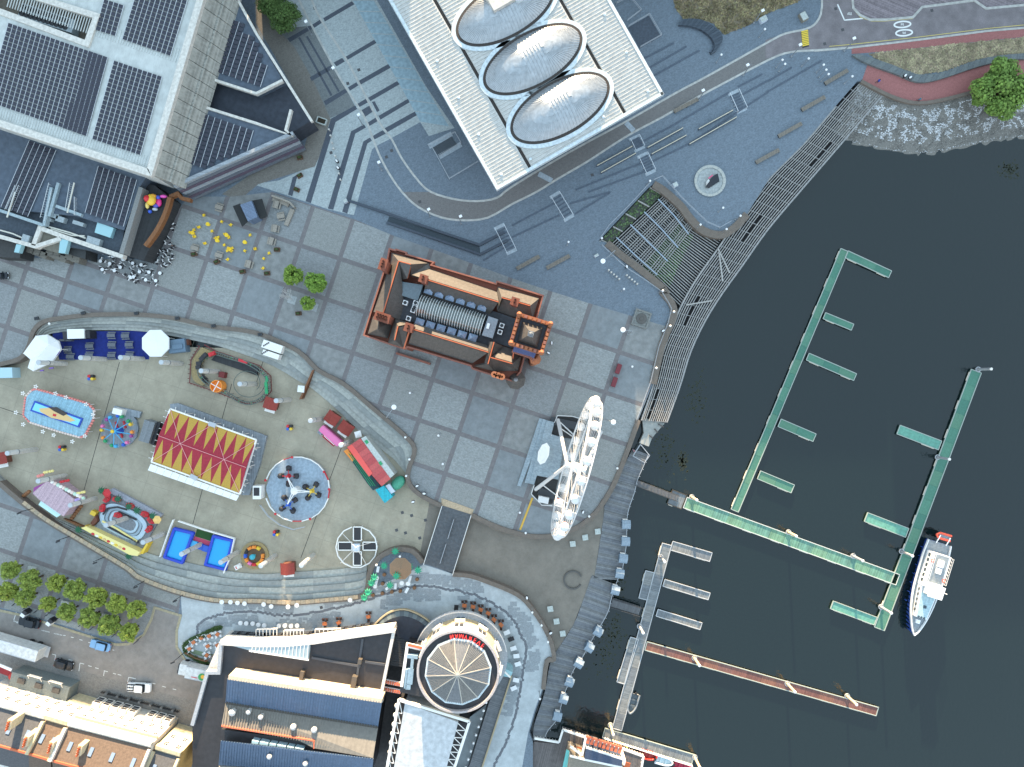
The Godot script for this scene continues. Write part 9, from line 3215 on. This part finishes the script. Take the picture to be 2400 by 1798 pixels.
# ---------- slate square by the assembly hall
func build_slate_square()->void:
	var tm:=M("bleached slat timber",lin(150,142,130),0.85,"boards",2.0)
	var sl:=M("slate kerb")
	var pale:=M("pale step stone",lin(176,188,196),0.7,"concrete",4.0)
	var st:=M("galvanised steel")
	var i:=0
	for q in [[2,1,40,665,235,558],[2,1,298,660,497,552],[3,0,485,728,682,612],[3,0,285,955,485,842],[3,0,85,1183,285,1070],[2,0,2100,1408,2300,1298],[2,0,1395,968,1602,860]]:
		var a: Vector2=Z(q[0],q[1],[q[2],q[3]])[0]
		var b: Vector2=Z(q[0],q[1],[q[4],q[5]])[0]
		var p:=P(a.x,a.y,0)
		var r:=P(b.x,b.y,0)
		var o:=thing("long_bench","long slatted timber bench on the slate square","bench",p,"long slatted benches on the slate square")
		var d:=(r-p).normalized()
		var s:=Vector3(-d.z,0,d.x)
		for k in 5:
			var g:=G.new();g.bar(p+s*(k-2)*0.17+Vector3(0,0.45,0),r+s*(k-2)*0.17+Vector3(0,0.45,0),0.14,0.06);part(g,tm,"slat",o)
		for e in [0.03,0.5,0.97]:
			var g:=G.new();g.bar(p.lerp(r,e)-s*0.42+Vector3(0,0.21,0),p.lerp(r,e)+s*0.42+Vector3(0,0.21,0),0.16,0.42);part(g,M("dark truss steel"),"support",o)
		i+=1
	var so:=Node3D.new()
	so.name=numbered("steps")
	add_child(so)
	so.set_meta("kind","structure")
	for l in [Z(2,0,[1115,1230,1400,1075,1870,800]),Z(2,0,[1200,1400,1530,1240,2209,795]),Z(2,0,[1950,750,2160,640]),Z(2,0,[1980,820,2209,695]),Z(2,0,[550,1640,1110,1410]),Z(2,0,[660,1657,1150,1480]),Z(3,0,[0,700,205,582]),Z(3,0,[0,790,465,522]),Z(2,0,[1140,505,1395,372]),Z(2,0,[1185,585,1505,402]),Z(2,0,[1230,650,1617,435]),Z(2,1,[0,290,360,100]),Z(2,1,[0,390,410,200]),Z(2,1,[500,100,850,0]),Z(2,1,[545,190,840,10]),Z(1,1,[1940,440,2150,340]),Z(1,1,[1960,590,2209,440])]:
		var g:=G.new();g.ribbon(PP(l),0.34,0.14,-0.1);part(g,sl,"step_edge",so)
	for l in [Z(1,1,[780,70,1140,190,1600,350,1930,460,2140,350]),Z(1,1,[1130,265,1500,390,1935,540,2170,420])]:
		var g:=G.new();g.ribbon(PP(l),0.5,0.5,-0.1);part(g,M("dark slate wall"),"retaining_wall",so)
	sheet(Z(1,1,[1150,210,1600,360,1930,470,1935,535,1500,385,1130,260]),0.012,M("dark slate planting",lin(72,84,92),0.9,"pavers",4.0),"planting_bed",0.3)
	for l in [[730,1438,1035,1270],[765,1498,1065,1330],[1165,1282,1470,1113],[1200,1338,1500,1175],[1605,1122,1900,960],[1525,1252,1930,1020]]:
		var q:=PP(Z(2,0,l),0)
		var o:=thing("rail_wall","low slate seat wall topped with pale handrail on terraces","wall",q[0],"rail topped seat walls on the slate terraces")
		var g:=G.new();g.ribbon(q,0.35,0.5,0.0);part(g,sl,"wall",o)
		g.bar(q[0]+Vector3(0,0.75,0),q[1]+Vector3(0,0.75,0),0.16,0.08);part(g,M("pale timber rail",lin(200,192,170),0.7),"rail",o)
		for k in 5:
			g.bar((q[0] as Vector3).lerp(q[1],(k+0.5)/5)+Vector3(0,0.5,0),(q[0] as Vector3).lerp(q[1],(k+0.5)/5)+Vector3(0,0.75,0),0.06,0.06);part(g,st,"bracket",o)
	for q in [[2,0,1055,1190,1100,1285],[2,0,1125,1340,1195,1490],[2,0,1910,800,1980,955],[2,1,370,25,490,225],[1,1,2100,300,2205,515]]:
		var a: Vector2=Z(q[0],q[1],[q[2],q[3]])[0]
		var b: Vector2=Z(q[0],q[1],[q[4],q[5]])[0]
		var p:=P(a.x,a.y,0)
		var r:=P(b.x,b.y,0)
		var d:=(r-p).normalized()
		var s:=Vector3(-d.z,0,d.x)
		var o:=thing("stair_flight","short flight with pale landings and steel rails on slate terraces","steps",p,"stair flights on the slate terraces")
		for e in [p,r]:
			var g:=G.new();g.prism([e-s*1.2-d*0.35,e+s*1.2-d*0.35,e+s*1.2+d*0.35,e-s*1.2+d*0.35],0.0)
			for vi in g.v.size(): g.v[vi].y+=0.04 if g.v[vi].y>-0.01 else 0.0
			part(g,pale,"landing",o)
		for k in 6:
			var g:=G.new();var c:=p.lerp(r,(k+1)/7.0);g.bar(c-s*1.0+Vector3(0,0.06,0),c+s*1.0+Vector3(0,0.06,0),0.3,0.1);part(g,sl,"tread",o)
		for e in [-1.05,1.05]:
			var g:=G.new();g.bar(p+s*e+Vector3(0,0.95,0),r+s*e+Vector3(0,0.95,0),0.09,0.09)
			for k in 4: g.bar(p.lerp(r,k/3.0)+s*e,p.lerp(r,k/3.0)+s*e+Vector3(0,0.95,0),0.07,0.07)
			part(g,M("pale steel rail",lin(208,214,218),0.5),"handrail",o)
	for q in [[1,0,[1490,1260,1720,1150,1770,1240,1580,1360],"round the dark louvred grating"],[1,0,[1520,1275,1590,1400,1670,1550,1920,1400],"along the hall's lower ramp"],[2,0,[1000,240,1180,135,1285,315,1100,420],"round the slate light well"],[2,0,[900,40,1010,-20,1110,100,990,190],"round the upper light well of the hall"]]:
		rail_line("steel guard rail " + q[3],Z(q[0],q[1],q[2]),0.0,0.07)
	var lw:=M("dark slate wall")
	sheet(Z(2,0,[1000,240,1180,135,1285,315,1100,420]),0.012,M("well floor slate",lin(84,94,106),0.8,"concrete",4.0),"paving_well")
	var dw:=thing("grating","dark louvred grating beside the ramp of the hall","grating",P(1040,345,0))
	for k in 9:
		var a: Vector2=Z(1,0,[1530+k*6,1280+k*9])[0]
		var b: Vector2=Z(1,0,[1690+k*6,1180+k*9])[0]
		var g:=G.new();g.bar(P(a.x,a.y,0.06),P(b.x,b.y,0.06),0.1,0.1);part(g,M("black louvre"),"bar",dw)
	for l in [Z(1,0,[1490,1265,1690,1155]),Z(1,0,[1580,1355,1770,1245]),Z(2,0,[985,1060,1050,1130]),Z(2,0,[230,1500,345,1560])]:
		var g:=G.new();g.ribbon(PP(l,0),1.1,0.06,-0.1);part(g,pale,"pale_slab",so)
	var cb:=thing("slate_bench","curved bench built of fanned upright slate slabs","bench",P(1650,75,0))
	var arc:=resample(smooth(Z(2,0,[1440,215,1540,225,1640,260,1720,325,1750,400,1715,465]),4),24)
	var arc2:=resample(smooth(Z(2,0,[1470,165,1580,160,1690,190,1790,270,1820,340,1760,440]),4),24)
	for k in 23:
		var g:=G.new()
		var j:=0.35*sin(k*2.3)
		var ringp:=[arc[k],arc[k+1].lerp(arc[k],0.06),arc2[k+1].lerp(arc2[k],0.1),arc2[k]]
		g.prism(PP(ringp,0.75+0.12*j),0.0)
		part(g,M("bench slate %d" % (k % 2),[lin(84,96,108),lin(74,86,98)][k % 2],0.7,"courses",2.0),"slate_slab",cb)
	var g:=G.new();g.ribbon(PP(offset_line(arc,3.0)),0.3,0.42,0.0);part(g,M("slate kerb"),"seat_edge",cb)
	var rw:=thing("stone_wall","broad slate capped wall between dry grass and red path","wall",P(2060,150,0))
	var w1:=resample(smooth(Z(3,0,[730,475,850,545,1100,635,1290,708,1480,685,1830,570,2100,512,2260,510]),3),30)
	var w2:=resample(smooth(Z(3,0,[780,465,900,500,1080,560,1290,640,1500,625,1800,518,2000,478,2260,455]),3),30)
	for k in 29:
		g.prism(PP([w1[k],w1[k+1].lerp(w1[k],0.03),w2[k+1].lerp(w2[k],0.03),w2[k]],0.6),0.0)
		part(g,M("green slate cap %d" % (k % 2),[lin(118,126,126),lin(110,118,120)][k % 2],0.75,"concrete",3.0),"slate_slab",rw)
	var mc:=Vector2(1664,424)
	var mo:=thing("memorial","round pale memorial dais with dark curved hull and pink wreath","memorial",P(mc.x,mc.y,0))
	g.lathe(P(mc.x,mc.y,0),[[3.35,0.0],[3.35,0.3],[2.75,0.3],[2.72,0.12],[0.0,0.12]],48);part(g,M("memorial stone",lin(178,184,182),0.75,"concrete",4.0),"dais",mo)
	for k in 16:
		var t:=TAU*k/16
		g.box(P(mc.x,mc.y,0.3)+Vector3(cos(t)*3.05,0,sin(t)*3.05),Vector3(0.5,0.03,1.05),-t);part(g,M("mosaic stone",lin(196,198,190),0.7,"w_speckle",1.0),"mosaic_panel",mo)
	var F:=func(x,y,h): return P(1610+x/8.473,360+y/8.473,h)
	for k in 6:
		var t0:=k/6.0
		var t1:=(k+1)/6.0
		var a0: Vector3=F.call(lerpf(380,615,t0),lerpf(660,395,t0)-60*sin(PI*t0),0.9)
		var a1: Vector3=F.call(lerpf(380,615,t1),lerpf(660,395,t1)-60*sin(PI*t1),0.9)
		var b0: Vector3=F.call(lerpf(430,650,t0),lerpf(690,550,t0),0.35)
		var b1: Vector3=F.call(lerpf(430,650,t1),lerpf(690,550,t1),0.35)
		g.up(a0,a1,b1);g.up(a0,b1,b0)
		g.quad(a0,Vector3(a0.x,0.1,a0.z),Vector3(a1.x,0.1,a1.z),a1)
	part(g,M("dark riveted plate",lin(50,56,64),0.4,"w_speckle",1.0,0.4),"hull",mo)
	var fq:=[F.call(370,650,0.5),F.call(385,560,0.7),F.call(430,505,0.9),F.call(455,540,1.0),F.call(410,600,0.95)]
	g.up(fq[0],fq[1],fq[4]);g.up(fq[1],fq[2],fq[3]);g.up(fq[1],fq[3],fq[4]);part(g,M("pale bronze face",lin(206,208,204),0.5),"face_plate",mo)
	for k in 8: g.ball(F.call(435+k*10,488-k*8,1.0),Vector3(0.14,0.12,0.14),6)
	part(g,M("pink flowers",lin(220,80,130),0.7),"wreath",mo)
	var qc: Vector2=Z(2,1,[1115,1095])[0]
	var qo:=thing("stone_plinth","square stone frame holding a dark round disc by the quay","plinth",P(qc.x,qc.y,0),"",-GANG)
	g.box(Vector3.ZERO,Vector3(3.5,0.35,3.5));lpart(g,M("plinth stone"),"base",qo)
	for s in [[-1.6,0,0.35,3.5],[1.6,0,0.35,3.5],[0,-1.6,2.9,0.35],[0,1.6,2.9,0.35]]:
		g.box(Vector3(s[0],0.35,s[1]),Vector3(s[2],0.2,s[3]));lpart(g,M("plinth stone"),"rim",qo)
	g.lathe(Vector3(0,0.35,0),[[1.15,0.0],[1.1,0.12],[0.45,0.2],[0.4,0.3],[0.0,0.34]],32);lpart(g,M("dark bronze"),"disc",qo)
	for q in [[2,0,2160,180,1.5,1.1,"pale grey cabinet beside the wild grass"],[2,0,1403,1602,1.0,0.9,"white equipment box near the memorial"],[3,0,297,157,1.4,1.8,"rough stone block beside the curved kerb"],[2,1,725,553,0.9,0.5,"white sign board beside the inlet mast"],[1,1,778,85,0.8,0.7,"pale blue box at the end of slate wall"]]:
		var p: Vector2=Z(q[0],q[1],[q[2],q[3]])[0]
		var o:=thing("cabinet",q[6],"cabinet",P(p.x,p.y,0),"",0.5)
		g.box(Vector3.ZERO,Vector3(q[4],0.9,q[5]));lpart(g,M("rough block",lin(150,146,134),0.9,"w_speckle",1.0) if "rough" in q[6] else M("pale booth"),"box",o)
		g.box(Vector3(0,0.9,0),Vector3(q[4]*0.9,0.08,q[5]*0.9));lpart(g,M("pale seat stone"),"lid",o)
	var bp:=thing("landing_platform","bleached concrete landing between the slat pier and boardwalk","platform",P(1530,1010,-1.3))
	block(bp,"slab",V(1470,970,8.473,[370,90,745,190,560,400,490,490,430,650,240,580,330,380,300,110]),-0.9,-3.0,M("bleached concrete",lin(176,178,172),0.85,"stained",5.0),0.3)
	rail_line("diamond of steel barriers on the boardwalk",V(1470,970,8.473,[250,600,430,820,330,960,100,830,250,600]),-1.4,0.1)
	for q in [[620,200,720,265],[545,300,605,370],[440,430,510,485]]:
		g.bar(P(1470+q[0]/8.473,970+q[1]/8.473,-0.6),P(1470+q[2]/8.473,970+q[3]/8.473,-0.6),0.2,0.5);part(g,M("dark truss steel"),"brace",bp)
# ---------- people: one continuous surface round a skeleton
func build_people()->void:
	var ppl:=[["person in blue top and dark trousers walking on the red path",2054,194,0.6,Color(0.03,0.07,0.4),Color(0.02,0.02,0.03)],["person in teal jacket leaning at the shore wall",2150,237,2.4,Color(0.04,0.2,0.3),Color(0.03,0.03,0.04)],["person in yellow vest behind the white box lorry",98,1539,0.2,Color(0.6,0.58,0.1),Color(0.02,0.02,0.03)],["person in dark clothes walking past the black chairs",411,578,-0.6,Color(0.03,0.03,0.035),Color(0.02,0.02,0.025)],["person in pink top standing at boardwalk barriers",1484,1056,1.2,Color(0.55,0.25,0.28),Color(0.05,0.05,0.07)]]
	for q in ppl:
		var y:=-1.4 if q[1]==1484 else 0.02
		var o:=thing("person",q[0],"person",P(q[1],q[2],y),"",q[3])
		lpart(person_mesh(q[4],q[5]),M("person",Color.WHITE,0.8),"body",o)
		(mats["person"] as StandardMaterial3D).vertex_color_use_as_albedo=true
func person_mesh(top: Color,legs: Color)->ArrayMesh:
	var skinc:=Color(0.5,0.3,0.2)
	var hair:=Color(0.05,0.035,0.025)
	var J:={"hip": Vector3(0,0.95,0),"chest": Vector3(0.02,1.3,0),"neck": Vector3(0.02,1.48,0),"head": Vector3(0.04,1.63,0)}
	var bones:=[[J.hip,J.chest,0.145,0.165,0],[J.chest,Vector3(0.02,1.4,0),0.165,0.1,0],[Vector3(0.02,1.4,0),J.neck,0.06,0.055,2],[Vector3(0.04,1.58,0),Vector3(0.045,1.66,0),0.085,0.1,2],[Vector3(0.015,1.68,0),Vector3(0.0,1.63,0),0.1,0.085,3],[Vector3(0.14,1.615,0),Vector3(0.125,1.6,0),0.018,0.02,2]]
	for s in [-1,1]:
		var sw: float=0.22*s
		bones.append([Vector3(0,0.93,0.09*s),Vector3(sw*0.6+0.05,0.5,0.1*s),0.1,0.065,1])
		bones.append([Vector3(sw*0.6+0.05,0.5,0.1*s),Vector3(sw-0.06,0.1,0.1*s),0.062,0.045,1])
		bones.append([Vector3(sw-0.07,0.05,0.1*s),Vector3(sw+0.12,0.04,0.11*s),0.045,0.035,1])
		bones.append([Vector3(0.01,1.38,0.17*s),Vector3(-sw*0.5,1.1,0.24*s),0.06,0.045,0])
		bones.append([Vector3(-sw*0.5,1.1,0.24*s),Vector3(-sw+0.1,0.88,0.24*s),0.043,0.032,0])
		bones.append([Vector3(-sw+0.1,0.87,0.24*s),Vector3(-sw+0.13,0.79,0.24*s),0.035,0.032,2])
		bones.append([Vector3(0.03,1.64,0.095*s),Vector3(0.03,1.6,0.095*s),0.02,0.018,2])
	var cs:=0.04
	var lo:=Vector3(-0.4,-0.04,-0.36)
	var N:=Vector3i(20,46,18)
	var val:=PackedFloat32Array()
	val.resize((N.x+1)*(N.y+1)*(N.z+1))
	var at:=func(p: Vector3)->Array:
		var best:=1e9
		var who:=0
		var acc:=0.0
		for b in bones:
			var ab: Vector3=b[1]-b[0]
			var t:=clampf((p-b[0]).dot(ab)/maxf(ab.length_squared(),1e-6),0,1)
			var d: float=p.distance_to(b[0]+ab*t)-lerpf(b[2],b[3],t)
			acc+=exp(-minf(d,1.0)*55.0)
			if d<best:
				best=d;who=b[4]
		return [-log(acc)/55.0,who]
	var ix:=func(x: int,y: int,z: int)->int: return (x*(N.y+1)+y)*(N.z+1)+z
	for x in N.x+1:
		for y in N.y+1:
			for z in N.z+1: val[ix.call(x,y,z)]=at.call(lo+Vector3(x,y,z)*cs)[0]
	var vert:={}
	for x in N.x:
		for y in N.y:
			for z in N.z:
				var s:=Vector3.ZERO
				var n:=0
				for e in [[0,0,0,1,0,0],[0,0,0,0,1,0],[0,0,0,0,0,1],[1,0,0,1,1,0],[1,0,0,1,0,1],[0,1,0,1,1,0],[0,1,0,0,1,1],[0,0,1,1,0,1],[0,0,1,0,1,1],[1,1,0,1,1,1],[1,0,1,1,1,1],[0,1,1,1,1,1]]:
					var a: float=val[ix.call(x+e[0],y+e[1],z+e[2])]
					var b: float=val[ix.call(x+e[3],y+e[4],z+e[5])]
					if (a<0)!=(b<0):
						s+=Vector3(x+e[0],y+e[1],z+e[2]).lerp(Vector3(x+e[3],y+e[4],z+e[5]),a/(a-b));n+=1
				if n: vert[Vector3i(x,y,z)]=lo+s/n*cs
	var g:=G.new()
	var cols:=[top,legs,skinc,hair]
	for x in range(1,N.x):
		for y in range(1,N.y):
			for z in range(1,N.z):
				var a: float=val[ix.call(x,y,z)]
				for ax in 3:
					var b: float=val[ix.call(x+(1 if ax==0 else 0),y+(1 if ax==1 else 0),z+(1 if ax==2 else 0))]
					if (a<0)==(b<0): continue
					var k: Array
					if ax==0: k=[Vector3i(x,y-1,z-1),Vector3i(x,y,z-1),Vector3i(x,y,z),Vector3i(x,y-1,z)]
					elif ax==1: k=[Vector3i(x-1,y,z-1),Vector3i(x-1,y,z),Vector3i(x,y,z),Vector3i(x,y,z-1)]
					else: k=[Vector3i(x-1,y-1,z),Vector3i(x,y-1,z),Vector3i(x,y,z),Vector3i(x-1,y,z)]
					if not (vert.has(k[0]) and vert.has(k[1]) and vert.has(k[2]) and vert.has(k[3])): continue
					g.col=cols[at.call(vert[k[0]])[1]]
					if a<0: g.quad(vert[k[0]],vert[k[1]],vert[k[2]],vert[k[3]])
					else: g.quad(vert[k[3]],vert[k[2]],vert[k[1]],vert[k[0]])
	g.col=skinc
	for s in [-1,1]:
		var hnd:=Vector3(-0.22*s+0.13,0.78,0.24*s)
		for f in 4: g.tube(hnd+Vector3((f-1.5)*0.017,0,0),hnd+Vector3((f-1.5)*0.019+0.012,-0.065+0.008*absf(f-1.4),0.004*s),0.009,0.007,5)
		g.tube(hnd+Vector3(0.03,0.035,0),hnd+Vector3(0.062,-0.015,0),0.01,0.008,5)
	return g.mesh()
